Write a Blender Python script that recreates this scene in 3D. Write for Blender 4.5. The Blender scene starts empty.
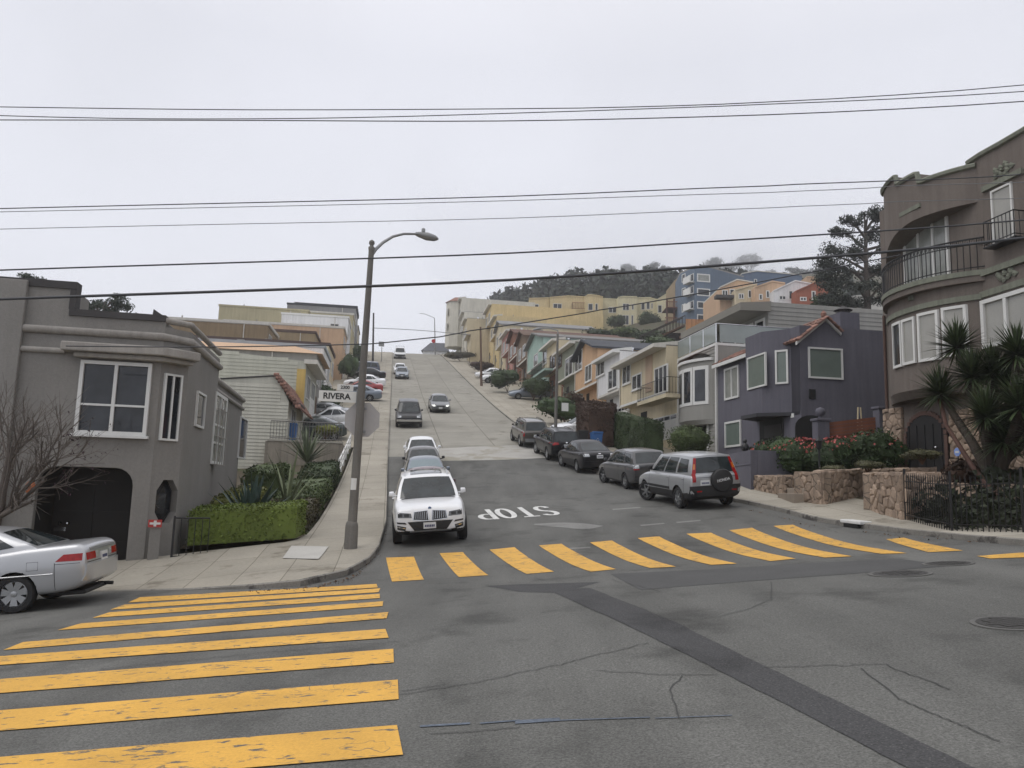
HAZE = .0007; CLOUD = .017
import bpy, bmesh, math, random
from mathutils import Vector, Matrix, noise
from mathutils.bvhtree import BVHTree
SC = bpy.context.scene
COL = SC.collection
R = random.Random(7)
# ------------------------------------------------------------------ camera and terrain maths
FPX = 770.0; EYE = 1.65
PITCH = math.radians(7.7); ROLL = math.radians(1.72)
CF = Vector((0, math.cos(PITCH), math.sin(PITCH)))
_r0 = Vector((1, 0, 0)); _u0 = Vector((0, -math.sin(PITCH), math.cos(PITCH)))
CR = math.cos(ROLL) * _r0 + math.sin(ROLL) * _u0
CU = -math.sin(ROLL) * _r0 + math.cos(ROLL) * _u0
CP = Vector((0, 0, EYE))
SS, CC = math.sin(math.radians(9)), math.cos(math.radians(9))
D_ = Vector((-SS, CC, 0)); N_ = Vector((CC, SS, 0)); UP = Vector((0, 0, 1))
def ray(px, py):
    d = CF + CR * ((px - 512) / FPX) + CU * ((384 - py) / FPX)
    return d
def at(px, py, y):                      # point on a pixel's ray at world depth y
    d = ray(px, py); return CP + d * (y / d.y)
def proj(p):
    q = Vector(p) - CP; z = q.dot(CF)
    return 512 + FPX * q.dot(CR) / z, 384 - FPX * q.dot(CU) / z
def st(s, t, z=0.0): return Vector((-SS * s + CC * t, CC * s + SS * t, z))
def to_st(x, y): return -SS * x + CC * y, CC * x + SS * y
def smooth(a, b, v):
    v = min(1, max(0, (v - a) / (b - a))); return v * v * (3 - 2 * v)
_AK = [(-90, -4), (-30, -.8), (0, 0), (8, 0), (13, -.14), (15, -.18), (18, -.08), (20, .1), (24, .42), (28, .8), (32, 1.27), (36, 1.83),
       (40, 2.47), (44, 3.2), (48, 3.98), (52, 4.8), (64, 7.3), (76, 9.9), (97, 14.6), (149, 26.4), (160, 28.7), (168, 30.1), (176, 30.8), (190, 31.1), (700, 31.2)]
def interp(K, v):
    if v <= K[0][0]: return K[0][1]
    if v >= K[-1][0]: return K[-1][1]
    for i in range(len(K) - 1):
        if v <= K[i + 1][0]: break
    def sl(j): return (K[j + 1][1] - K[j][1]) / (K[j + 1][0] - K[j][0])
    def tan(j):
        if j == 0: return sl(0)
        if j == len(K) - 1: return sl(j - 1)
        a, b = sl(j - 1), sl(j)
        return 0 if a * b <= 0 else 2 * a * b / (a + b)
    x0, y0 = K[i]; x1, y1 = K[i + 1]; h = x1 - x0; u = (v - x0) / h
    return (y0 * (1 + 2 * u) * (1 - u) ** 2 + h * tan(i) * u * (1 - u) ** 2 + y1 * u * u * (3 - 2 * u) + h * tan(i + 1) * u * u * (u - 1))
_BK = [(-90, .085), (22, .09), (44, .05), (80, .02), (700, .02)]
def Hst(s, t):
    w = smooth(22, 40, s)
    lo, hi = -38 + 26 * w, 40 - 24 * w
    tc = min(hi, max(lo, t))
    z = interp(_AK, s) + interp(_BK, s) * tc
    z += smooth(22, 62, t) * 11 * smooth(24, 50, s)
    p = st(s, t); dist = p.length
    az = math.degrees(math.atan2(p.x, p.y))
    z += 47 * smooth(185, 330, dist) * smooth(-9, 4, az)
    return z
def H(x, y): return Hst(*to_st(x, y))
def G(px, py, dz=0.0, far=260):
    d = ray(px, py); y = 3.0; prev = None
    while y < far:
        p = CP + d * (y / d.y)
        if p.z < H(p.x, p.y) + dz:
            lo, hi = y - .25, y
            for _ in range(24):
                m = (lo + hi) / 2; p = CP + d * (m / d.y)
                if p.z < H(p.x, p.y) + dz: hi = m
                else: lo = m
            return p
        y += .25
    return None
# ------------------------------------------------------------------ object helpers
BASE = {}
def tag(o, label=None, cat=None, group=None, kind=None):
    if label: o['label'] = label
    if cat: o['category'] = cat
    if group: o['group'] = group
    if kind: o['kind'] = kind
    return o
def thing(name, label, cat, loc=(0, 0, 0), group=None):
    o = bpy.data.objects.new(name, None); COL.objects.link(o); o.empty_display_size = .2
    o.location = loc; BASE[o.name] = Vector(loc)
    return tag(o, label, cat, group)
def base_of(o):
    while o.parent: o = o.parent
    return BASE.get(o.name, Vector((0, 0, 0)))
class Fr:                                   # a facade frame: u along the wall, w outwards, z up
    def __init__(s, p, e, n): s.p, s.e, s.n = Vector((p[0], p[1], 0)), Vector(e).normalized(), Vector(n).normalized()
    def __call__(s, u, w, z): return s.p + s.e * u + s.n * w + UP * z
    def px(s, x, y, w=0.0):
        d = ray(x, y); k = (s.p + s.n * w - CP).dot(s.n) / d.dot(s.n); q = CP + d * k
        return (q - s.p).dot(s.e), q.z
    def rect(s, x0, x1, y0, y1, w=0.0):     # picture box of something on the wall -> wall coordinates
        u0 = s.px(x0, (y0 + y1) / 2, w)[0]; u1 = s.px(x1, (y0 + y1) / 2, w)[0]; xm = (x0 + x1) / 2
        za = s.px(xm, y1, w)[1]; zb = s.px(xm, y0, w)[1]
        return min(u0, u1), max(u0, u1), za, zb
    def shift(s, u, w): return Fr(s.p + s.e * u + s.n * w, s.e, s.n)
class MB:
    def __init__(s, fr=None): s.v, s.f, s.m, s.fr = [], [], [], fr
    def add(s, vs, fs, mi=0):
        b = len(s.v)
        s.v += [s.fr(*p) if s.fr else Vector(p) for p in vs]
        for f in fs: s.f.append([b + i for i in f]); s.m.append(mi)
        return s
    def box(s, a0, a1, b0, b1, c0, c1, mi=0):
        vs = [(x, y, z) for z in (c0, c1) for y in (b0, b1) for x in (a0, a1)]
        return s.add(vs, [(0, 2, 3, 1), (4, 5, 7, 6), (0, 1, 5, 4), (2, 6, 7, 3), (0, 4, 6, 2), (1, 3, 7, 5)], mi)
    def prism(s, poly, w0, w1, mi=0):       # polygon in (u,z), extruded along w
        n = len(poly); vs = [(u, w0, z) for u, z in poly] + [(u, w1, z) for u, z in poly]
        fs = [tuple(range(n)), tuple(range(2 * n - 1, n - 1, -1))] + [(i, (i + 1) % n, n + (i + 1) % n, n + i) for i in range(n)]
        return s.add(vs, fs, mi)
    def slab(s, poly, z0, z1, mi=0):        # plan polygon (a,b), extruded in z
        n = len(poly); vs = [(a, b, z0) for a, b in poly] + [(a, b, z1) for a, b in poly]
        fs = [tuple(range(n)), tuple(range(2 * n - 1, n - 1, -1))] + [(i, (i + 1) % n, n + (i + 1) % n, n + i) for i in range(n)]
        return s.add(vs, fs, mi)
    def grid(s, fn, nu, nv, mi=0, closed=False):
        vs = [fn(i / nu, j / nv) for j in range(nv + 1) for i in range(nu + 1)]
        return s.add(vs, [(j * (nu + 1) + i, j * (nu + 1) + i + 1, (j + 1) * (nu + 1) + i + 1, (j + 1) * (nu + 1) + i) for j in range(nv) for i in range(nu)], mi)
    def tube(s, pts, r, n=6, mi=0, caps=True):
        pts = [Vector(s.fr(*p)) if s.fr else Vector(p) for p in pts]; rr = r if isinstance(r, (list, tuple)) else [r] * len(pts)
        fr, s.fr = s.fr, None; vs = []; fs = []
        for i, p in enumerate(pts):
            a = pts[min(i + 1, len(pts) - 1)] - pts[max(i - 1, 0)]
            a = a.normalized() if a.length > 1e-9 else Vector((0, 0, 1))
            if i == 0:
                x = a.orthogonal().normalized()
            else:
                x = (x - a * x.dot(a)); x = x.normalized() if x.length > 1e-6 else a.orthogonal().normalized()
            y = a.cross(x)
            vs += [p + (x * math.cos(2 * math.pi * k / n) + y * math.sin(2 * math.pi * k / n)) * rr[i] for k in range(n)]
        for i in range(len(pts) - 1):
            fs += [(i * n + k, i * n + (k + 1) % n, (i + 1) * n + (k + 1) % n, (i + 1) * n + k) for k in range(n)]
        if caps: fs += [tuple(range(n - 1, -1, -1)), tuple((len(pts) - 1) * n + k for k in range(n))]
        s.add(vs, fs, mi); s.fr = fr; return s
    def lathe(s, prof, n=16, c=(0, 0, 0), axis='z', mi=0):   # profile of (radius, height)
        vs = []
        for r, h in prof:
            for k in range(n):
                a = 2 * math.pi * k / n; p = (r * math.cos(a), r * math.sin(a), h)
                if axis == 'y': p = (p[0], p[2], p[1])
                if axis == 'x': p = (p[2], p[0], p[1])
                vs.append((p[0] + c[0], p[1] + c[1], p[2] + c[2]))
        fs = [(i * n + k, i * n + (k + 1) % n, (i + 1) * n + (k + 1) % n, (i + 1) * n + k) for i in range(len(prof) - 1) for k in range(n)]
        fs += [tuple(range(n)), tuple((len(prof) - 1) * n + k for k in range(n))]
        return s.add(vs, fs, mi)
    def build(s, name, mats, parent=None, smooth=None, bevel=0, recalc=True, local=False, segs=2):
        me = bpy.data.meshes.new(name); off = Vector((0, 0, 0)) if (local or parent is None) else base_of(parent)
        me.from_pydata([tuple(p - off) for p in s.v], [], s.f)
        mats = mats if isinstance(mats, (list, tuple)) else [mats]
        for m in mats: me.materials.append(m)
        me.polygons.foreach_set('material_index', s.m)
        if recalc or bevel:
            bm = bmesh.new(); bm.from_mesh(me)
            if recalc: bmesh.ops.recalc_face_normals(bm, faces=bm.faces)
            if bevel:
                ed = [e for e in bm.edges if len(e.link_faces) == 2 and e.calc_face_angle(0) > .5]
                bmesh.ops.bevel(bm, geom=ed, offset=bevel, segments=segs, profile=.5, affect='EDGES', clamp_overlap=True)
            bm.to_mesh(me); bm.free()
        if smooth is not None:
            me.polygons.foreach_set('use_smooth', [True] * len(me.polygons))
            me.set_sharp_from_angle(angle=math.radians(smooth))
        me.update()
        o = bpy.data.objects.new(name, me); COL.objects.link(o)
        if parent is not None: o.parent = parent
        return o
def struct(name, mb, mats, **k): return tag(mb.build(name, mats, **k), kind='structure')
# ------------------------------------------------------------------ materials
MATS = {}
def _n(nt, typ, **kw):
    n = nt.nodes.new(typ)
    for k, v in kw.items(): setattr(n, k, v)
    return n
def _noise(nt, vec, scale, detail=4, rough=.55):
    n = _n(nt, 'ShaderNodeTexNoise'); n.inputs['Scale'].default_value = scale; n.inputs['Detail'].default_value = detail; n.inputs['Roughness'].default_value = rough
    nt.links.new(vec, n.inputs['Vector']); return n.outputs['Fac']
def _range(nt, val, a, b, lo=.25, hi=.75):
    n = _n(nt, 'ShaderNodeMapRange'); n.inputs[1].default_value = lo; n.inputs[2].default_value = hi; n.inputs[3].default_value = a; n.inputs[4].default_value = b
    nt.links.new(val, n.inputs[0]); return n.outputs[0]
def _mulc(nt, col, val):
    n = _n(nt, 'ShaderNodeVectorMath', operation='SCALE'); nt.links.new(col, n.inputs[0]); nt.links.new(val, n.inputs['Scale']); return n.outputs[0]
def _mix(nt, fac, a, b):
    n = _n(nt, 'ShaderNodeMix', data_type='RGBA')
    for s, i in ((fac, 0), (a, 6), (b, 7)):
        if isinstance(s, (int, float)): n.inputs[i].default_value = s
        elif isinstance(s, (tuple, list)): n.inputs[i].default_value = (*s[:3], 1)
        else: nt.links.new(s, n.inputs[i])
    return n.outputs[2]
def mat(name, col, rough=.85, metal=0, var=.10, scale=1.2, fine=.05, fscale=30, bump=0, bscale=60, streak=0, spec=.4, coat=0, island=0, trans=0, dirt=None, emit=0):
    if name in MATS: return MATS[name]
    m = bpy.data.materials.new(name); m.use_nodes = True; nt = m.node_tree; b = nt.nodes['Principled BSDF']
    tc = _n(nt, 'ShaderNodeTexCoord').outputs['Object']
    rgb = _n(nt, 'ShaderNodeRGB'); rgb.outputs[0].default_value = (*col, 1); c = rgb.outputs[0]
    if var: c = _mulc(nt, c, _range(nt, _noise(nt, tc, scale), 1 - var, 1 + var))
    if fine: c = _mulc(nt, c, _range(nt, _noise(nt, tc, fscale, 3), 1 - fine, 1 + fine))
    if streak:
        mp = _n(nt, 'ShaderNodeMapping'); mp.inputs['Scale'].default_value = (2.6, 2.6, .16); nt.links.new(tc, mp.inputs[0])
        c = _mulc(nt, c, _range(nt, _noise(nt, mp.outputs[0], 2.0, 6, .65), 1 - streak, 1 + streak * .35, .3, .7))
    if island:
        g = _n(nt, 'ShaderNodeNewGeometry'); c = _mulc(nt, c, _range(nt, g.outputs['Random Per Island'], 1 - island, 1 + island, 0, 1))
    if dirt:
        c = _mix(nt, _range(nt, _noise(nt, tc, dirt[1], 8, .7), 0, 1, dirt[2], dirt[2] + .08), c, dirt[0])
    nt.links.new(c, b.inputs['Base Color'])
    b.inputs['Roughness'].default_value = rough; b.inputs['Metallic'].default_value = metal; b.inputs['Specular IOR Level'].default_value = spec
    b.inputs['Coat Weight'].default_value = coat; b.inputs['Coat Roughness'].default_value = .04
    if trans:
        b.inputs['Subsurface Weight'].default_value = 0
    if bump:
        bn = _n(nt, 'ShaderNodeBump'); bn.inputs['Strength'].default_value = bump; bn.inputs['Distance'].default_value = .02
        nt.links.new(_noise(nt, tc, bscale, 5), bn.inputs['Height']); nt.links.new(bn.outputs[0], b.inputs['Normal'])
    if emit:
        b.inputs['Emission Color'].default_value = (*col, 1); b.inputs['Emission Strength'].default_value = emit
    MATS[name] = m; return m
def srgb(r, g, b):
    f = lambda v: (v / 255 / 12.92) if v / 255 <= .04045 else ((v / 255 + .055) / 1.055) ** 2.4
    return (f(r), f(g), f(b))
def stucco(name, col, **k): return mat(name, col, **{**dict(rough=.92, var=.11, scale=.45, fine=.07, fscale=18, bump=.35, bscale=40, streak=.16, spec=.2), **k})
def paint(name, col, **k): return mat(name, col, **{**dict(rough=.32, var=.03, scale=3, fine=0, coat=.8, spec=.5), **k})
def leafm(name, col, **k): return mat(name, col, **{**dict(rough=.6, var=.25, scale=1.0, fine=0, island=.45, spec=.25), **k})
WHITE = mat('white_trim', (.62, .62, .60), rough=.5, var=.05, fine=.03, streak=.05)
CREAMT = mat('cream_trim', (.55, .53, .48), rough=.7, var=.06, streak=.12)
GLASS = mat('window_glass', (.020, .023, .028), rough=.05, var=.8, scale=1.1, fine=0, spec=.5)
GLASSG = mat('blind_glass', (.135, .165, .145), rough=.10, var=.12, scale=1.5, fine=0, spec=.5)
GLASSL = mat('curtain_glass', (.26, .27, .25), rough=.12, var=.2, scale=3, fine=0, spec=.5, streak=.2)
BLIND = mat('slatted_blind', (.30, .295, .27), rough=.15, var=.1, fine=.05)
BLACKM = mat('black_iron', (.012, .012, .013), rough=.45, var=.1)
DARKM = mat('dark_opening', (.010, .010, .010), rough=.8, var=.1)
RUBBER = mat('tyre_rubber', (.016, .016, .017), rough=.8, var=.15, scale=8)
PLASTIC = mat('black_plastic', (.02, .02, .021), rough=.55, var=.1)
CHROME = mat('chrome', (.62, .63, .64), rough=.12, metal=1, var=.03, fine=0)
ALLOY = mat('alloy', (.42, .43, .44), rough=.3, metal=.85, var=.05, fine=0)
CARGLASS = mat('car_glass', (.020, .026, .028), rough=.03, var=.6, scale=2.2, fine=0, spec=.55)
LAMPG = mat('clear_lamp', (.42, .44, .46), rough=.08, var=.25, scale=18, fine=0, coat=1)
REDLAMP = mat('red_lamp', (.30, .010, .012), rough=.2, var=.25, scale=14, fine=0, coat=.2, spec=.3)
AMBER = mat('amber_lamp', (.55, .16, .02), rough=.15, var=.1, fine=0, coat=1)
PLATE = mat('licence_plate', (.62, .63, .63), rough=.4, var=.03)
PLATEB = mat('plate_characters', (.05, .06, .14), rough=.5, var=.02)
CONC = mat('concrete', (.31, .295, .255), rough=.92, var=.12, scale=.35, fine=.08, fscale=12, bump=.15, bscale=40, dirt=((.20, .185, .155), .8, .56))
TILE = mat('red_roof_tile', (.21, .112, .085), rough=.8, var=.35, scale=6, fine=.15, island=.35)
WOOD = mat('brown_wood', (.10, .055, .032), rough=.75, var=.2, streak=.2)
# ------------------------------------------------------------------ architecture parts
def window(F, root, u0, u1, z0, z1, w=0, cols=(.5,), rows=(), fw=.07, proud=.06, frame=None, glass=None, name='window', sill=False):
    m = MB(F); a = fw
    m.box(u0, u0 + a, w - .02, w + proud, z0, z1).box(u1 - a, u1, w - .02, w + proud, z0, z1)
    m.box(u0 + a, u1 - a, w - .02, w + proud - .002, z0, z0 + a).box(u0 + a, u1 - a, w - .02, w + proud - .002, z1 - a, z1)
    for c in cols: x = u0 + (u1 - u0) * c; m.box(x - a * .45, x + a * .45, w - .02, w + proud - .006, z0 + a, z1 - a)
    for r in rows: z = z0 + (z1 - z0) * r; m.box(u0 + a, u1 - a, w - .02, w + proud - .010, z - a * .3, z + a * .3)
    if sill: m.box(u0 - .06, u1 + .06, w - .02, w + proud + .05, z0 - .07, z0 - .002)
    f = m.build(name, frame or WHITE, root)
    MB(F).box(u0 + a * .5, u1 - a * .5, w - .01, w + .012, z0 + a * .5, z1 - a * .5).build('pane', glass or GLASS, f)
    return f
def rail(F, root, pts, z0, z1, mats=None, step=.13, r=.011, name='railing', parent=True, top=.02):
    m = MB(F)
    for (a, b), (c, d) in zip(pts, pts[1:]):
        L = math.hypot(c - a, d - b); n = max(1, int(L / step))
        m.tube([(a, b, z1), (c, d, z1)], top, 5); m.tube([(a, b, z0 + .08), (c, d, z0 + .08)], top * .8, 5)
        for i in range(n + 1):
            k = i / n; m.tube([(a + (c - a) * k, b + (d - b) * k, z0), (a + (c - a) * k, b + (d - b) * k, z1)], r, 4)
    return m.build(name, mats or BLACKM, root)
def tile_roof(F, root, quad, name='roof', rows=8, colsz=.28, m_=None, th=.05):
    """quad: eave0, eave1, ridge1, ridge0 in frame coordinates; half-round tiles in courses"""
    a, b, c, d = [Vector(q) for q in quad]; L = (b - a).length; n = max(2, int(L / colsz)); m = MB(F); k2 = 4
    nn = (b - a).cross(d - a); nn = nn.normalized() if nn.length > 1e-6 else Vector((0, 0, 1)); nn = nn if nn.z > 0 else -nn
    for r in range(rows):
        v0, v1 = r / rows, (r + 1.12) / rows; v1 = min(v1, 1)
        for i in range(n):
            u0, u1 = i / n, (i + 1) / n; jz = R.uniform(0, .012)
            def P(u, v): return (a + (b - a) * u) * (1 - v) + (d + (c - d) * u) * v
            vs = []
            for v, up in ((v0, th * .9), (v1, th * .25)):
                for k in range(k2 + 1):
                    u = u0 + (u1 - u0) * k / k2; vs.append(tuple(P(u, v) + nn * (up + jz + .05 * math.sin(math.pi * k / k2))))
                vs.append(tuple(P(u1, v) - nn * .02)); vs.append(tuple(P(u0, v) - nn * .02))
            q = k2 + 3
            m.add(vs, [tuple(range(q)), tuple(range(2 * q - 1, q - 1, -1))] + [(k, (k + 1) % q, q + (k + 1) % q, q + k) for k in range(q)])
    return m.build(name, m_ or TILE, root)
def garage(F, root, u0, u1, z0, z1, w, m_, lights=False, rows=4, cols=4):
    m = MB(F).box(u0, u1, w - .08, w, z0, z1); du, dz = (u1 - u0) / cols, (z1 - z0) / rows
    for i in range(cols):
        for j in range(rows):
            if lights and j == rows - 1: continue
            m.box(u0 + du * i + .05, u0 + du * (i + 1) - .05, w - .02, w + .015, z0 + dz * j + .05, z0 + dz * (j + 1) - .05)
    g = m.build('garage_door', m_, root)
    if lights:
        m = MB(F)
        for i in range(cols): m.box(u0 + du * i + .08, u0 + du * (i + 1) - .08, w - .02, w + .012, z1 - dz + .08, z1 - .08)
        m.build('pane', GLASS, g)
    return g
def leafquads(m, p, n, size, out=None, spread=1.0, mi=0, aspect=.5):
    for _ in range(n):
        q = Vector((R.gauss(0, 1), R.gauss(0, 1), R.gauss(0, 1)))
        if out is not None: q = q * spread + out * 1.2
        q = q.normalized() if q.length > 1e-6 else UP
        x = q.orthogonal().normalized(); x.rotate(Matrix.Rotation(R.uniform(0, 6.28), 3, q)); y = q.cross(x)
        s = size * R.uniform(.6, 1.3); b = len(m.v)
        m.v += [p + x * s, p + y * s * aspect + q * s * .12, p - x * s, p - y * s * aspect + q * s * .12]
        m.f.append([b, b + 1, b + 2, b + 3]); m.m.append(mi)
def clump(m, c, rx, ry, rz, n, size, shell=.45, mi=0, aspect=.5):
    for _ in range(n):
        d = Vector((R.gauss(0, 1), R.gauss(0, 1), R.gauss(0, 1))).normalized(); k = 1 - shell * R.random() ** 1.6
        leafquads(m, Vector(c) + Vector((d.x * rx, d.y * ry, d.z * rz)) * k, 1, size, d, .9, mi, aspect)
def hedge(name, label, cat, poly, z0, z1, m_, dens=300, leaf=.05, lump=.06, group=None, core=None, slope=None, inset=.05):
    """clipped hedge over a plan polygon; slope(x,y) gives the ground"""
    g = slope or (lambda x, y: 0); m = MB(); n = len(poly); c = sum((Vector((x, y, 0)) for x, y in poly), Vector()) / n
    gi = [(x + (c.x - x) * inset, y + (c.y - y) * inset) for x, y in poly]
    vs = [(x, y, g(x, y) + z0) for x, y in poly] + [(x, y, g(x, y) + z1 - .1) for x, y in poly] + [(x + (c.x - x) * .12, y + (c.y - y) * .12, g(x, y) + z1 - .02) for x, y in poly]
    fs = [tuple(range(3 * n - 1, 2 * n - 1, -1))]
    for k in (0, n): fs += [(k + i, k + (i + 1) % n, k + n + (i + 1) % n, k + n + i) for i in range(n)]
    m.add(vs, fs)
    def put(p, out):
        w = noise.noise(p * 1.7) * lump + noise.noise(p * 5) * lump * .5
        leafquads(m, p + out * (w + R.uniform(-.05, .05)), 1, leaf, out, .85)
    for i in range(n):
        a, b = Vector((*poly[i], 0)), Vector((*poly[(i + 1) % n], 0)); L = (b - a).length; o = Vector((b - a).cross(UP)).normalized()
        if o.dot((a + b) / 2 - c) < 0: o = -o
        for _ in range(int(L * (z1 - z0) * dens)):
            k = R.random(); p = a + (b - a) * k; h = z0 + (z1 - z0) * R.random(); p.z = g(p.x, p.y) + h; put(p, o)
    area = abs(sum(poly[i][0] * poly[(i + 1) % n][1] - poly[(i + 1) % n][0] * poly[i][1] for i in range(n))) / 2
    x0, x1 = min(p[0] for p in poly), max(p[0] for p in poly); y0, y1 = min(p[1] for p in poly), max(p[1] for p in poly)
    for _ in range(int((x1 - x0) * (y1 - y0) * dens)):
        x, y = R.uniform(x0, x1), R.uniform(y0, y1); ins = False
        for i in range(n):
            (ax, ay), (bx, by) = poly[i], poly[(i + 1) % n]
            if (ay > y) != (by > y) and x < (bx - ax) * (y - ay) / (by - ay) + ax: ins = not ins
        if ins: put(Vector((x, y, g(x, y) + z1 - .02)), UP)
    o = m.build(name, m_, recalc=False)
    return tag(o, label, cat, group)
def bush(name, label, c, r, m_, n=900, leaf=.05, blobs=7, flower=None, group=None, cat='bush'):
    root = thing(name, label, cat, c, group); m = MB(); c = Vector(c)
    for i in range(blobs):
        a = R.uniform(0, 6.28); k = R.uniform(.1, .55); q = c + Vector((math.cos(a) * r[0] * k, math.sin(a) * r[1] * k, r[2] * R.uniform(.7, 1.25)))
        clump(m, q, r[0] * .62, r[1] * .62, r[2] * .62, n // blobs, leaf, .5)
        b_ = len(m.v)
        for a_ in range(6):
            for k_ in range(9):
                t_, p_ = math.pi * a_ / 5, 6.2832 * k_ / 9; m.v.append(q + Vector((math.sin(t_) * math.cos(p_) * r[0], math.sin(t_) * math.sin(p_) * r[1], math.cos(t_) * r[2])) * .47 * R.uniform(.85, 1.1))
        for a_ in range(5):
            for k_ in range(9): m.f.append([b_ + a_ * 9 + k_, b_ + a_ * 9 + (k_ + 1) % 9, b_ + (a_ + 1) * 9 + (k_ + 1) % 9, b_ + (a_ + 1) * 9 + k_]); m.m.append(0)
    m.build('foliage', m_, root, recalc=False)
    st_ = MB()
    for i in range(5): a = R.uniform(0, 6.28); st_.tube([c - UP * .1, c + Vector((math.cos(a) * r[0] * .3, math.sin(a) * r[1] * .3, r[2] * .8)), c + Vector((math.cos(a) * r[0] * .5, math.sin(a) * r[1] * .5, r[2] * 1.3))], [.03, .02, .008], 5)
    st_.build('stem', WOOD, root)
    if flower:
        f = MB()
        for _ in range(flower[1]):
            d = Vector((R.gauss(0, 1), R.gauss(0, 1), abs(R.gauss(0, .9)) + .2)).normalized(); leafquads(f, c + Vector((d.x * r[0] * .95, d.y * r[1] * .95, r[2] * .95 + d.z * r[2] * .75)), 2, leaf * .8, d, .9, aspect=.9)
        f.build('blossom', flower[0], root, recalc=False)
    return root
def blades(m, c, n, length, width, elev=(20, 85), curl=.3, thick=.0, mi=0, seg=5, jitter=.15):
    """rosette of pointed leaves"""
    c = Vector(c)
    for i in range(n):
        az = i * 2.39996 + R.uniform(-.2, .2); e = math.radians(elev[0] + (elev[1] - elev[0]) * (i / n) + R.uniform(-6, 6)); L = length * R.uniform(1 - jitter, 1 + jitter)
        h = Vector((math.cos(az), math.sin(az), 0)); sd = Vector((-math.sin(az), math.cos(az), 0)); p = c.copy(); vs = []
        for k in range(seg + 1):
            t = k / seg; ee = e - curl * t * t; d = h * math.cos(ee) + UP * math.sin(ee); nn = -h * math.sin(ee) + UP * math.cos(ee)
            w = width * (min(1, .55 + 1.6 * t) if t < .3 else max(.03, 1.03 * (1 - ((t - .3) / .7) ** 1.5)))
            vs += [p - sd * w, p - nn * w * .35, p + sd * w]; p = p + d * (L / seg)
        b = len(m.v); m.v += vs
        for k in range(seg):
            for j in (0, 1): m.f.append([b + 3 * k + j, b + 3 * k + j + 1, b + 3 * k + j + 4, b + 3 * k + j + 3]); m.m.append(mi)
def rubble_mat():
    if 'rubble_core' in MATS: return MATS['rubble_core']
    m = mat('rubble_core', (.24, .185, .14), rough=.9, var=.22, scale=3, fine=.16, fscale=22, bump=.6, bscale=26); nt = m.node_tree; b = nt.nodes['Principled BSDF']; src = b.inputs['Base Color'].links[0].from_socket
    tc = _n(nt, 'ShaderNodeTexCoord').outputs['Object']; v = _n(nt, 'ShaderNodeTexVoronoi', feature='DISTANCE_TO_EDGE'); v.inputs['Scale'].default_value = 4.2; nt.links.new(tc, v.inputs['Vector'])
    nt.links.new(_mix(nt, _range(nt, v.outputs['Distance'], 1, 0, .02, .06), src, (.085, .07, .055)), b.inputs['Base Color']); return m
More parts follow.
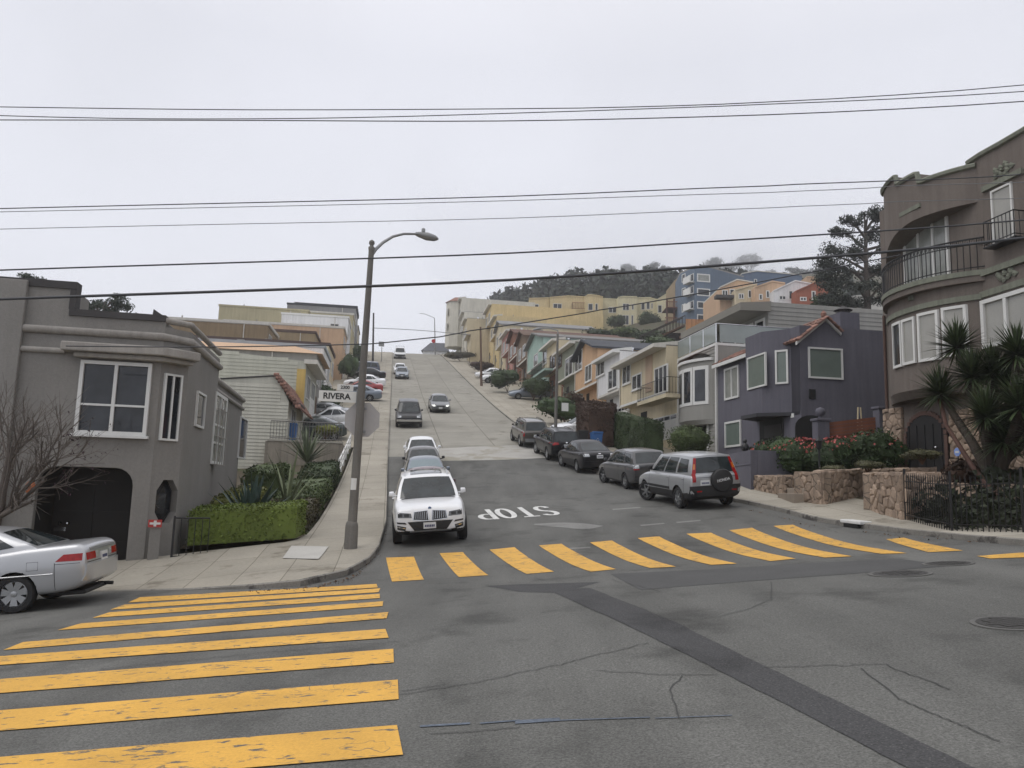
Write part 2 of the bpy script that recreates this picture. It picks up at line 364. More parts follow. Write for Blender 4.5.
def stone_wall(root_name, label, path, hts, th=.4, group=None, m_=None, cap=True, parent=None, facing=None):
    """path of ground points (world); hts height above ground per point; stones of random size bedded in mortar"""
    root = parent or thing(root_name, label, 'stone wall', path[0], group); core = MB(); stn = MB(); gi = []
    for (p, q), (h0, h1) in zip(zip(path, path[1:]), zip(hts, hts[1:])):
        p, q = Vector(p), Vector(q); e = Vector((q - p).to_2d().to_3d()); L = e.length; e.normalize(); n = e.cross(UP)
        if n.dot(CP - p) < 0: n = -n
        def P(u, w, z): k = u / L; return p + e * u + n * w + UP * (z - 0) + UP * ((q.z - p.z) * k)
        vs = [P(0, 0, -.3), P(L, 0, -.3), P(L, -th, -.3), P(0, -th, -.3), P(0, 0, h0 - .03), P(L, 0, h1 - .03), P(L, -th, h1 - .03), P(0, -th, h0 - .03)]
        core.add(vs, [(0, 1, 5, 4), (1, 2, 6, 5), (2, 3, 7, 6), (3, 0, 4, 7), (4, 5, 6, 7), (3, 2, 1, 0)])
        hm = max(h0, h1); sd = []; nw = max(2, int(L * (hm + .1) * 19)); rr_ = random.Random(int(L * 1000 + h0 * 77))
        for _ in range(nw * 12):
            c_ = (rr_.uniform(-.05, L + .05), rr_.uniform(-.1, hm))
            if all((c_[0] - q_[0]) ** 2 + ((c_[1] - q_[1]) * 1.25) ** 2 > .175 ** 2 for q_ in sd): sd.append(c_)
            if len(sd) >= nw: break
        for c_ in sd:
            po = [(max(-.01, c_[0] - .5), max(-.12, c_[1] - .5)), (min(L + .01, c_[0] + .5), max(-.12, c_[1] - .5)), (min(L + .01, c_[0] + .5), min(hm, c_[1] + .5)), (max(-.01, c_[0] - .5), min(hm, c_[1] + .5))]
            for q_ in sd:
                if q_ is c_ or abs(q_[0] - c_[0]) > .9 or abs(q_[1] - c_[1]) > .9: continue
                mx, mz, nx, nz = (q_[0] + c_[0]) / 2, (q_[1] + c_[1]) / 2, q_[0] - c_[0], q_[1] - c_[1]; out = []
                for (ax, az), (bx, bz) in zip(po, po[1:] + po[:1]):
                    da, db = (ax - mx) * nx + (az - mz) * nz, (bx - mx) * nx + (bz - mz) * nz
                    if da <= 0: out.append((ax, az))
                    if da * db < 0: k = da / (da - db); out.append((ax + (bx - ax) * k, az + (bz - az) * k))
                po = out
                if len(po) < 3: break
            if len(po) < 3: continue
            cx = sum(t[0] for t in po) / len(po); cz = sum(t[1] for t in po) / len(po); n_ = len(po); o = rr_.uniform(.035, .10); lim = lambda u, z: min(z, h0 + (h1 - h0) * min(1, max(0, u / L)))
            ring = lambda s_, w_: [P(cx + (x - cx) * s_ + rr_.uniform(-.008, .008), w_ + rr_.uniform(-.008, .008), lim(x, cz + (y - cz) * s_)) for x, y in po]
            stn.add(ring(.96, -.05) + ring(.93, o * .65) + ring(.62, o), [(i, (i + 1) % n_, n_ + (i + 1) % n_, n_ + i) for i in range(n_)] + [(n_ + i, n_ + (i + 1) % n_, 2 * n_ + (i + 1) % n_, 2 * n_ + i) for i in range(n_)] + [tuple(range(2 * n_, 3 * n_))])
        if cap:
            u = 0
            while u < L:
                w = R.uniform(.25, .5); k = min(1, (u + w / 2) / L); hh = h0 + (h1 - h0) * k; u1 = min(u + w, L)
                vs = []
                for zz, s in ((hh - .05, 1), (hh + R.uniform(.01, .05), .85)):
                    for a, b in ((u, .06), (u1, .06), (u1, -th - .03), (u, -th - .03)):
                        vs.append(P((u + u1) / 2 + (a - (u + u1) / 2) * s * .96, -th / 2 + (b + th / 2) * s, zz + R.uniform(-.01, .01)))
                stn.add(vs, [(0, 1, 5, 4), (1, 2, 6, 5), (2, 3, 7, 6), (3, 0, 4, 7), (4, 5, 6, 7)]); u += w
    core.build('mortar', rubble_mat(), root); stn.build(facing or 'stonework', m_ or STONE, root, recalc=True)
    return root
STONE = mat('rubble_stone', (.27, .205, .155), rough=.9, var=.22, scale=3, fine=.16, fscale=22, bump=.6, bscale=26, island=.32)
def text_mesh(txt, size, m_, name, parent=None, M=None, depth=.004):
    cu = bpy.data.curves.new(name, 'FONT'); cu.body = txt; cu.size = size; cu.extrude = depth; cu.offset = size * .028; cu.align_x = 'CENTER'; cu.align_y = 'CENTER'
    t = bpy.data.objects.new('tmp', cu); COL.objects.link(t); dg = bpy.context.evaluated_depsgraph_get(); me = bpy.data.meshes.new_from_object(t.evaluated_get(dg)); bpy.data.objects.remove(t)
    me.name = name; me.materials.clear(); me.materials.append(m_)
    if M is not None: me.transform(M)
    o = bpy.data.objects.new(name, me); COL.objects.link(o)
    if parent is not None: o.parent = parent
    return o
# ------------------------------------------------------------------ ground materials
def ground_mats():
    def asphalt(name, base, patch):
        m = bpy.data.materials.new(name); m.use_nodes = True; nt = m.node_tree; b = nt.nodes['Principled BSDF']
        tc = _n(nt, 'ShaderNodeTexCoord').outputs['Object']; rgb = _n(nt, 'ShaderNodeRGB'); rgb.outputs[0].default_value = (*base, 1); c = rgb.outputs[0]
        c = _mulc(nt, c, _range(nt, _noise(nt, tc, .22, 5), 1 - patch, 1 + patch))
        mp = _n(nt, 'ShaderNodeMapping'); mp.inputs['Rotation'].default_value = (0, 0, math.radians(-9)); mp.inputs['Scale'].default_value = (1.2, .10, 1); nt.links.new(tc, mp.inputs[0])
        c = _mulc(nt, c, _range(nt, _noise(nt, mp.outputs[0], 1.0, 4), 1 - patch * .8, 1 + patch * .8))
        sp = _noise(nt, tc, 55, 2, .8); c = _mulc(nt, c, _range(nt, sp, .60, 1.52, .3, .7))
        vo = _n(nt, 'ShaderNodeTexVoronoi'); vo.inputs['Scale'].default_value = 38; nt.links.new(tc, vo.inputs['Vector'])
        c = _mix(nt, _range(nt, vo.outputs['Distance'], .34, 0, .05, .25), c, (.30, .29, .27))
        oil = _noise(nt, tc, .9, 6, .6); c = _mulc(nt, c, _range(nt, oil, .66, 1.0, .33, .46))
        nt.links.new(c, b.inputs['Base Color']); b.inputs['Roughness'].default_value = .88; b.inputs['Specular IOR Level'].default_value = .3
        bn = _n(nt, 'ShaderNodeBump'); bn.inputs['Strength'].default_value = .5; bn.inputs['Distance'].default_value = .006; nt.links.new(_noise(nt, tc, 70, 3, .7), bn.inputs['Height']); nt.links.new(bn.outputs[0], b.inputs['Normal'])
        return m
    def marking(name, col, under, thr):
        m = bpy.data.materials.new(name); m.use_nodes = True; nt = m.node_tree; b = nt.nodes['Principled BSDF']
        tc = _n(nt, 'ShaderNodeTexCoord').outputs['Object']; rgb = _n(nt, 'ShaderNodeRGB'); rgb.outputs[0].default_value = (*col, 1)
        c = _mulc(nt, rgb.outputs[0], _range(nt, _noise(nt, tc, 1.3, 5), .82, 1.12)); c = _mulc(nt, c, _range(nt, _noise(nt, tc, 45, 3), .88, 1.1))
        mp = _n(nt, 'ShaderNodeMapping'); mp.inputs['Scale'].default_value = (3.0, 9.0, 3.0); nt.links.new(tc, mp.inputs[0])
        w1 = _range(nt, _noise(nt, mp.outputs[0], 1.6, 8, .68), 1, 0, thr, thr + .035)
        vo = _n(nt, 'ShaderNodeTexVoronoi', feature='DISTANCE_TO_EDGE'); vo.inputs['Scale'].default_value = 1.7
        wv = _n(nt, 'ShaderNodeVectorMath', operation='ADD'); nn = _n(nt, 'ShaderNodeTexNoise'); nn.inputs['Scale'].default_value = 3; nt.links.new(tc, nn.inputs['Vector'])
        nt.links.new(tc, wv.inputs[0]); nt.links.new(nn.outputs['Color'], wv.inputs[1]); nt.links.new(wv.outputs[0], vo.inputs['Vector'])
        gate = _range(nt, _noise(nt, tc, .8, 3), 0, 1, .5, .6)
        cr = _range(nt, vo.outputs['Distance'], 1, 0, .006, .016); mm = _n(nt, 'ShaderNodeMath', operation='MULTIPLY'); nt.links.new(cr, mm.inputs[0]); nt.links.new(gate, mm.inputs[1])
        mx = _n(nt, 'ShaderNodeMath', operation='MAXIMUM'); nt.links.new(w1, mx.inputs[0]); nt.links.new(mm.outputs[0], mx.inputs[1])
        c = _mix(nt, mx.outputs[0], c, under); nt.links.new(c, b.inputs['Base Color']); b.inputs['Roughness'].default_value = .75
        return m
    def slabs(name, base, sx, sy, joint=.012):
        m = mat(name, base, rough=.92, var=.13, scale=.5, fine=.10, fscale=14, bump=.12, bscale=40, dirt=((base[0] * .62, base[1] * .6, base[2] * .57), .7, .57)); nt = m.node_tree; b = nt.nodes['Principled BSDF']
        src = b.inputs['Base Color'].links[0].from_socket; tc = _n(nt, 'ShaderNodeTexCoord').outputs['Object']
        mp = _n(nt, 'ShaderNodeMapping'); mp.inputs['Rotation'].default_value = (0, 0, math.radians(-9)); nt.links.new(tc, mp.inputs[0])
        br = _n(nt, 'ShaderNodeTexBrick', offset=0.0); br.inputs['Scale'].default_value = 1; br.inputs['Brick Width'].default_value = sx; br.inputs['Row Height'].default_value = sy; br.inputs['Mortar Size'].default_value = joint; br.inputs['Mortar Smooth'].default_value = .3
        br.inputs['Color1'].default_value = (1, 1, 1, 1); br.inputs['Color2'].default_value = (.84, .84, .83, 1); br.inputs['Mortar'].default_value = (.45, .43, .40, 1); nt.links.new(mp.outputs[0], br.inputs['Vector'])
        x = _n(nt, 'ShaderNodeVectorMath', operation='MULTIPLY'); nt.links.new(src, x.inputs[0]); nt.links.new(br.outputs['Color'], x.inputs[1]); nt.links.new(x.outputs[0], b.inputs['Base Color'])
        return m
    return dict(asphalt=asphalt('asphalt', (.101, .101, .094), .26), tar=asphalt('fresh_asphalt', (.052, .052, .053), .10), pale=asphalt('pale_asphalt', (.19, .19, .18), .12),
                yellow=marking('yellow_paint', (.63, .35, .058), (.10, .095, .082), .385), white=marking('white_paint', (.62, .62, .60), (.12, .12, .115), .33),
                road=slabs('concrete_road', (.268, .256, .222), 3.3, 6.0, .03), walk=slabs('pavement_slabs', (.33, .305, .255), .95, 1.9), drive=slabs('driveway_concrete', (.34, .31, .25), 2.4, 3.0))
GM = ground_mats()
SOIL = mat('soil', (.07, .058, .038), rough=.95, var=.3, scale=.6, fine=.2, bump=.5, bscale=12, dirt=((.05, .065, .025), .5, .5))
# ------------------------------------------------------------------ ground sheets
def lines(a, b, step):
    n = max(1, int(math.ceil((b - a) / step))); return [a + (b - a) * i / n for i in range(n + 1)]
def sheet(name, ss, tt, dz, m_):
    m = MB(); ns, nt_ = len(ss), len(tt)
    m.v = [st(s, t, Hst(s, t) + dz) for s in ss for t in tt]
    m.f = [[i * nt_ + j, i * nt_ + j + 1, (i + 1) * nt_ + j + 1, (i + 1) * nt_ + j] for i in range(ns - 1) for j in range(nt_ - 1)]; m.m = [0] * len(m.f)
    o = m.build(name, m_, recalc=False, smooth=60); return tag(o, kind='structure')
sheet('ground', lines(-60, 60, 2) + lines(64, 230, 4)[0:] + lines(240, 460, 10), lines(-200, -40, 10) + lines(-38, 40, 2) + lines(45, 300, 8), -.12, SOIL)
sheet('asphalt_road', lines(-40, 19, .8), lines(-90, -12, 2) + lines(-11.2, 14, .8) + lines(15, 90, 2), 0, GM['asphalt'])
sheet('asphalt_street', lines(19, 43.9, .8), lines(-1.2, 13.6, .8), 0, GM['asphalt'])
sheet('concrete_street', lines(43.9, 230, 1.2), lines(-.5, 10.3, 1.2), 0, GM['road'])
def sidewalk(name, K, I, hk, m_, step=.7, cross=5, th=.3):
    m = MB(); rows = []
    for (k0, k1), (i0, i1), (h0, h1) in zip(zip(K, K[1:]), zip(I, I[1:]), zip(hk, hk[1:])):
        n = max(1, int(max((Vector(k1) - Vector(k0)).length, (Vector(i1) - Vector(i0)).length) / step))
        for a in range(n + (1 if (k1, i1) == (K[-1], I[-1]) else 0)):
            f = a / n; rows.append((Vector(k0).lerp(Vector(k1), f), Vector(i0).lerp(Vector(i1), f), h0 + (h1 - h0) * f))
    q = cross + 3
    for k, i, h in rows:
        e = (i - k).normalized(); zk = Hst(*k)
        m.v.append(st(*k, zk - .12)); m.v.append(st(k.x - e.x * .0, k.y, zk + h - .02))
        for c in range(cross + 1):
            f = c / cross if c else .012; p = k.lerp(i, f); m.v.append(st(p.x, p.y, Hst(p.x, p.y) * min(1, f * 3) + (zk + 0) * (1 - min(1, f * 3)) + h + .02 * min(1, f * 2) * (1 if h > .05 else 3)))
    m.f = [[a * q + c, a * q + c + 1, (a + 1) * q + c + 1, (a + 1) * q + c] for a in range(len(rows) - 1) for c in range(q - 1)]; m.m = [1 if c < 2 else 0 for a in range(len(rows) - 1) for c in range(q - 1)]
    return tag(m.build(name, [m_, KERBC], recalc=False, smooth=40), kind='structure')
KERBC = mat('kerb_concrete', (.20, .19, .17), rough=.92, var=.25, scale=1.5, fine=.2, bump=.3, dirt=((.07, .065, .06), 1.5, .52))
up = [x for x in lines(38, 200, 9)]
KL = [(17, -60), (17, -6.1), (16.1, -3.6), (15.55, -2.4), (15.35, -1.5), (16.3, -.7), (17.9, -.28), (19.5, -.08), (24.2, .08), (30, .08)] + [(s, .05) for s in up]
IL = [(20.3, -60), (20.3, -6.2), (20.4, -5.4), (20.6, -4.4), (20.75, -3.0), (20.8, -2.5), (21.2, -2.2), (22.2, -2.05), (25, -2.0), (30, -2.0)] + [(s, -2.0) for s in up]
sidewalk('pavement', KL, IL, [.02, .02, .03, .09, .13, .14, .14, .14, .14, .14] + [.13] * len(up), GM['walk'])
KRt = [(s, 9.75) for s in reversed(up)] + [(30, 10.2), (26, 10.9), (23.5, 11.3), (21, 11.3), (19.4, 11.2), (17, 11.6), (15, 11.7), (12.25, 11.3), (10, 11.9), (8, 13.2), (6.2, 16), (5, 22), (4, 60)]
IRt = [(s, 13.6) for s in reversed(up)] + [(30, 13.7), (26, 13.7), (24.2, 13.6), (22.1, 14.4), (20.4, 14.4), (18.4, 13.5), (16.4, 13.9), (14.6, 14.6), (13, 15.6), (11.5, 17.5), (10.2, 20), (9.6, 24), (8.6, 60)]
sidewalk('pavement', KRt, IRt, [.13] * (len(KRt)), GM['walk'])
sheet('driveway', lines(46.8, 172, 1.3), lines(-6.7, -2.01, 1.1), .125, GM['drive'])
sheet('driveway', lines(38, 172, 1.3), lines(13.61, 17.6, 1.3), .125, GM['drive'])
sheet('garden_soil', lines(21.3, 46.8, 1), lines(-6.4, -2.1, 1), .10, SOIL)
sheet('garden_soil', lines(23.2, 38, 1), lines(13.9, 17.6, 1), .10, SOIL)
# ------------------------------------------------------------------ paint, patches, cracks: thin sheets draped on the road
def drape(m, quad, nu, nv, dz):
    a, b, c, d = [Vector(q) for q in quad]
    def fn(u, v):
        p = (a + (b - a) * u) * (1 - v) + (d + (c - d) * u) * v; return (p.x, p.y, H(p.x, p.y) + dz)
    m.grid(fn, nu, nv)
def gxy(px, py): p = G(px, py); return (p.x, p.y)
m = MB(); rights = [(725, 757), (680, 701), (649, 664), (628.5, 639.5), (611.5, 620.5), (600.5, 608), (593.8, 599), (588.9, 592.6), (584.8, 587.4)]
skew = [-.02, 0, .03, .06, .12, .3, .55, .85, 1.1]
for k, (ya, yb) in enumerate(rights):
    xr = (402, 398, 393.5, 388.5, 386.5, 382.5, 380, 378.5, 378)[k]; s1 = to_st(*gxy(xr, ya))[0]; s0 = to_st(*gxy(xr, yb))[0]; tr = to_st(*gxy(xr, (ya + yb) / 2))[1]; c = (s0 + s1) / 2; hw = .30; sl_, tl_ = to_st(*gxy(*((0, 773), (0, 721), (0, 686.5), (0, 661), (20, 646), (65, 627), (97, 612), (125, 601), (145, 596))[k])); sk = (sl_ - c) * (-4.38 - tr) / (tl_ - tr); tE = -4.38 if k > 3 else -5.6; sk *= (tE - tr) / (-4.38 - tr); sk = sk if k < 5 else (.42, .55, .68, .80)[k - 5]
    q = [st(c - hw + sk, tE + R.uniform(-.06, .06)), st(c - hw, tr), st(c + hw, tr + R.uniform(-.04, .04)), st(c + hw + sk, tE + R.uniform(-.06, .06))]
    drape(m, q, 14, 3, .009)
struct('crosswalk_marking', m, GM['yellow'], recalc=False)
m = MB()
for q in [((386, 558), (414, 557), (424, 580), (392, 582)), ((439.6, 553.6), (462.8, 552.4), (488.4, 575.6), (459, 577.4)), ((489.6, 550), (514.6, 547.5), (554, 572), (526.8, 574.3)), ((539, 545.7), (561.5, 544), (616, 569.5), (590.7, 572)),
          ((590, 542.7), (612, 540.8), (676, 567), (650, 568.3)), ((637.7, 538.4), (659, 536.6), (737, 564), (710.8, 565.2)), ((686.4, 534), (711, 533), (796, 559), (770.5, 561.5)), ((729, 530.5), (752, 528), (852, 556.7), (825, 558)),
          ((773.5, 526.2), (793, 525), (907, 553.6), (881, 554.2)), ((886, 539.5), (904, 538), (963, 551), (928, 552.5)), ((977, 556.5), (1055, 550.5), (1075, 556), (990, 559))]:
    drape(m, [gxy(*p) for p in q], 3, 12, .009)
struct('crosswalk_marking', m, GM['yellow'], recalc=False)
# STOP, lettered for drivers coming down the hill
def ribbon(m, pts, w, dz):
    P = [Vector(p) for p in pts]; L = []
    for a, b in zip(P, P[1:]):
        n = max(1, int((b - a).length / .12)); L += [a.lerp(b, i / n) for i in range(n)]
    L.append(P[-1]); vs = []
    for i, p in enumerate(L):
        d = (L[min(i + 1, len(L) - 1)] - L[max(i - 1, 0)]).normalized(); n = Vector((-d.y, d.x)) * w / 2
        for q in (p - n, p + n): x = st(q.x, q.y); vs.append((x.x, x.y, H(x.x, x.y) + dz))
    m.add(vs, [(2 * i, 2 * i + 1, 2 * i + 3, 2 * i + 2) for i in range(len(L) - 1)])
def arc(cx, cy, rx, ry, a0, a1, n=14): return [(cx + rx * math.cos(math.radians(a0 + (a1 - a0) * i / n)), cy + ry * math.sin(math.radians(a0 + (a1 - a0) * i / n))) for i in range(n + 1)]
glyph = {'S': [arc(.5, .75, .42, .2, 20, 270) + arc(.5, .29, .42, .24, 90, -160)], 'T': [[(.5, 0), (.5, .95)], [(0, .96), (1, .96)]], 'O': [arc(.5, .5, .44, .46, 0, 360, 28)], 'P': [[(.08, 0), (.08, 1)], [(.08, .95)] + arc(.5, .72, .4, .23, 90, -90) + [(.08, .49)]]}
m = MB(); sF, tR = 26.1, 5.42
for k, ch in enumerate('STOP'):
    for s_ in glyph[ch]: ribbon(m, [(sF - b * 2.5, tR - k * .66 - a * .50) for a, b in s_], .17, .009 + .002 * (s_ is not glyph[ch][0]))
struct('road_lettering', m, GM['white'], recalc=False)
def strip_px(m, A, B, nv, dz):
    if nv > 2:
        n = max(8, int(max(math.hypot(L[-1][0] - L[0][0], L[-1][1] - L[0][1]) for L in (A, B)) / 9))
        def res(L): return [tuple(L[min(len(L) - 2, int(i / n * (len(L) - 1)))][k] * (1 - f) + L[min(len(L) - 2, int(i / n * (len(L) - 1))) + 1][k] * f + (R.uniform(-1, 1) if k == 0 else 0) for k in (0, 1)) for i in range(n + 1) for f in [i / n * (len(L) - 1) - min(len(L) - 2, int(i / n * (len(L) - 1)))]]
        A, B, nv = res(A), res(B), 1
    for (a0, a1), (b0, b1) in zip(zip(A, A[1:]), zip(B, B[1:])): drape(m, [gxy(*a0), gxy(*b0), gxy(*b1), gxy(*a1)], 4, nv, dz)
m = MB()
strip_px(m, [(548, 590), (620, 622), (705, 664), (800, 712), (906, 768), (985, 806)], [(590, 588), (672, 621), (760, 664), (858, 712), (978, 770), (1060, 808)], 8, .005)
strip_px(m, [(484, 586), (520, 592), (560, 593)], [(528, 584), (540, 584), (600, 582)], 4, .0035)
struct('road_patch', m, GM['tar'], recalc=False)
m = MB(); strip_px(m, [(610, 574), (720, 569), (830, 562), (900, 559)], [(640, 590), (740, 582), (850, 574), (950, 566)], 6, .0035)
struct('road_patch', m, mat('old_asphalt', (.068, .068, .067), rough=.9, var=.15, scale=.8, fine=.25, fscale=50), recalc=False)
m = MB(); strip_px(m, [(534, 524), (560, 522.5), (585, 523.5), (603, 526)], [(534, 525), (560, 527.5), (585, 530), (600, 527)], 3, .006)
for a in ((612, 509, 640), (640, 525, 664), (676, 522, 700), (550, 549, 590)): strip_px(m, [(a[0], a[1]), (a[2], a[1] - 2)], [(a[0] + 1, a[1] + 1.2), (a[2] + 1, a[1] - 1.0)], 1, .0045)
struct('road_smear', m, GM['pale'], recalc=False)
m = MB(); strip_px(m, [(430, 449), (480, 446.5), (531, 444.5)], [(440, 461), (500, 460), (546, 458)], 3, .006); struct('road_patch', m, mat('pale_concrete_patch', (.33, .32, .295), rough=.9, var=.15, scale=.8, dirt=((.26, .245, .20), .5, .5)), recalc=False)
m = MB(); drape(m, [(*gxy(a_, b_),) for a_, b_ in ((282, 566), (318, 567), (328, 554), (291, 553))], 4, 4, .178); struct('pavement_patch', m, mat('new_concrete', (.42, .41, .38), rough=.9, var=.08), recalc=False)
def crack(m, pts, w=.022):
    P = []
    for a, b in zip(pts, pts[1:]):
        n = max(2, int(math.hypot(b[0] - a[0], b[1] - a[1]) / 5))
        for i in range(n): k = i / n; P.append((a[0] + (b[0] - a[0]) * k + R.uniform(-1.2, 1.2), a[1] + (b[1] - a[1]) * k + R.uniform(-.8, .8)))
    P.append(pts[-1]); ribbon(m, [to_st(*gxy(*p)) for p in P], w, .007)
m = MB()
for pts in [[(498, 571), (526, 570), (531, 575)], [(536, 578), (548, 582), (612, 580), (660, 592)], [(481, 585), (525, 583)], [(392, 697), (470, 684), (560, 665), (648, 643)], [(596, 671), (660, 675), (718, 675)], [(760, 668), (820, 666), (885, 665), (950, 690)],
            [(640, 607), (660, 618), (700, 620), (740, 612), (772, 600), (771, 582)], [(680, 720), (670, 690), (682, 676)], [(860, 668), (900, 700), (1000, 742)], [(393, 584), (440, 579), (500, 576)], [(588, 573), (700, 567), (860, 556), (980, 546)], [(402, 692), (440, 686)], [(430, 735), (520, 728)], [(100, 670), (240, 655), (400, 642)]]:
    crack(m, pts, .010)
struct('road_crack', m, mat('tar_seam', (.050, .050, .048), rough=.8), recalc=False)
m = MB()
for a in ((420, 727, 470, .04), (480, 724, 520, .03), (515, 723, 560, .07), (560, 721, 650, .02), (655, 719, 732, .015)): ribbon(m, [to_st(*gxy(a[0], a[1])), to_st(*gxy(a[2], a[1] - 3))], a[3], .006)
struct('survey_marking', m, mat('pale_blue_chalk', (.10, .12, .15), var=.35, scale=9, fine=.4), recalc=False)
def cover(px, py, r, label):
    p = G(px, py); o = thing('manhole_cover', label, 'manhole cover', (p.x, p.y, p.z))
    n = Vector((-(H(p.x + .5, p.y) - H(p.x - .5, p.y)), -(H(p.x, p.y + .5) - H(p.x, p.y - .5)), 1)).normalized(); o.rotation_euler = n.to_track_quat('Z', 'Y').to_euler()
    iron = mat('cast_iron', (.055, .053, .050), rough=.6, metal=.4, bump=.5, bscale=60)
    MB().lathe([(r, -.03), (r, .012), (r * .86, .012)], 28).build('frame', mat('worn_ring', (.105, .103, .097)), o, local=True)
    m = MB().lathe([(r * .85, -.03), (r * .85, .016)], 28)
    for i in range(-3, 4):
        for j in range(-3, 4):
            if i * i + j * j < 10: m.box(i * r * .2 - .03, i * r * .2 + .03, j * r * .2 - .03, j * r * .2 + .03, .016, .021)
    m.build('lid', iron, o, local=True)
cover(900, 574, .42, 'round manhole cover with a pale ring near the crosswalk end')
cover(948, 564, .36, 'dark manhole cover beside the last short yellow stripe')
cover(1010, 624, .33, 'dark manhole cover alone on the asphalt at the frame edge')
# white painted kerb lip of the storm drain
_a, _b = G(841, 526.5), G(861, 529); k0, k1 = Vector((_a.x, _a.y, 0)), Vector((_b.x, _b.y, 0)); m = MB()
e = (k1 - k0).normalized(); nrm = Vector((-e.y, e.x, 0)); nrm = nrm if nrm.dot(N_) > 0 else -nrm
dr = Fr(k0, e, -nrm); z0 = H(k0.x, k0.y); z1 = H(k1.x, k1.y)
o = thing('storm_drain', 'kerb storm drain with white painted lip beside the crosswalk', 'storm drain', (k0.x, k0.y, z0))
m = MB(dr); L = (k1 - k0).length; m.add([(u, w, (z0 + (z1 - z0) * u / L) + z) for z in (.10, .185) for w in (-.35, .03) for u in (0, L)], [(0, 1, 3, 2), (4, 5, 7, 6), (0, 1, 5, 4), (2, 3, 7, 6), (0, 2, 6, 4), (1, 3, 7, 5)])
m.build('lip', WHITE, o, bevel=.02)
m = MB(dr); m.add([(u, w, (z0 + (z1 - z0) * u / L) + z) for z in (-.05, .10) for w in (-.3, .012) for u in (.1, L - .1)], [(0, 1, 3, 2), (4, 5, 7, 6), (0, 1, 5, 4), (2, 3, 7, 6), (0, 2, 6, 4), (1, 3, 7, 5)])
m.build('inlet', DARKM, o)

m = MB(); RL = random.Random(3)
for (a, b), n in ((((246, 590), (312, 586.5)), 60), (((312, 586.5), (352, 577)), 110), (((352, 577), (378, 552)), 70), (((380, 545), (391, 505)), 30), (((745, 507), (838, 530)), 60), (((862, 531), (980, 541)), 60)):
    for _ in range(n):
        k = RL.random(); p = G(a[0] + (b[0] - a[0]) * k + RL.gauss(0, 2), a[1] + (b[1] - a[1]) * k + abs(RL.gauss(0, 1.6)) + 1.0)
        leafquads(m, Vector((p.x, p.y, p.z + .015)), 1, RL.uniform(.012, .035), UP, .5)
tag(m.build('gutter_litter', mat('dry_leaf', (.10, .055, .03), island=.6, var=.3), recalc=False), kind='stuff')
# ------------------------------------------------------------------ cars
def lerp(a, b, k): return a + (b - a) * k
def pl(K, x):                                   # piecewise linear lookup
    if x <= K[0][0]: return K[0][1]
    for (a, b), (c, d) in zip(K, K[1:]):
        if x <= c: return b + (d - b) * (x - a) / (c - a)
    return K[-1][1]
def wheel_parts(root, rw, wd, x, y, sgn, spokes, steer=0, fat=.5, kind='spoke'):
    """tyre with a rim child; outer face towards sgn*y"""
    m = MB(); h = wd / 2; ri = rw * .70
    m.lathe([(ri, -h), (rw * .93, -h * .98), (rw, -h * .7), (rw, h * .7), (rw * .93, h * .98), (ri, h), (ri * .98, h * .4), (ri * .98, -h * .4)], 30, (0, 0, 0), 'y')
    t = m.build('wheel', RUBBER, root, smooth=40, local=True); t.location = (x, y, rw); t.rotation_euler = (0, 0, steer)
    r = MB(); f = sgn * (h * .72)
    r.lathe([(ri, f - sgn * .10), (ri * .99, f), (ri * .90, f + sgn * .012), (ri * .86, f - sgn * .02), (ri * .84, f - sgn * .09)], 30, (0, 0, 0), 'y')
    for i in range(spokes):
        a = 2 * math.pi * (i + .25) / spokes; c, s = math.cos(a), math.sin(a); wi, wo = (.030, .022) if kind == 'spoke' else (.035, math.pi * ri / spokes * .62)
        vs = []
        for yy in (f - sgn * .04, f + sgn * .012):
            for rr, ww in ((ri * .12, wi), (ri * .88, wo)):
                for k in (-1, 1): vs.append((rr * c - k * ww * s, yy - sgn * .008 * (rr < ri * .5), rr * s + k * ww * c))
        r.add(vs, [(0, 1, 3, 2), (4, 5, 7, 6), (0, 1, 5, 4), (2, 3, 7, 6), (0, 2, 6, 4), (1, 3, 7, 5)])
    r.lathe([(ri * .22, f - sgn * .05), (ri * .22, f + sgn * .016), (ri * .12, f + sgn * .02)], 14, (0, 0, 0), 'y')
    rim = r.build('rim', ALLOY, t, smooth=40, local=True)
    d = MB(); d.lathe([(ri * .86, f - sgn * .08), (ri * .86, f - sgn * .06)], 20, (0, 0, 0), 'y'); d.build('dark_wheel_backing', PLASTIC, t, local=True)  # added dark backing that fills the gaps between the spokes
    return t
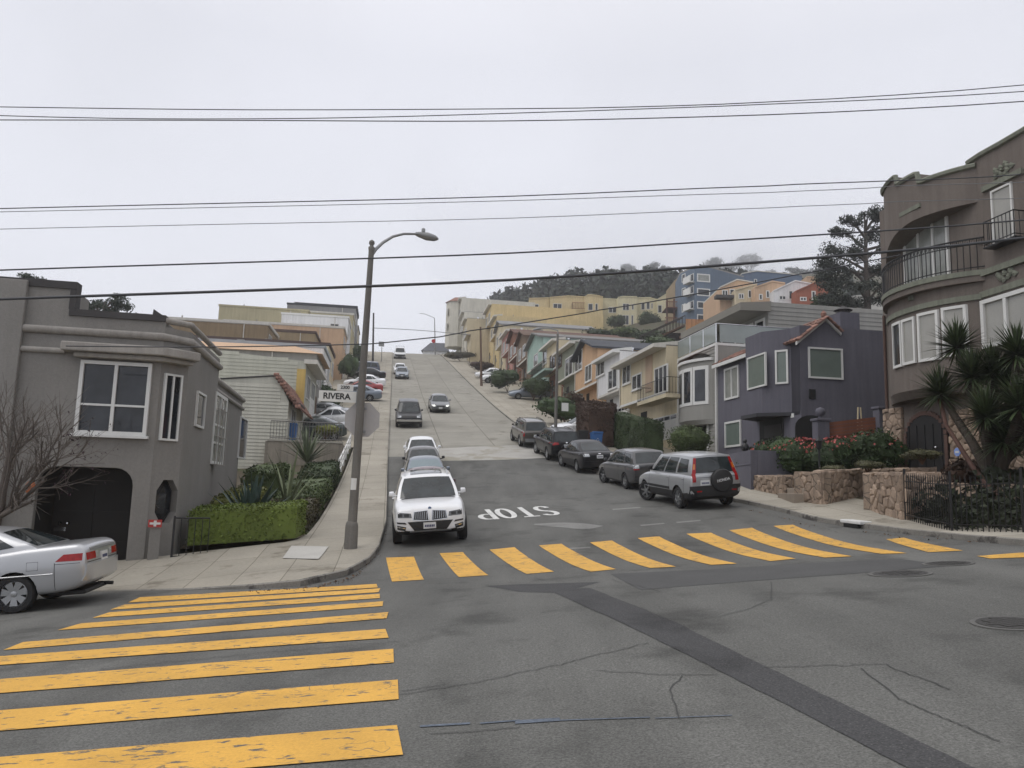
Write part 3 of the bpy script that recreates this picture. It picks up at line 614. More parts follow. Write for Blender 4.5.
def car(label, P, pos, heading, group=None, name='parked_car', cat='car', steer=0):
    """pos: (x, y); heading: angle of the nose in the ground plane.  P: dict of dimensions, outline and trim"""
    L, W, rw, wb = P['L'], P['W'], P['rw'], P['wb']; gc = P.get('gc', .2); nose = wb / 2 + P['fo']; tail = nose - L
    hoods = [(tail + a * 0, b) for a, b in []]
    top = sorted(P['top']); Hh = P['H']; xc, xt, xr, xd = P['cab']; wbel, wroof = W / 2 * P.get('wb_', .90), W / 2 * P.get('wr', .70)
    root = thing(name, label, cat, (0, 0, 0), group)
    col = P['paint']; det = P.get('det', 1)
    # lower body: loft of half sections, mirrored
    fx = sorted(set([nose - d for d in (0, .05, .16, .38, .75)] + [tail + d for d in (0, .05, .16, .38, .75)] + [x for x, _ in top if tail < x < nose] + [lerp(tail, nose, k / 9) for k in range(2, 8)]))
    out = [fx[0]]
    for x in fx[1:]:
        if x - out[-1] > .035: out.append(x)
        elif x == fx[-1]: out[-1] = x
    fx = out; nr = P.get('nround', .80); rr = P.get('rround', .86); vs = []
    for x in fx:
        df, dr = nose - x, x - tail
        k = min(1, nr + (1 - nr) * min(1, (df / .85)) ** .45, rr + (1 - rr) * min(1, (dr / .7)) ** .42); w = W / 2 * k
        zt = pl(top, x); zb = gc + .13 * max(0, 1 - df / .5) ** 2 + .16 * max(0, 1 - dr / .6) ** 2; hgt = zt - zb; cr = P.get('crown', .035) * (1 if (x > xc - .1 or x < xd + .1) else .2)
        ends = 1 if min(df, dr) > .03 else .93
        sec = [(0, zb), (.80 * w, zb), (.955 * w, zb + .035), (.99 * w, zb + .30 * hgt), (1.0 * w, zb + .52 * hgt), (.985 * w, zb + .74 * hgt), (.955 * w, zb + .90 * hgt), (.90 * w, zt - .012), (.80 * w, zt + cr * .25), (.45 * w, zt + cr * .8), (0, zt + cr)]
        if ends < 1: sec = [(y * .97, lerp(zb + hgt * .5, z, .93)) for y, z in sec]
        vs.append([(x, y, z) for y, z in sec] + [(x, -y, z) for y, z in reversed(sec[1:-1])])
    n = len(vs[0]); m = MB(); m.v = [Vector(p) for s in vs for p in s]
    m.f = [[i * n + k, i * n + (k + 1) % n, (i + 1) * n + (k + 1) % n, (i + 1) * n + k] for i in range(len(vs) - 1) for k in range(n)] + [list(range(n)), [(len(vs) - 1) * n + k for k in range(n - 1, -1, -1)]]
    m.m = [0] * len(m.f)
    body = m.build('body', [col, PLASTIC, P.get('clad', PLASTIC)], root, local=True)
    # subdivide, then cut the wheel arches
    cut = MB(); ra = rw * P.get('arch', 1.13)
    for ax in (wb / 2, -wb / 2):
        for sg in (1, -1): cut.lathe([(ra, sg * (W / 2 - .34)), (ra, sg * (W / 2 + .2))], 26, (ax, 0, rw * 1.02), 'y')
    co_ = cut.build('cutter', PLASTIC)
    sd = body.modifiers.new('s', 'SUBSURF'); sd.levels = sd.render_levels = 2 if det > 1 else 1
    bo = body.modifiers.new('b', 'BOOLEAN'); bo.object = co_; bo.operation = 'DIFFERENCE'; bo.solver = 'EXACT'
    dg = bpy.context.evaluated_depsgraph_get(); me = bpy.data.meshes.new_from_object(body.evaluated_get(dg)); body.modifiers.clear(); body.data = me; bpy.data.objects.remove(co_)
    if len(me.materials) < 3:
        for mm in (PLASTIC, P.get('clad', PLASTIC))[len(me.materials) - 3:]: me.materials.append(mm)
    cz = P.get('cladz', 0)
    for p in me.polygons:
        p.use_smooth = True; c = p.center; p.material_index = 0
        for ax in (wb / 2, -wb / 2):
            if math.hypot(c.x - ax, c.z - rw * 1.02) < ra * 1.01 and c.z < rw * 1.02 + ra: p.material_index = 1
        if c.z < gc + .03: p.material_index = 1
        if cz and c.z < cz: p.material_index = 2
    me.set_sharp_from_angle(angle=math.radians(38))
    # greenhouse
    zc0, zd0 = pl(top, xc) - .03, pl(top, xd) - .03; ze = Hh - .075; bow = P.get('bow', .10)
    zbel = lambda a: lerp(zc0, zd0, a) + P.get('belt', 0) * math.sin(math.pi * a)
    def side(a, b, s): return Vector((lerp(lerp(xc, xd, a), lerp(xt, xr, a), b), s * (lerp(wbel, wroof, b) + .03 * math.sin(math.pi * b) - .04 * (2 * a - 1) ** 4 * (1 - .3 * b)), lerp(zbel(a), ze - .0 + P.get('arcz', .025) * math.sin(math.pi * a), b)))
    def ws(u, b):
        s = side(0, b, 1); return Vector((s.x + bow * (1 - u * u) * (1 - .5 * b), u * s.y, s.z + (.03 * (1 - u * u)) * b))
    def rg(u, b):
        s = side(1, b, 1); return Vector((s.x - bow * .8 * (1 - u * u) * (1 - .5 * b), u * s.y, s.z + .03 * (1 - u * u) * b))
    def roof(a, u):
        s = side(a, 1, 1); f, r_ = ws(u, 1), rg(u, 1); return Vector((lerp(f.x, r_.x, a), u * s.y, s.z + .03 * (1 - u * u) + .045 * (1 - u ** 4) * math.sin(math.pi * min(1, max(0, a))) ** .6))
    m = MB(); na = 10
    for s in (1, -1): m.grid(lambda a, b: side(a, b, s), na, 5)
    m.grid(lambda u, b: ws(2 * u - 1, b), 8, 5).grid(lambda u, b: rg(2 * u - 1, b), 8, 5).grid(lambda a, u: roof(a, 2 * u - 1), na, 8)
    cab = m.build('cabin', col, root, local=True, recalc=False)
    bm = bmesh.new(); bm.from_mesh(cab.data); bmesh.ops.remove_doubles(bm, verts=bm.verts, dist=.004); bmesh.ops.recalc_face_normals(bm, faces=bm.faces); bm.to_mesh(cab.data); bm.free()
    cab.data.polygons.foreach_set('use_smooth', [True] * len(cab.data.polygons)); cab.data.set_sharp_from_angle(angle=math.radians(50))
    def pane(name, fn, quad, m_=CARGLASS, off=.006, nu=6, nv=4, cc=Vector((0, 0, .8)), skirt=True):
        a, b, c, d = quad; m = MB(); P0 = []
        for j in range(nv + 1):
            for i in range(nu + 1):
                u, v = i / nu, j / nv; q = (lerp(lerp(a[0], b[0], u), lerp(d[0], c[0], u), v), lerp(lerp(a[1], b[1], u), lerp(d[1], c[1], u), v)); e = .01
                p = fn(*q); du = fn(q[0] + e, q[1]) - fn(q[0] - e, q[1]); dv = fn(q[0], q[1] + e) - fn(q[0], q[1] - e); nn = du.cross(dv).normalized()
                if nn.dot(p - cc) < 0: nn = -nn
                P0.append(p + nn * off)
        m.v = P0; m.f = [[j * (nu + 1) + i, j * (nu + 1) + i + 1, (j + 1) * (nu + 1) + i + 1, (j + 1) * (nu + 1) + i] for j in range(nv) for i in range(nu)]; m.m = [0] * len(m.f)
        o = m.build(name, m_, root, local=True, recalc=False); bm = bmesh.new(); bm.from_mesh(o.data); bmesh.ops.recalc_face_normals(bm, faces=bm.faces)
        f0 = bm.faces[:] 
        if f0 and sum(((f.calc_center_median() - cc).dot(f.normal)) for f in f0) < 0: bmesh.ops.reverse_faces(bm, faces=f0)
        bm.to_mesh(o.data); bm.free(); o.data.polygons.foreach_set('use_smooth', [True] * len(o.data.polygons)); return o
    pane('windshield', ws, ((-.90, .10), (.90, .10), (.90, .93), (-.90, .93)), P.get('wsm', CARGLASS))
    pane('rear_window', rg, P.get('rgq', ((-.86, .16), (.86, .16), (.84, .92), (-.84, .92))))
    for s in (1, -1):
        for q in P.get('sidew', [((.06, .14), (.47, .12), (.45, .90), (.12, .90)), ((.50, .12), (.84, .14), (.80, .90), (.485, .90))]): pane('window', lambda a, b: side(a, b, s), q, nu=5)
    # pieces laid on the skin by casting onto it
    bvs = []
    for o in (body, cab):
        bm = bmesh.new(); bm.from_mesh(o.data); bvs.append(BVHTree.FromBMesh(bm)); bm.free()
    def skin(axis, a, b):
        o, d = {'f': (Vector((9, a, b)), Vector((-1, 0, 0))), 'r': (Vector((-9, a, b)), Vector((1, 0, 0))), 'l': (Vector((a, 9, b)), Vector((0, -1, 0))), 'R': (Vector((a, -9, b)), Vector((0, 1, 0))), 't': (Vector((a, b, 9)), Vector((0, 0, -1)))}[axis]
        best = None
        for bv in bvs:
            h = bv.ray_cast(o, d)
            if h[0] is not None and (best is None or h[3] < best[1]): best = (h[0], h[3], h[1])
        return (best[0], -d) if best else (None, -d)
    def lay(name, axis, quad, m_, off=.006, nu=5, nv=3, parent=None, th=.03):
        a, b, c, d = quad; m = MB(); pts = []; ok = True
        for j in range(nv + 1):
            for i in range(nu + 1):
                u, v = i / nu, j / nv; q = (lerp(lerp(a[0], b[0], u), lerp(d[0], c[0], u), v), lerp(lerp(a[1], b[1], u), lerp(d[1], c[1], u), v)); p, nn = skin(axis, *q)
                if p is None: pts.append(None)
                else: pts.append(p + nn * off)
        good = [p for p in pts if p is not None]
        if not good: return None
        ax = 0 if axis in 'fr' else (1 if axis in 'lR' else 2)
        for idx, p in enumerate(pts):
            if p is None:
                u, v = (idx % (nu + 1)) / nu, (idx // (nu + 1)) / nv; q = (lerp(lerp(a[0], b[0], u), lerp(d[0], c[0], u), v), lerp(lerp(a[1], b[1], u), lerp(d[1], c[1], u), v)); g = min(good, key=lambda z: abs(z.z - q[1]) + abs((z.y if ax == 0 else z.x) - q[0]))
                pts[idx] = Vector((g.x, q[0], q[1])) if ax == 0 else (Vector((q[0], g.y, q[1])) if ax == 1 else Vector((q[0], q[1], g.z)))
        k = len(pts); nn = skin(axis, 0, .5)[1]; m.v = pts + [p - nn * th for p in pts]; w_ = nu + 1
        m.f = [[j * w_ + i, j * w_ + i + 1, (j + 1) * w_ + i + 1, (j + 1) * w_ + i] for j in range(nv) for i in range(nu)]
        ring = [i for i in range(w_)] + [j * w_ + nu for j in range(1, nv + 1)] + [nv * w_ + i for i in range(nu - 1, -1, -1)] + [j * w_ for j in range(nv - 1, 0, -1)]
        m.f += [[ring[i], ring[(i + 1) % len(ring)], k + ring[(i + 1) % len(ring)], k + ring[i]] for i in range(len(ring))]; m.m = [0] * len(m.f)
        return m.build(name, m_, parent or root, local=True, smooth=50)
    for it in P.get('lay', []):
        nm, ax, q, mm = it[:4]; kw = it[4] if len(it) > 4 else {}
        if kw.get('mir'):
            kw = {k: v for k, v in kw.items() if k != 'mir'}
            if ax in 'fr':
                for s in (1, -1): lay(nm, ax, [(s * y, z) for y, z in q], mm, **kw)
            else:
                for a_ in 'lR': lay(nm, a_, q, mm, **kw)
        else: lay(nm, ax, q, mm, **kw)
    def plate(axis, y, z, w_=.31, h=.155):
        o = lay('licence_plate', axis, ((y - w_ / 2, z - h / 2), (y + w_ / 2, z - h / 2), (y + w_ / 2, z + h / 2), (y - w_ / 2, z + h / 2)), PLATE, off=.018, nu=1, nv=1)
        if det > 1 and o:
            p, nn = skin(axis, y, z); m = MB(); x0 = max(abs(v.co.x) for v in o.data.vertices) * nn.x
            for i in range(6):
                yy = y - .105 + i * .042
                m.box(x0 - .001, x0 + .003 * nn.x, yy - .014, yy + .014, z - .035, z + .02)
            m.build('characters', PLATEB, o, local=True)
    for pp in P.get('plates', []): plate(*pp)
    # door seams, handles, mirrors, wheels
    if det:
        zs = lambda x: pl(top, x)
        for x in P.get('seams', [xc - .15, lerp(xt, xr, .46), lerp(xt, xr, .9)]):
            for ax in 'lR':
                pr = [skin(ax, x, z)[0] for z in [gc + .14 + (zs(x) - gc - .2) * k / 7 for k in range(8)]]
                if all(p is not None for p in pr): MB().tube(pr, .006, 4).build('door_seam', PLASTIC, root, local=True, recalc=False)
        for x in P.get('handles', [lerp(xt, xr, .40), lerp(xt, xr, .86)]):
            for s, ax in ((1, 'l'), (-1, 'R')):
                z = zs(x) - .13; p, nn = skin(ax, x, z)
                if p is None: continue
                MB().tube([p + nn * .0 + Vector((.09, 0, 0)), p + nn * .035 + Vector((.07, 0, 0)), p + nn * .035 - Vector((.07, 0, 0)), p - Vector((.09, 0, 0))], .015, 5).build('handle', P.get('handle', col), root, local=True, smooth=40)
    for s in (1, -1):
        q = side(.10, .12, s); m = MB(); y0 = q.y + s * .04
        m.add([(q.x + dx, y0 + s * dy, q.z + dz + .02) for dx, dy, dz in [(.10, .02, 0), (-.02, .02, 0), (-.03, .16, .01), (.06, .16, .02), (.09, .02, .13), (-.02, .02, .14), (-.03, .15, .14), (.05, .15, .12)]], [(0, 1, 2, 3), (4, 5, 6, 7), (0, 1, 5, 4), (1, 2, 6, 5), (2, 3, 7, 6), (3, 0, 4, 7)])
        m.box(q.x, q.x + .05, min(q.y - s * .02, y0 + s * .04), max(q.y - s * .02, y0 + s * .04), q.z + .02, q.z + .06)
        m.build('mirror', P.get('mirror', col), root, bevel=.018, smooth=50, local=True)
    for ax in (wb / 2, -wb / 2):
        for s in (1, -1): wheel_parts(root, rw, P.get('tw', .21), ax, s * (W / 2 - .115), s, P.get('spokes', 7) if det > 1 else min(6, P.get('spokes', 6)), steer if ax > 0 else 0, kind=P.get('rimk', 'spoke'))
    if P.get('rails'):
        for s in (1, -1):
            MB().tube([roof(.05, s * .86) - UP * .02, roof(.10, s * .86) + UP * .05, roof(.5, s * .86) + UP * .055, roof(.9, s * .86) + UP * .05, roof(.97, s * .86) - UP * .02], .018, 6).build('roof_rail', P['rails'], root, local=True, smooth=50)
    for fn in P.get('extra', []): fn(root, skin, lay, side, roof, tail, nose)
    # seat it on the ground
    x, y = pos; c, s = math.cos(heading), math.sin(heading); e = Vector((c, s, 0)); n2 = Vector((-s, c, 0)); hw = W / 2 - .12
    q = {(i, j): Vector((x, y, 0)) + e * (i * wb / 2) + n2 * (j * hw) for i in (1, -1) for j in (1, -1)}
    for k in q: q[k].z = H(q[k].x, q[k].y) + P.get('lift', 0)
    f = ((q[1, 1] + q[1, -1]) - (q[-1, 1] + q[-1, -1])).normalized(); l = ((q[1, 1] + q[-1, 1]) - (q[1, -1] + q[-1, -1])).normalized(); u = f.cross(l).normalized(); l = u.cross(f)
    o = sum((q[k] for k in q), Vector()) / 4; M4 = Matrix.Identity(4)
    for i in range(3): M4[i][0], M4[i][1], M4[i][2], M4[i][3] = f[i], l[i], u[i], o[i] + (u * .004)[i]
    root.matrix_world = M4
    return root
def W4(y0, y1, z0, z1): return ((y0, z0), (y1, z0), (y1, z1), (y0, z1))
def sedan(color, L=4.65, W=1.78, H_=1.44, **k):
    wb, fo = k.pop('wb', 2.67), k.pop('fo', .92); nose = wb / 2 + fo; tail = nose - L
    P = dict(L=L, W=W, H=H_, rw=.315, wb=wb, fo=fo, gc=.19, paint=color, top=[(tail, .86), (tail + .08, .98), (tail + .30, 1.03), (tail + 1.0, 1.00), (-.2, .93), (nose - 1.25, .92), (nose - .6, .82), (nose - .14, .70), (nose, .60)],
             cab=(nose - 1.12, nose - 1.95, tail + 1.45, tail + .62), wr=.66, sidew=[((.07, .12), (.42, .12), (.46, .88), (.16, .88)), ((.45, .12), (.74, .14), (.78, .88), (.485, .88)), ((.76, .15), (.90, .22), (.90, .80), (.80, .88))],
             lay=[('headlight', 'f', ((.40, .60), (.78, .62), (.78, .76), (.42, .70)), LAMPG, dict(mir=1)), ('grille', 'f', W4(-.36, .36, .55, .68), PLASTIC), ('air_intake', 'f', W4(-.5, .5, .28, .42), PLASTIC), ('tail_light', 'r', ((.46, .74), (.80, .74), (.80, .90), (.50, .90)), REDLAMP, dict(mir=1))],
             plates=[('f', 0, .48), ('r', 0, .80)])
    P.update(k); return P
def suv(color, L=4.6, W=1.82, H_=1.70, **k):
    wb, fo = k.pop('wb', 2.66), k.pop('fo', .86); nose = wb / 2 + fo; tail = nose - L
    P = dict(L=L, W=W, H=H_, rw=.355, wb=wb, fo=fo, gc=.25, paint=color, crown=.04, top=[(tail, .95), (tail + .05, 1.05), (tail + .5, 1.08), (0, 1.06), (nose - 1.3, 1.04), (nose - .7, .98), (nose - .16, .86), (nose, .72)],
             cab=(nose - 1.15, nose - 1.85, tail + .34, tail + .07), wr=.72, bow=.09, rround=.9, rgq=((-.86, .14), (.86, .14), (.84, .90), (-.84, .90)),
             sidew=[((.06, .12), (.36, .12), (.37, .88), (.14, .88)), ((.39, .12), (.66, .12), (.67, .88), (.40, .88)), ((.70, .14), (.93, .20), (.93, .84), (.71, .86))],
             lay=[('headlight', 'f', ((.42, .74), (.82, .76), (.82, .90), (.44, .86)), LAMPG, dict(mir=1)), ('grille', 'f', W4(-.38, .38, .66, .82), PLASTIC), ('air_intake', 'f', W4(-.55, .55, .34, .52), PLASTIC), ('tail_light', 'r', ((.62, .80), (.84, .80), (.80, 1.10), (.62, 1.06)), REDLAMP, dict(mir=1))],
             plates=[('f', 0, .55), ('r', 0, .86)], cladz=.42)
    P.update(k); return P
SILVER = paint('silver_paint', (.42, .43, .445), rough=.3, metal=.45)
WHITEP = paint('white_paint_car', (.72, .73, .74)); BLACKP = paint('black_paint', (.006, .006, .008), coat=.25, spec=.3); GREYP = paint('dark_grey_paint', (.065, .065, .068), metal=.3)
MAROON = paint('maroon_paint', (.06, .012, .016)); REDP = paint('red_paint', (.30, .012, .014)); BRONZE = paint('bronze_grey_paint', (.075, .068, .058), metal=.3); BLUEG = paint('blue_grey_paint', (.16, .19, .23), metal=.4)
PEWTER = paint('pewter_paint', (.24, .25, .26), metal=.4)
a9 = math.radians(99)                                             # heading straight up the hill
DN = a9 + math.pi
def pos_of(front_or_rear_px, dist, heading):                       # ground point under a bumper, moved along the car to its middle
    p = G(*front_or_rear_px); return (p.x + math.cos(heading) * dist, p.y + math.sin(heading) * dist)
# silver saloon, rear half in the frame, parked along the cross street
def camry_extra(root, skin, lay, side, roof, tail, nose):
    MB().tube([(tail + .25, -.42, .27), (tail - .02, -.42, .25)], .035, 10).build('exhaust_pipe', PLASTIC, root, local=True)
    MB().box(tail + .12, tail + .75, -.55, .55, .20, .28).build('muffler', PLASTIC, root, local=True, bevel=.03)
    m = MB(); p = [skin('l', x, z)[0] for x, z in ((-1.72, .70), (-1.54, .70), (-1.54, .84), (-1.72, .84), (-1.72, .70))]
    m.tube([q for q in p if q], .004, 4).build('fuel_flap', PLASTIC, root, local=True, recalc=False)
    m = MB(); xs = [nose - .6 - i * .28 for i in range(14)]; pts = [skin('l', x, .60 + .02 * i / 14)[0] for i, x in enumerate(xs)]
    pr = [skin('l', -1.98, z)[0] for z in (.34, .42, .5, .58, .66, .74, .80)]; MB().tube([q for q in pr if q], .006, 4).build('bumper_seam', PLASTIC, root, local=True, recalc=False)
    pr = [skin('l', x, .775)[0] for x in (-1.98, -2.1, -2.2, -2.3, -2.38)]; MB().tube([q for q in pr if q], .006, 4).build('bumper_seam', PLASTIC, root, local=True, recalc=False)
    m.tube([p + Vector((0, .004, 0)) for p in pts if p is not None and abs(p.x - 1.33) > .4 and abs(p.x + 1.33) > .4], .012, 5).build('rub_strip', SILVER, root, local=True, recalc=False)
h = math.radians(9 - 180 + 0)
g1 = G(16, 613); hd = math.radians(189.0)
tl = 2.67 / 2
cx, cy = g1.x + math.cos(hd) * tl + math.sin(hd) * .775, g1.y + math.sin(hd) * tl - math.cos(hd) * .775
camry = sedan(SILVER, L=4.78, W=1.78, H_=1.46, wb=2.67, fo=.95, rw=.325, det=2, spokes=7, rimk='cover', gc=.25, top=[(-2.495, .95), (-2.44, 1.06), (-2.30, 1.10), (-1.5, 1.07), (0, .93), (1.0, .92), (1.7, .84), (2.15, .72), (2.285, .62)], cab=(1.15, .35, -.92, -1.72), rround=.88,
              lay=[('tail_light', 'r', ((.40, .81), (.76, .81), (.76, .938), (.42, .938)), REDLAMP, dict(mir=1, nu=10)), ('tail_light', 'l', ((-2.41, .812), (-1.99, .82), (-2.12, .935), (-2.415, .938)), REDLAMP, dict(mir=1, th=.02)),
                   ('reverse_lamp', 'r', W4(.30, .39, .81, .935), LAMPG, dict(mir=1)), ('boot_trim', 'r', W4(-.62, .62, .965, 1.015), PEWTER, dict(nu=8)), ('bumper', 'r', W4(-.80, .80, .46, .74), SILVER, dict(nu=12, off=.035, th=.05)), ('seam_line', 'r', W4(-.74, .74, .765, .778), PLASTIC, dict(nu=10)),
                   ('headlight', 'f', W4(.45, .8, .6, .74), LAMPG, dict(mir=1))], plates=[('r', 0, .82)], extra=[camry_extra], mirror=SILVER)
car('silver saloon cut by the frame edge, red tail light towards the yellow crosswalk', camry, (cx, cy), hd)
# white crossover with twin upright grilles at the kerb
def x3_extra(root, skin, lay, side, roof, tail, nose):
    for s in (1, -1):
        fr = lay('grille', 'f', ((s * .030, .63), (s * .43, .66), (s * .40, .865), (s * .055, .885)), CHROME, off=.014); lay('opening', 'f', ((s * .045, .643), (s * .415, .674), (s * .386, .853), (s * .068, .872)), PLASTIC, off=.020, parent=fr)
        m = MB()
        for i in range(7):
            y = s * (.088 + i * .047); p0, p1 = skin('f', y, .665 + .01 * i * .5)[0], skin('f', y, .855)[0]
            m.tube([p0 + Vector((.026, 0, 0)), (p0 + p1) / 2 + Vector((.034, 0, 0)), p1 + Vector((.026, 0, 0))], .006, 5)
        m.build('grille_bar', CHROME, fr, local=True, recalc=False)
    p, n_ = skin('f', 0, .925); MB().lathe([(.042, -.01), (.042, .008), (.03, .012)], 16, (p.x, 0, .925), 'x').build('badge', mat('badge_enamel', (.10, .16, .28), rough=.2), root, local=True)
    pts = [roof(a, u) for a, u in ((.10, -.62), (.10, .62), (.62, .62), (.62, -.62))]; m = MB()
    m.grid(lambda u, v: roof(lerp(.10, .66, v), lerp(-.64, .64, u)) + UP * .008, 6, 6).build('sunroof', CARGLASS, root, local=True, recalc=False)
    m = MB(); p = [side(.03, .05, 1).lerp(side(.03, .05, -1), k) for k in (.25, .48)]
hb = DN - math.radians(1.0)
x3 = suv(WHITEP, L=4.71, W=1.89, H_=1.67, wb=2.86, fo=.87, rw=.365, det=2, spokes=10, tw=.24, rails=CHROME, nround=.84, mirror=WHITEP, cladz=.40, top=[(-2.41, .95), (-2.36, 1.06), (-1.9, 1.10), (0, 1.08), (.95, 1.075), (1.55, 1.04), (2.05, .965), (2.22, .90), (2.30, .70)],
         lay=[('headlight', 'f', ((.45, .715), (.90, .735), (.90, .875), (.47, .825)), mat('dark_lamp', (.10, .105, .11), rough=.06, var=.4, scale=14, fine=0, coat=1), dict(mir=1, nu=8)), ('lamp_ring', 'f', ((.52, .748), (.64, .752), (.64, .82), (.52, .815)), PLASTIC, dict(mir=1, off=.010)), ('lamp_ring', 'f', ((.68, .756), (.79, .76), (.79, .83), (.68, .825)), PLASTIC, dict(mir=1, off=.010)),
              ('air_intake', 'f', ((-.40, .40), (.40, .40), (.56, .62), (-.56, .62)), PLASTIC, dict(nu=8, off=.010)), ('skid_plate', 'f', ((-.52, .355), (.52, .355), (.50, .392), (-.50, .392)), ALLOY, dict(nu=8, off=.02)),
              ('fog_lamp', 'f', ((.62, .40), (.86, .46), (.86, .56), (.60, .50)), PLASTIC, dict(mir=1, off=.010)), ('fog_lamp_trim', 'f', ((.58, .565), (.87, .60), (.87, .635), (.62, .61)), PLASTIC, dict(mir=1, off=.010)),
              ('chrome_trim', 'f', ((.62, .455), (.86, .51), (.86, .535), (.62, .48)), CHROME, dict(mir=1, off=.018)), ('wiper_cowl', 't', ((1.12, -.70), (1.12, .70), (1.18, .70), (1.18, -.70)), PLASTIC, dict(nu=8))],
         plates=[('f', -.02, .515)], extra=[x3_extra])
fl, fr_ = G(396, 544), G(463.6, 538); mid = (fl + fr_) / 2
car('white crossover with two upright chrome barred grilles, first in the row at the kerb', x3, (mid.x - math.cos(hb) * 1.43, mid.y - math.sin(hb) * 1.43), hb, 'cars parked along the kerb', steer=0)
# the row behind it
s0, t0 = to_st(mid.x, mid.y); kerb = 'cars parked along the kerb'
def along(s, t): p = st(s, t); return (p.x, p.y)
car('maroon hatchback with dark mirrors parked directly behind the white crossover', sedan(MAROON, L=4.2, H_=1.46, W=1.74, det=1), along(s0 + 6.7, 1.45), DN, kerb)
car('light blue grey saloon with sky glare coloured into its windscreen, third in the parked row', sedan(BLUEG, L=4.25, H_=1.46, det=1, wsm=mat('sky_glare_windscreen', (.20, .25, .27), rough=.1)), along(s0 + 11.5, 1.6), DN, kerb)  # windscreen colour lightened in place of reflected sky
car('dark grey estate with black mirrors, fourth in the parked row', sedan(GREYP, L=4.25, H_=1.45, W=1.78, det=1, mirror=BLACKP), along(s0 + 16.1, 1.7), DN, kerb)
car('white saloon with white mirrors at the uphill end of the parked row', sedan(WHITEP, L=4.3, H_=1.44, det=1), along(s0 + 20.7, 1.8), DN, kerb)
# right-hand kerb, rear ends towards us
def crv_extra(root, skin, lay, side, roof, tail, nose):
    p, _ = skin('r', -.14, .86); x = tail - .04; c = (x, -.17, .88)
    s = MB().lathe([(.30, .10), (.345, .06), (.355, -.05), (.33, -.10), (.24, -.125)], 32, c, 'x').build('spare_wheel_cover', PLASTIC, root, local=True, smooth=35)
    M4 = Matrix.Translation(Vector((x - .127, -.17, .90))) @ Matrix.Rotation(math.radians(-90), 4, 'Z') @ Matrix.Rotation(math.radians(90), 4, 'X') @ Matrix.Rotation(math.radians(9), 4, 'Z')
    text_mesh('HONDA', .115, mat('white_script', (.55, .55, .55), var=.05), 'lettering', s, M4)
    MB().tube([(tail + .02, .20, 1.16), (tail - .07, .10, 1.155), (tail - .05, -.30, 1.15)], .012, 5).build('wiper', PLASTIC, root, local=True)
SILV2 = paint('bright_silver_paint', (.37, .38, .39), metal=.45)
crv = suv(SILV2, L=4.35, W=1.78, H_=1.70, wb=2.62, fo=.84, rw=.335, det=2, spokes=6, cladz=.52, arch=1.17, rround=.92, bow=.05, mirror=PLASTIC, handle=SILV2, top=[(-2.20, 1.02), (-2.16, 1.07), (-1.5, 1.09), (0, 1.06), (.90, 1.03), (1.4, .97), (1.95, .84), (2.15, .70)], cab=(1.02, .35, -1.98, -2.13),
           lay=[('tail_light', 'r', ((.66, .86), (.765, .86), (.755, 1.12), (.65, 1.12)), REDLAMP, dict(mir=1, off=.02)), ('tail_light', 'r', ((.63, 1.10), (.745, 1.10), (.612, 1.58), (.535, 1.58)), REDLAMP, dict(mir=1, off=.018, nv=6)), ('turn_lamp', 'r', ((.635, 1.24), (.70, 1.24), (.655, 1.40), (.60, 1.40)), AMBER, dict(mir=1, off=.026)),
                ('bumper', 'r', W4(-.84, .84, .42, .74), PLASTIC, dict(nu=10, off=.05, th=.08)), ('rub_strip', 'l', W4(-.75, 1.0, .56, .64), PLASTIC, dict(nu=10)), ('rub_strip', 'R', W4(-.75, 1.0, .56, .64), PLASTIC, dict(nu=10)), ('headlight', 'f', W4(.5, .82, .7, .84), LAMPG, dict(mir=1)), ('tailgate_seam', 'r', W4(-.70, .70, .985, .995), PLASTIC, dict(nu=8)), ('reflector', 'r', W4(.50, .66, .56, .60), REDLAMP, dict(mir=1, off=.055))],
           plates=[('r', .36, .83)], extra=[crv_extra])
rk = 'cars parked nose uphill on the far kerb'
wl, wr_ = G(673, 507.5), G(735, 505.5); hc = a9 - math.radians(-4.0); mid = (wl + wr_) / 2
car('silver off-roader with black spare wheel cover on its tailgate', crv, (mid.x + math.cos(hc) * 1.31, mid.y + math.sin(hc) * 1.31), hc, rk, steer=math.radians(24))
def rear_car(label, P, px, hd, steer=0):
    a = G(*px); wb = P['wb']; hw = P['W'] / 2 - .1           # px: contact of the street-side rear wheel
    n2 = Vector((-math.sin(hd), math.cos(hd), 0)); c = a + Vector((math.cos(hd), math.sin(hd), 0)) * wb / 2 - n2 * hw
    return car(label, P, (c.x, c.y), hd, rk, steer=steer)
matrix = suv(GREYP, L=4.35, W=1.775, H_=1.54, wb=2.60, fo=.86, rw=.315, det=2, gc=.19, spokes=5, cladz=.30, top=[(-2.19, .92), (-2.14, 1.0), (-1.6, 1.03), (0, .97), (.9, .94), (1.4, .87), (2.0, .74), (2.16, .6)], cab=(1.15, .25, -1.62, -2.05), bow=.10,
              lay=[('tail_light', 'r', ((.60, .86), (.86, .86), (.80, 1.02), (.60, .98)), LAMPG, dict(mir=1, off=.014)), ('tail_light', 'r', ((.60, .80), (.86, .80), (.86, .85), (.60, .85)), REDLAMP, dict(mir=1, off=.014)), ('bumper', 'r', W4(-.8, .8, .36, .60), GREYP, dict(nu=8, off=.03)), ('headlight', 'f', W4(.5, .8, .6, .74), LAMPG, dict(mir=1))], plates=[('r', 0, .78)])
rear_car('dark grey hatchback with silver wheels between the black saloon and silver off-roader', matrix, (627, 489), a9 + math.radians(4), math.radians(12))
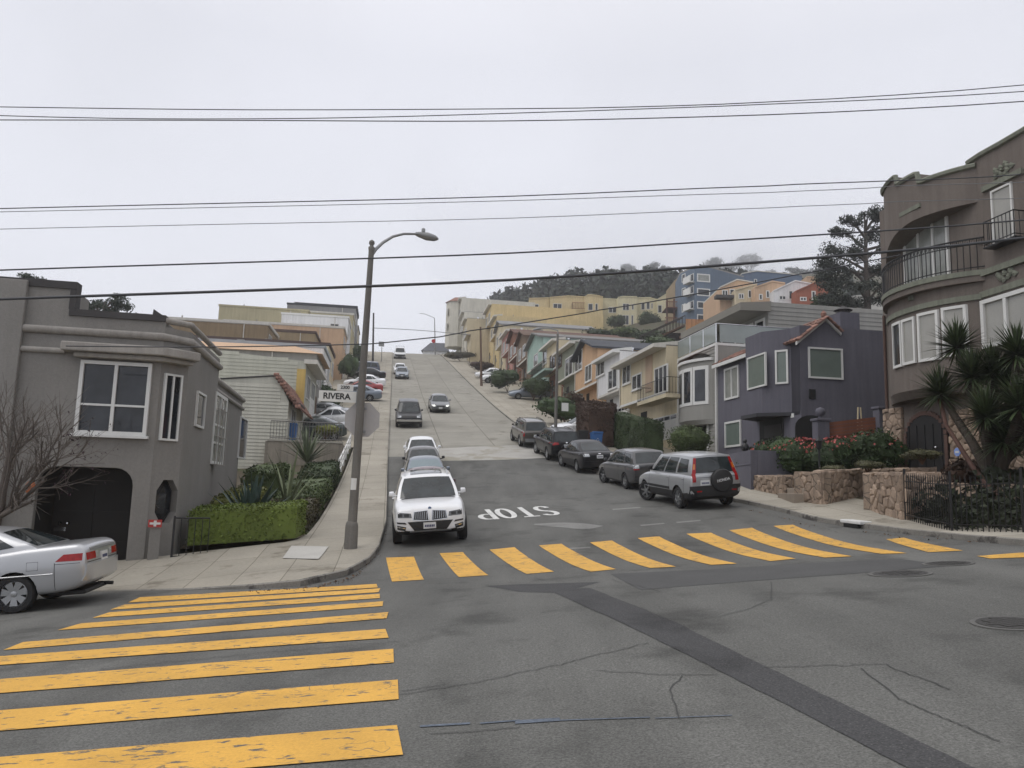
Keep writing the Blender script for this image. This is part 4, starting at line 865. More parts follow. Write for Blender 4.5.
focus = sedan(BLACKP, L=4.55, W=1.80, H_=1.47, det=2, rround=.88, lay=[('tail_light', 'r', ((.50, .84), (.86, .84), (.86, .97), (.54, .97)), LAMPG, dict(mir=1, off=.014)), ('badge', 'r', W4(-.06, .06, .95, .98), CHROME), ('bumper', 'r', W4(-.8, .8, .36, .62), BLACKP, dict(nu=8, off=.03)), ('headlight', 'f', W4(.5, .8, .6, .74), LAMPG, dict(mir=1))], plates=[('r', 0, .83)])
rear_car('black saloon with pale clear tail lamps parked beside the green hedge', focus, (578, 472.5), a9 + math.radians(4), math.radians(8))
tiguan = suv(BLACKP, L=4.45, W=1.81, H_=1.68, det=2, rails=CHROME, lay=[('tail_light', 'r', ((.42, .94), (.86, .90), (.86, 1.07), (.46, 1.05)), REDLAMP, dict(mir=1, off=.014)), ('bumper', 'r', W4(-.8, .8, .42, .68), BLACKP, dict(nu=8, off=.03)), ('badge', 'r', W4(-.05, .05, 1.0, 1.08), CHROME), ('headlight', 'f', W4(.5, .8, .7, .84), LAMPG, dict(mir=1))], plates=[('r', 0, .87)])
rear_car('black crossover with red tail lamps and chrome roof rails beside the lamp post', tiguan, (548, 460), a9 + math.radians(3), math.radians(6))
jimmy = suv(BRONZE, L=4.6, W=1.72, H_=1.68, det=2, rround=.95, bow=.04, rails=PLASTIC, wr=.78, cladz=.46, lay=[('tail_light', 'r', W4(.72, .83, .76, 1.02), REDLAMP, dict(mir=1, off=.012)), ('bumper', 'r', W4(-.84, .84, .42, .62), PEWTER, dict(nu=8, off=.08, th=.1)), ('headlight', 'f', W4(.5, .8, .7, .84), LAMPG, dict(mir=1))], plates=[('r', 0, .78)])
rear_car('boxy bronze grey estate at the uphill end where the concrete begins', jimmy, (520.5, 446.5), a9 + math.radians(2))
# traffic and cars higher up
mv = 'cars driving down the hill'
def front_car(label, P, px, hd, group, name='parked_car'):
    a = G(*px); c = a - Vector((math.cos(hd), math.sin(hd), 0)) * (P['wb'] / 2 + P['fo']); return car(label, P, (c.x, c.y), hd, group, name)
front_car('black off-roader with chrome bumper driving down near the left kerb', suv(BLACKP, L=4.9, W=1.95, H_=1.80, wb=2.8, nround=.93, lay=[('headlight', 'f', W4(.56, .86, .78, .92), LAMPG, dict(mir=1)), ('grille', 'f', W4(-.5, .5, .76, .94), PLASTIC), ('bumper', 'f', W4(-.9, .9, .50, .66), CHROME, dict(nu=8, off=.08, th=.1))], plates=[('f', 0, .57)]), (409, 428.5), DN, mv, 'car')
front_car('silver grey saloon with headlamps lit driving down mid street', sedan(paint('graphite_paint', (.11, .115, .125), metal=.3), lay=[('headlight', 'f', ((.46, .60), (.82, .62), (.82, .76), (.48, .70)), mat('lit_headlamp', (.9, .9, .85), emit=1.2), dict(mir=1)), ('grille', 'f', W4(-.34, .34, .55, .68), PLASTIC), ('air_intake', 'f', W4(-.6, .6, .26, .42), PLASTIC)], plates=[('f', 0, .47)]), (440.5, 413.5), DN, mv, 'car')
car('pale silver saloon parked in front of a white car, high on the hill', sedan(BLUEG), along(101, 1.35), DN, kerb)
car('white saloon half hidden behind the pale silver one high on the hill', sedan(WHITEP), along(107.5, 1.15), DN, kerb)
def pickup_extra(root, skin, lay, side, roof, tail, nose):
    m = MB()
    for x in (-.6, -2.2):
        for s in (1, -1): m.tube([(x, s * .8, 1.0), (x, s * .75, 2.15)], .03, 6)
        m.tube([(x, -.75, 2.15), (x, .75, 2.15)], .03, 6)
    for s in (1, -1): m.tube([(-.6, s * .75, 2.15), (-2.2, s * .75, 2.15)], .03, 6)
    m.build('ladder_rack', CHROME, root, local=True)
car('white pickup with black grille and ladder rack at the crest', suv(WHITEP, L=5.4, W=2.15, H_=2.0, wb=3.4, fo=.9, nround=.94, cab=(1.35, .7, -.7, -.95), top=[(-2.8, 1.05), (-1, 1.1), (1.3, 1.12), (2.3, 1.05), (2.6, .9)], lay=[('grille', 'f', W4(-.95, .95, .45, .98), PLASTIC, dict(nu=8)), ('headlight', 'f', W4(.66, .93, .80, .96), LAMPG, dict(mir=1, off=.02))], plates=[], extra=[pickup_extra]), along(141, 1.35), DN, kerb, 'parked_pickup', 'pickup')
# driveways on the left of the street: noses to the garages, tails to the pavement
lk = 'cars standing across the driveways'
def drive(label, P, s, t, out=False, side_=-1, g=lk):
    hd = math.radians(9) + (0 if out else math.pi)
    return car(label, {**P, 'lift': .13}, along(s, t), hd, g)
DG = paint('dark_green_paint', (.03, .045, .042), metal=.2)
drive('dark car behind the driveway fence, glimpsed through its bars', sedan(DG, L=4.4), 50.3, -4.7)
drive('white hatchback in the driveway between the fenced dark car and silver coupe', sedan(WHITEP, L=4.2, H_=1.46), 55.5, -3.9)
drive('silver coupe nose out below the street name sign', sedan(PEWTER, L=4.4, H_=1.33), 59.6, -4.6, True)
drive('grey green saloon with red tail lamps standing across the pavement', sedan(BLUEG, L=4.7), 73.5, -3.2)
drive('red coupe standing across the pavement between grey and white cars', sedan(REDP, L=4.4, H_=1.36), 80.0, -2.9)
drive('white saloon behind the red coupe across the pavement', sedan(WHITEP, L=4.6), 86.0, -2.9)
drive('black saloon with silver wheels across the pavement, uphill of the white one', sedan(BLACKP, L=4.6), 96.0, -3.0)
drive('dark blue pickup uphill of the black saloon on the left side', suv(paint('navy_paint', (.03, .045, .08)), L=4.9, H_=1.75), 103, -4.2)
drk = 'cars in the driveways across the street'
p = G(567, 437, .13); car('white saloon behind the lamp post beside the brown hedge', {**sedan(WHITEP, L=4.6), 'lift': .13}, (p.x + 1.2, p.y + .5), math.radians(9 + 180), drk)
drive('silver van in front of the white house garage behind the brown hedge', suv(SILVER, L=4.4, H_=1.72), 50.3, 14.9, True, g=drk)
drive('slate blue car against the dark round bushes higher up', sedan(BLUEG, L=4.4), 79.0, 14.4, g=drk)
drive('white van with dark wheels, lower of two white vehicles far uphill', suv(WHITEP, L=4.6), 96.5, 13.4, g=drk)
drive('white saloon, upper of two white vehicles far uphill', sedan(WHITEP, L=4.6), 103.0, 13.4, g=drk)
# ------------------------------------------------------------------ the corner house on the left
TAUPE = stucco('taupe_stucco', (.225, .215, .20), streak=.07); TRIML = stucco('pale_taupe_trim', (.33, .31, .285), streak=.2); CAPD = mat('dark_roof_cap', (.055, .052, .052), var=.2)
azb = math.radians(11.5); be, bn = Vector((math.cos(azb), math.sin(azb), 0)), Vector((math.sin(azb), -math.cos(azb), 0)); bd = Vector((-math.sin(azb), math.cos(azb), 0))
FA = Fr((-9.23, 18.9), be, bn); uA = FA.px(154, 450)[0]
pB = FA(uA, 0, 0); FB = Fr(pB, (math.sin(math.radians(33.5)), math.cos(math.radians(33.5)), 0), (math.cos(math.radians(33.5)), -math.sin(math.radians(33.5)), 0)); uB = FB.px(183, 430)[0]
pC = FB(uB, 0, 0); FC = Fr(pC, bd, be); uC1, uC2 = FC.px(215, 420)[0], FC.px(247, 430)[0]
zR, zL = FA.px(120, 318)[1], FA.px(40, 286)[1]; zm1 = FA.px(100, 333)[1]; zm2 = FA.px(45, 350)[1]; zAw = FA.px(110, 350)[1]
root = thing('corner_house', 'taupe stucco corner house with dark arched entrance and white sash window', 'house', (pB.x, pB.y, -.6))
g0 = H(pB.x, pB.y)
ox0, ox1, _, oz = FA.rect(33, 130, 467, 560)
rc = .42; arch = [(ox0 + rc - rc * math.cos(a * math.pi / 10), oz - rc + rc * math.sin(a * math.pi / 10)) for a in range(6)] + [(ox1 - rc + rc * math.sin(a * math.pi / 10), oz - rc + rc * math.cos(a * math.pi / 10)) for a in range(6)]
uL = -14; uS = FA.px(71, 300)[0]
m = MB(FA); m.prism([(uL, -2.5), (ox0, -2.5)] + arch + [(ox1, -2.5), (uA, -2.5), (uA, zR), (uS, zR), (uS, zL), (uL, zL)], -1.3, 0)
m.build('wall', TAUPE, root, bevel=.015)
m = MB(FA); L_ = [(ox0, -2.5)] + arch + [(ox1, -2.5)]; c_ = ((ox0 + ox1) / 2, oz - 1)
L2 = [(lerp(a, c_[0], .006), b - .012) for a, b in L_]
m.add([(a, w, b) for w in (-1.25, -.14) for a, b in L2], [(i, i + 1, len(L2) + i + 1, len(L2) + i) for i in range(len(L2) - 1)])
m.build('porch_shade', mat('porch_shade_black', (.018, .017, .016), rough=.85, var=.3), root, recalc=False)  # added black skin: the recess's shade painted onto its reveals
m = MB(); q = [FA(uL, -1.31, 0), FA(uA, -1.31, 0), FB(.02, -.02, 0), pC, FC(uC1, 0, 0), FC(uC1, -12, 0), FA(uL, -12, 0)]
m.slab([(p.x, p.y) for p in q], -2.5, zR - .15); cwall = m.build('wall', TAUPE, root); m = MB()
z2 = FC.px(232, 386)[1]; q2 = [FC(uC1 - .02, -.25, 0), FC(uC2, -.25, 0), FC(uC2, -12, 0), FC(uC1 - .02, -12, 0)]
m.slab([(p.x, p.y) for p in q2], -2.5, z2)
m.build('wall', TAUPE, root)
pp = [FA(uA, 0, 0), pC, FC(uC1, 0, 0)]
m = MB(FA); m.box(uS, uA, -.30, .05, zR - .02, zR + .14).box(uL, uS + .12, -.30, .05, zL - .02, zL + .16).box(uS - .02, uS + .12, -.29, .04, zR + .14, zL - .02)
m.build('roof_cap', CAPD, root)
def mould(prof, path, name):                 # bull-nose bands running round the corner
    for z, r in prof: m_ = MB().tube([p + UP * z for p in path], r, 10).build(name, TRIML, root, smooth=50)
mould([(zm1, .10)], [FA(uL, .02, 0), FA(uA, .02, 0), pC + be * .02, FC(uC1, .02, 0)], 'cornice')
mould([(zR + .03, .08)], [FA(uA - .1, -.02, 0), pC - be * .02, FC(uC1, -.02, 0)], 'cornice')
mould([(zm2, .075)], [FA(uL, .02, 0), FA(FA.px(66, 348)[0], .02, 0)], 'cornice')
mould([(z2 - .02, .10), (z2 - .36, .08)], [FC(uC1, -.23, 0), FC(uC2 + .05, -.23, 0)], 'cornice')
MB(FA).box(uL, FA.px(16, 400)[0], 0, .14, -2.5, zL + .1).build('pilaster', TAUPE, root, bevel=.02)
ua0 = FA.px(66, 350)[0]; m = MB()
q = [FA(ua0, .02, 0), FA(ua0, .42, 0), FA(uA + .10, .42, 0), FB(.25, .42, 0), FB(uB + .05, .42, 0), FB(uB + .16, .05, 0), FC(.05, -.05, 0)]
m.slab([(p.x, p.y) for p in q], zAw - .12, zAw + .10); q = [FA(ua0 + .25, .02, 0), FA(ua0 + .25, .26, 0), FA(uA + .06, .26, 0), FB(uB - .02, .26, 0), FC(.02, -.05, 0)]
m.slab([(p.x, p.y) for p in q], zAw - .24, zAw - .122); m.build('awning', TRIML, root, bevel=.03)
w = FA.rect(78, 150, 362, 435); window(FA, root, *w[:2], w[2], w[3], cols=(.5,), rows=(.40,), fw=.085, proud=.09, glass=GLASS, sill=True)
w = FB.rect(161.5, 179.5, 374, 441); window(FB, root, *w, cols=(.5,), fw=.05, proud=.06)
w = FC.rect(195, 203.5, 392, 428); window(FC, root, *w, cols=(), fw=.06)
w = FC.rect(238.5, 245.5, 417, 459, -.25); window(FC, root, *w, w=-.25, cols=(), fw=.06)
w = FC.rect(211, 223, 393, 465, -.05); 
f = window(FC, root, *w, w=-.02, cols=(.5,), rows=(.3, .55), fw=.10, glass=GLASSL)
m = MB(FC)
for k in range(5): u = lerp(w[0], w[1], (k + .5) / 5); m.tube([(u, .10, w[2]), (u, .10, w[3] - .5)], .014, 5)
for k in range(3): z = lerp(w[2], w[3] - .5, k / 2); m.tube([(w[0], .10, z), (w[1], .10, z)], .016, 5)
m.tube([(lerp(w[0], w[1], .5) + .28 * math.cos(a * .35), .10, w[3] - .45 + .3 * math.sin(a * .35)) for a in range(19)], .016, 5); m.build('window_grille', TRIML, root)
w = FB.rect(156, 177, 480, 523); uc, zc, ru, rz = (w[0] + w[1]) / 2, (w[2] + w[3]) / 2, (w[1] - w[0]) / 2, (w[3] - w[2]) / 2; o8 = [(-.45, -1), (.45, -1), (1, -.5), (1, .5), (.45, 1), (-.45, 1), (-1, .5), (-1, -.5)]
ct = MB(FB).prism([(uc + a * ru, zc + b * rz) for a, b in o8], -.30, .3).build('cutter', TAUPE, root); bo = cwall.modifiers.new('b', 'BOOLEAN'); bo.object = ct; bo.solver = 'EXACT'
dg = bpy.context.evaluated_depsgraph_get(); me = bpy.data.meshes.new_from_object(cwall.evaluated_get(dg)); cwall.modifiers.clear(); cwall.data = me; bpy.data.objects.remove(ct)
f = MB(FB).prism([(uc + a * ru * .995, zc + b * rz * .995) for a, b in o8], -.299, -.26).build('window', BLACKM, root); MB(FB).prism([(uc + a * ru * .88, zc + b * rz * .9) for a, b in o8], -.259, -.25).build('pane', GLASS, f)
dd = mat('dark_timber', (.016, .014, .013), rough=.6, var=.3); m = MB(FA)
zb = g0 - .35; m.box(ox0 - .3, ox1 + .3, -1.32, -1.22, zb - 1, oz + .3)
for k in range(2):
    u0, u1 = lerp(ox0, ox1, .05 + .45 * k), lerp(ox0, ox1, .48 + .45 * k)
    for r in range(3): m.box(u0 + .08, u1 - .08, -1.23, -1.19, zb + .1 + r * .75, zb + .75 + r * .75)
dr = m.build('door', dd, root)
for px_ in (60.5, 68): u, z = FA.px(px_, 523, -1.2); MB(FA).lathe([(.035, -.06), (.05, 0), (.02, .03)], 10, (u, -1.16, z), 'y').build('handle', CHROME, dr)
MB(FA).box(FA.px(54, 528, -1.2)[0], FA.px(66, 528, -1.2)[0], -1.22, -1.17, FA.px(60, 531, -1.2)[1], FA.px(60, 527, -1.2)[1]).build('letter_plate', CHROME, dr)
MB(FA).box(ox0 - .5, ox1 + .3, -1.25, .25, -2.5, g0 - .30).build('step', mat('dark_step', (.05, .047, .043), var=.3), root)  # step coloured dark to carry the porch's shade
# roof gear seen over the parapet
for k, (x, y) in enumerate(((137, 316), (155, 313))):
    u, z = FA.px(x, y, -4); o = thing('roof_vent', ['small dark wedge vent on the flat roof, left of two', 'small dark wedge vent on the flat roof, right of two'][k], 'roof vent', tuple(FA(u, -4, z - .4)))
    MB(FA).prism([(u - .12, z - .8), (u + .3, z - .8), (u + .3, z - .1), (u - .05, z + .12)], -4.3, -4).build('hood', CAPD, o); MB(FA).lathe([(.1, 0), (.1, .5)], 8, (u + .1, -4.15, z - 1.2)).build('pipe', CHROME, o)
# hanging red lantern by the doorway
u, z = FA.px(30.5, 487, .3); p = FA(u, .3, z); o = thing('lantern', 'small orange red lantern hanging beside the dark arched entrance', 'lantern', tuple(p))
MB().lathe([(.05, -.16), (.10, -.10), (.11, .05), (.06, .13), (.02, .15)], 8, p).build('shade', mat('orange_glaze', (.42, .13, .05), rough=.4, var=.4, scale=9), o); MB(FA).tube([(u, .3, z + .14), (u, .3, z + .32), (u, -.02, z + .34)], .008, 4).build('hook', BLACKM, o)
# gate between house and hedge, with its sign
p0, p1 = G(171, 561), G(196, 558); p1 = p0 + (p1 - p0).normalized() * ((p1 - p0).length + .25); e = (p1 - p0); e.z = 0; L = e.length; e.normalize(); FG = Fr(p0, e, Vector((e.y, -e.x, 0))); zg = p0.z + .03
o = thing('garden_gate', 'black iron garden gate between taupe house and clipped hedge', 'gate', tuple(p0)); rail(FG, o, [(0, 0), (L, 0)], zg, zg + 1.0, step=.14, name='bars'); MB(FG).box(-.025, .025, -.025, .025, zg, zg + 1.05).build('post', BLACKM, o)
u, z = FG.px(155, 523, .0); o = thing('security_sign', 'small red sign with white cross on a post at the garden gate', 'sign', tuple(FG(u, .02, zg)))
MB(FG).box(u - .10, u + .14, -.08, -.01, zg - .2, z - .11).build('post', TAUPE, o); MB(FG).box(u - .15, u + .15, .02, .035, z - .10, z + .08).build('board', mat('sign_red', (.38, .035, .03), rough=.4), o); MB(FG).box(u - .03, u + .03, .036, .042, z - .08, z + .06).box(u - .12, u + .12, .035, .0415, z - .035, z + .015).build('cross', WHITE, o)
# ------------------------------------------------------------------ front garden
HG = leafm('bright_hedge_leaf', (.098, .132, .024)); HD = leafm('dark_hedge_leaf', (.036, .054, .022)); HM = leafm('mid_hedge_leaf', (.058, .082, .028)); HBR = leafm('bronze_hedge_leaf', (.062, .056, .03)); HY = leafm('yellowing_leaf', (.12, .13, .03))
gz = lambda x, y: H(x, y) + .10
def stp(L): return [tuple(st(*p))[:2] for p in L]
hedge('clipped_hedge', 'bright green clipped box hedge beside the iron gate', 'hedge', stp([(20.95, -4.9), (20.95, -2.25), (21.8, -2.1), (21.9, -3.6), (22.3, -4.9)]),   .12, 1.0, HG, 520, .042, .05, slope=gz)
o = thing('hedge_kerb', 'low concrete kerb under the bright green box hedge', 'kerb', tuple(st(20.9, -3.7, H(*st(20.9, -3.7)[:2])))); m = MB()
a, b = st(20.85, -5.3), st(20.85, -2.15); FK = Fr(a, b - a, -D_); L = (b - a).length; z0, z1 = gz(a.x, a.y), gz(b.x, b.y); m.add([(u, w, (z0 if u == 0 else z1) + z) for z in (-.3, .14) for w in (-.2, .02) for u in (0, L)], [(0, 1, 3, 2), (4, 5, 7, 6), (0, 1, 5, 4), (2, 3, 7, 6), (0, 2, 6, 4), (1, 3, 7, 5)]); m.build('edging', CONC, o)
gh = 'clipped shrubs stepping up the pavement edge'
hedge('clipped_shrub', 'bronze tinged clipped shrub behind the corner of the bright hedge', 'shrub', stp([(22.6, -3.3), (22.6, -2.2), (26.4, -2.15), (26.4, -3.6)]), 0, .6, HBR, 330, .05, .09, gh, slope=gz)
hedge('clipped_shrub', 'yellowish shrub left of the bronze tinged clipped shrub', 'shrub', stp([(24, -5.0), (24, -3.9), (27, -3.9), (27, -5.0)]), 0, 1.0, HY, 220, .06, .15, gh, slope=gz)
hedge('clipped_shrub', 'mid green shrub halfway up the pavement border, below the spiky variegated plant', 'shrub', stp([(27, -3.7), (27, -2.2), (31.5, -2.15), (31.5, -3.9)]), 0, .7, HM, 280, .055, .12, gh, slope=gz)
hedge('clipped_shrub', 'dark green shrub at the foot of the grey stop sign pole', 'shrub', stp([(32.2, -3.5), (32.2, -2.15), (36.5, -2.15), (36.5, -3.6)]), 0, .8, HD, 260, .06, .14, gh, slope=gz)
hedge('clipped_shrub', 'deep green round shrub in front of the retaining wall', 'shrub', stp([(32.5, -5.6), (32.5, -4.2), (35, -4.2), (35, -5.6)]), 0, .95, HM, 260, .07, .25, gh, slope=gz)
AG = mat('agave_leaf', (.06, .095, .078), rough=.55, var=.2, scale=2, island=.2); AV = mat('flax_leaf', (.16, .19, .10), rough=.6, var=.3, scale=1.5, island=.4)
p = st(23.2, -3.75); c = (p.x, p.y, gz(p.x, p.y) + .2); o = thing('agave', 'large blue grey agave behind the bright hedge', 'agave', c); m = MB(); blades(m, c, 34, 1.45, .115, (30, 88), .18); m.build('leaves', AG, o, recalc=False, smooth=40)
p = st(24.6, -2.95); c = (p.x, p.y, gz(p.x, p.y) + .5); o = thing('flax_plant', 'thin striped flax leaning right beside the blue grey agave', 'flax', c); m = MB(); blades(m, c, 14, 1.8, .045, (50, 80), .35); m.build('leaves', AV, o, recalc=False, smooth=40)
p = st(36.2, -3.6); c = (p.x, p.y, gz(p.x, p.y) + .8); o = thing('agave', 'spiky variegated plant in front of the retaining wall', 'agave', c); m = MB(); blades(m, c, 60, 1.65, .055, (28, 88), .4); m.build('leaves', mat('variegated_leaf', (.17, .20, .13), rough=.6, var=.3, island=.4), o, recalc=False, smooth=40)
# low white garden rail along the pavement
o = thing('handrail', 'white wooden handrail along the pavement behind the stop sign', 'handrail', tuple(st(40, -2.2, H(*st(40, -2.2)[:2])))); m = MB()
L = [st(s, -2.2, H(*st(s, -2.2)[:2])) for s in lines(36.5, 46.5, 2)]
for z in (.35, .62, .9): m.tube([p + UP * z for p in L], .045, 4)
for p in L: m.tube([p - UP * .1, p + UP * 1.0], .05, 4)
m.build('rails', WHITE, o)
# retaining wall with a fence over it
zt = 3.68; FW = Fr(st(41, 0), N_, -D_)
o = thing('retaining_wall', 'weathered concrete retaining wall under the metal fence', 'retaining wall', tuple(st(41, -4, 2)))
MB(FW).box(-6.2, -2.35, -7.4, 0, .5, zt).build('wall', mat('weathered_concrete', (.24, .215, .175), var=.2, scale=.8, streak=.3, fine=.12), o); MB(FW).box(-6.1, -2.3, -.28, .04, zt + .002, zt + .09).build('coping', CONC, o)
o = thing('metal_fence', 'grey metal bar fence on top of the retaining wall', 'fence', tuple(st(41, -4, zt))); rail(FW, o, [(-6.0, -.1), (-2.4, -.1)], zt + .1, zt + 1.05, mat('grey_metal', (.12, .115, .11), rough=.5), step=.15, r=.016, name='bars', top=.03)
p = st(43.0, -5.2, zt); o = thing('wheelie_bin', 'blue wheeled bin behind the bars of the driveway fence', 'bin', tuple(p)); BLUEB = mat('blue_bin_plastic', (.03, .11, .30), rough=.5)
def bin_(o, p, m_, F):
    m = MB(F); m.add([(a * (.24 if z < .5 else .30), b * (.28 if z < .5 else .36), z) for z in (.06, .98) for b in (-1, 1) for a in (-1, 1)], [(0, 1, 3, 2), (4, 5, 7, 6), (0, 1, 5, 4), (2, 3, 7, 6), (0, 2, 6, 4), (1, 3, 7, 5)]); m.build('body', m_, o, bevel=.02)
    MB(F).add([(a * .32, b * .39, .985 + (.06 if b < 0 else .11) * (z)) for z in (0, 1) for b in (-1, 1) for a in (-1, 1)], [(0, 1, 3, 2), (4, 5, 7, 6), (0, 1, 5, 4), (2, 3, 7, 6), (0, 2, 6, 4), (1, 3, 7, 5)]).build('lid', m_, o, bevel=.02)
    for a in (-.25, .25): MB(F).lathe([(.1, -.025), (.1, .025)], 12, (a, -.27, .1), 'x').build('wheel', RUBBER, o)
class FrZ(Fr):
    def __init__(s, p, e, n): Fr.__init__(s, p, e, n); s.z0 = p[2]
    def __call__(s, u, w, z): return Fr.__call__(s, u, w, z + s.z0)
bin_(o, p, BLUEB, FrZ(p, N_, -D_))
# ------------------------------------------------------------------ the stepped row of houses up the left side
def vol(F, u0, u1, w0, w1, z0, z1, m_, root, name='wall'): return MB(F).box(u0, u1, w0, w1, z0, z1).build(name, m_, root)
def siding(F, root, u0, u1, w, z0, ztop, m_, step=.18, name='siding'):
    m = MB(F); z = z0
    while True:
        top = max(ztop(u0), ztop(u1), ztop((u0 + u1) / 2))
        if z >= top: break
        us = [u0 + (u1 - u0) * i / 24 for i in range(25)]; ok = [u for u in us if ztop(u) >= z + step * .5]
        if ok: m.add([(u, w + o, zz) for u in (ok[0], ok[-1]) for o, zz in ((0, z), (.035, z), (.008, z + step), (0, z + step))], [(0, 1, 5, 4), (1, 2, 6, 5), (2, 3, 7, 6), (0, 4, 7, 3), (0, 3, 2, 1), (4, 5, 6, 7)])
        z += step
    return m.build(name, m_, root)
SIDW = mat('cream_siding', (.50, .49, .42), rough=.75, var=.05, streak=.14); SIDP = mat('pale_green_siding', (.40, .40, .34), rough=.8, var=.07, streak=.15)
FLs = lambda s: Fr(st(s, 0), N_, -D_)            # frame on a wall across the street direction: u = t
# first: cream boarded house with red tile verge
s1, s2, tf = 41.6, 48.8, -5.25; F = FLs(s1); zE, zP = F.px(300, 402)[1], F.px(277, 376)[1]; uP = F.px(277, 376)[0]; zW = F.px(243, 385)[1]
o = thing('boarded_house', 'cream boarded house with red tiled verge above the retaining wall', 'house', tuple(st(s1, tf, 2.5)))
MB(F).prism([(-16, 1.0), (tf, 1.0), (tf, zE), (uP, zP), (-11, zW), (-16, zW)], -(s2 - s1), -.03).build('wall', SIDW, o)
siding(F, o, -16, tf, -.03, 2.0, lambda u: zW if u < -11 else (lerp(zW, zP, (u + 11) / (uP + 11)) if u < uP else lerp(zP, zE, (u - uP) / (tf - uP))), SIDW)
MB(F).tube([(-16, .0, zW + .03), (-11, .0, zW + .03), (uP, .0, zP + .03)], .04, 5).build('roof_edge', CAPD, o)
tile_roof(F, o, [(tf + .55, .22, zE - .35), (tf + .55, -(s2 - s1), zE - .35), (uP, -(s2 - s1), zP + .1), (uP, .22, zP + .1)], rows=9, colsz=.26)
m = MB(F)
for i in range(11): k = i / 10; m.lathe([(.10, -.15), (.12, .12)], 8, (lerp(uP, tf + .5, k), .12, lerp(zP, zE - .3, k) + .05), 'x')
m.build('verge_tiles', TILE, o)
FS = Fr(st(0, tf), D_, N_)
window(FS, o, s1 + 1.2, s1 + 3.2, 4.6, 5.6, w=0); MB(FS).box(s1 + 1.0, s1 + 3.4, 0, .5, 5.75, 5.85).build('window_hood', CAPD, o)
# second: pale boarded house, yellow front edge
YEL = stucco('yellow_stucco', (.50, .36, .13)); 
s1, s2, tf = 48.9, 56.4, -5.3; F = FLs(s1); za, zb_ = F.px(225, 346)[1], F.px(318, 362)[1]
o = thing('boarded_house', 'taller pale green grey boarded house with yellow front corner', 'house', tuple(st(s1, tf, 4)))
MB(F).prism([(-20, 2), (tf, 2), (tf, zb_), (-20, za + .4)], -(s2 - s1), -.03).build('wall', SIDP, o); siding(F, o, -20, tf - .5, -.03, 4.0, lambda u: lerp(za + .4, zb_, (u + 20) / (tf + 20)), SIDP, .22)
MB(F).box(tf - .5, tf + .02, -.1, .03, 2, zb_ - .5).build('corner_pilaster', YEL, o); MB(F).box(tf - .1, tf + .7, -(s2 - s1), .1, zb_ - .15, zb_ + .12).build('eave', CREAMT, o)
FS = Fr(st(0, tf), D_, N_); window(FS, o, s1 + 1, s1 + 3, zb_ - 2.2, zb_ - .7); window(FS, o, s1 + 4.2, s1 + 6.4, zb_ - 2.2, zb_ - .7); garage(FS, o, s1 + 3.4, s1 + 6.6, 5.2, 7.3, .03, WHITE)
row = 'houses stepping up the left side of the street'
PEACH = stucco('peach_stucco', (.52, .36, .24)); TAN = stucco('tan_stucco', (.29, .225, .14)); BROWNS = stucco('brown_stucco', (.24, .18, .11), streak=.2); CREAM = stucco('cream_stucco', (.55, .48, .34)); WHT = stucco('white_stucco', (.66, .66, .66)); OLIVE = stucco('olive_yellow_stucco', (.40, .36, .235)); GREYS = stucco('grey_stucco', (.22, .22, .22)); MINT = stucco('mint_stucco', (.32, .43, .385)); PINK = stucco('pink_stucco', (.46, .24, .21)); RUST = stucco('rust_stucco', (.21, .10, .065)); ORANGE = stucco('orange_stucco', (.50, .33, .205)); SAGE = stucco('sage_stucco', (.22, .235, .185)); GREYG = stucco('warm_grey_stucco', (.27, .26, .24)); YCR = stucco('yellow_cream_stucco', (.56, .45, .25)); LEM = stucco('pale_lemon_stucco', (.56, .51, .34))
def left_house(label, s1, L, tf, tb, h, m_, roofm, wins=2, pent=0, door=WHITE, hip=False):
    F = FLs(s1); zb = Hst(s1, tf) ; z1 = zb + h; o = thing('row_house', label, 'house', tuple(st(s1, tf, zb)), row)
    MB(F).box(tb, tf, -L, 0, zb - 3, z1).build('wall', m_, o)
    m = MB(F)
    if hip: m.add([(tb, .25, z1), (tf + .4, .25, z1), (tf + .4, -L - .1, z1), (tb, -L - .1, z1), (tb + 2, -L / 2, z1 + 1.1), (tf - 2, -L / 2, z1 + 1.1)], [(0, 1, 5, 4), (1, 2, 5), (2, 3, 4, 5), (3, 0, 4), (0, 3, 2, 1)])
    else: m.box(tb - .05, tf + .06, -L, -.002, z1, z1 + .05).box(tb - .1, tf + .1, -.22, .06, z1 + .051, z1 + .30).box(tf - .2, tf + .12, -L, -.23, z1 + .051, z1 + .34)
    m.build('roof', roofm, o)
    FS = Fr(st(0, tf), D_, N_)
    for i in range(wins): u = s1 + L * (i + .25) / wins; window(FS, o, u, u + L / wins * .5, z1 - 2.1, z1 - .7, fw=.09)
    garage(FS, o, s1 + L * .35, s1 + L * .82, zb + .3, zb + 2.4, .03, door)
    MB(FS).box(s1 + L * .1, s1 + L * .25, -.05, .03, zb + .2, zb + 2.3).build('door', WOOD, o)
    if pent:
        p0, p1, ph, pm = pent; MB(F).box(p0, p1, -L + .5, -.6, z1, z1 + ph).build('roof_storey', pm, o)
    for q_ in range(3): MB(F).lathe([(.07, -.1), (.07, .6)], 6, (lerp(tb, tf, .25 + .25 * q_), -1.5 - q_ * 1.4, z1 + .2)).build('vent_pipe', GREYG, o)
    MB(F).tube([(lerp(tb, tf, .8), .04, z1), (lerp(tb, tf, .8), .04, zb)], .05, 5).build('downpipe', CREAMT, o)
    k = lerp(tb, tf, .6); MB(F).box(k - .3, k + .3, -L * .6 - .3, -L * .6 + .3, z1 + .05, z1 + 1.1).build('chimney', GREYG, o)
    return o
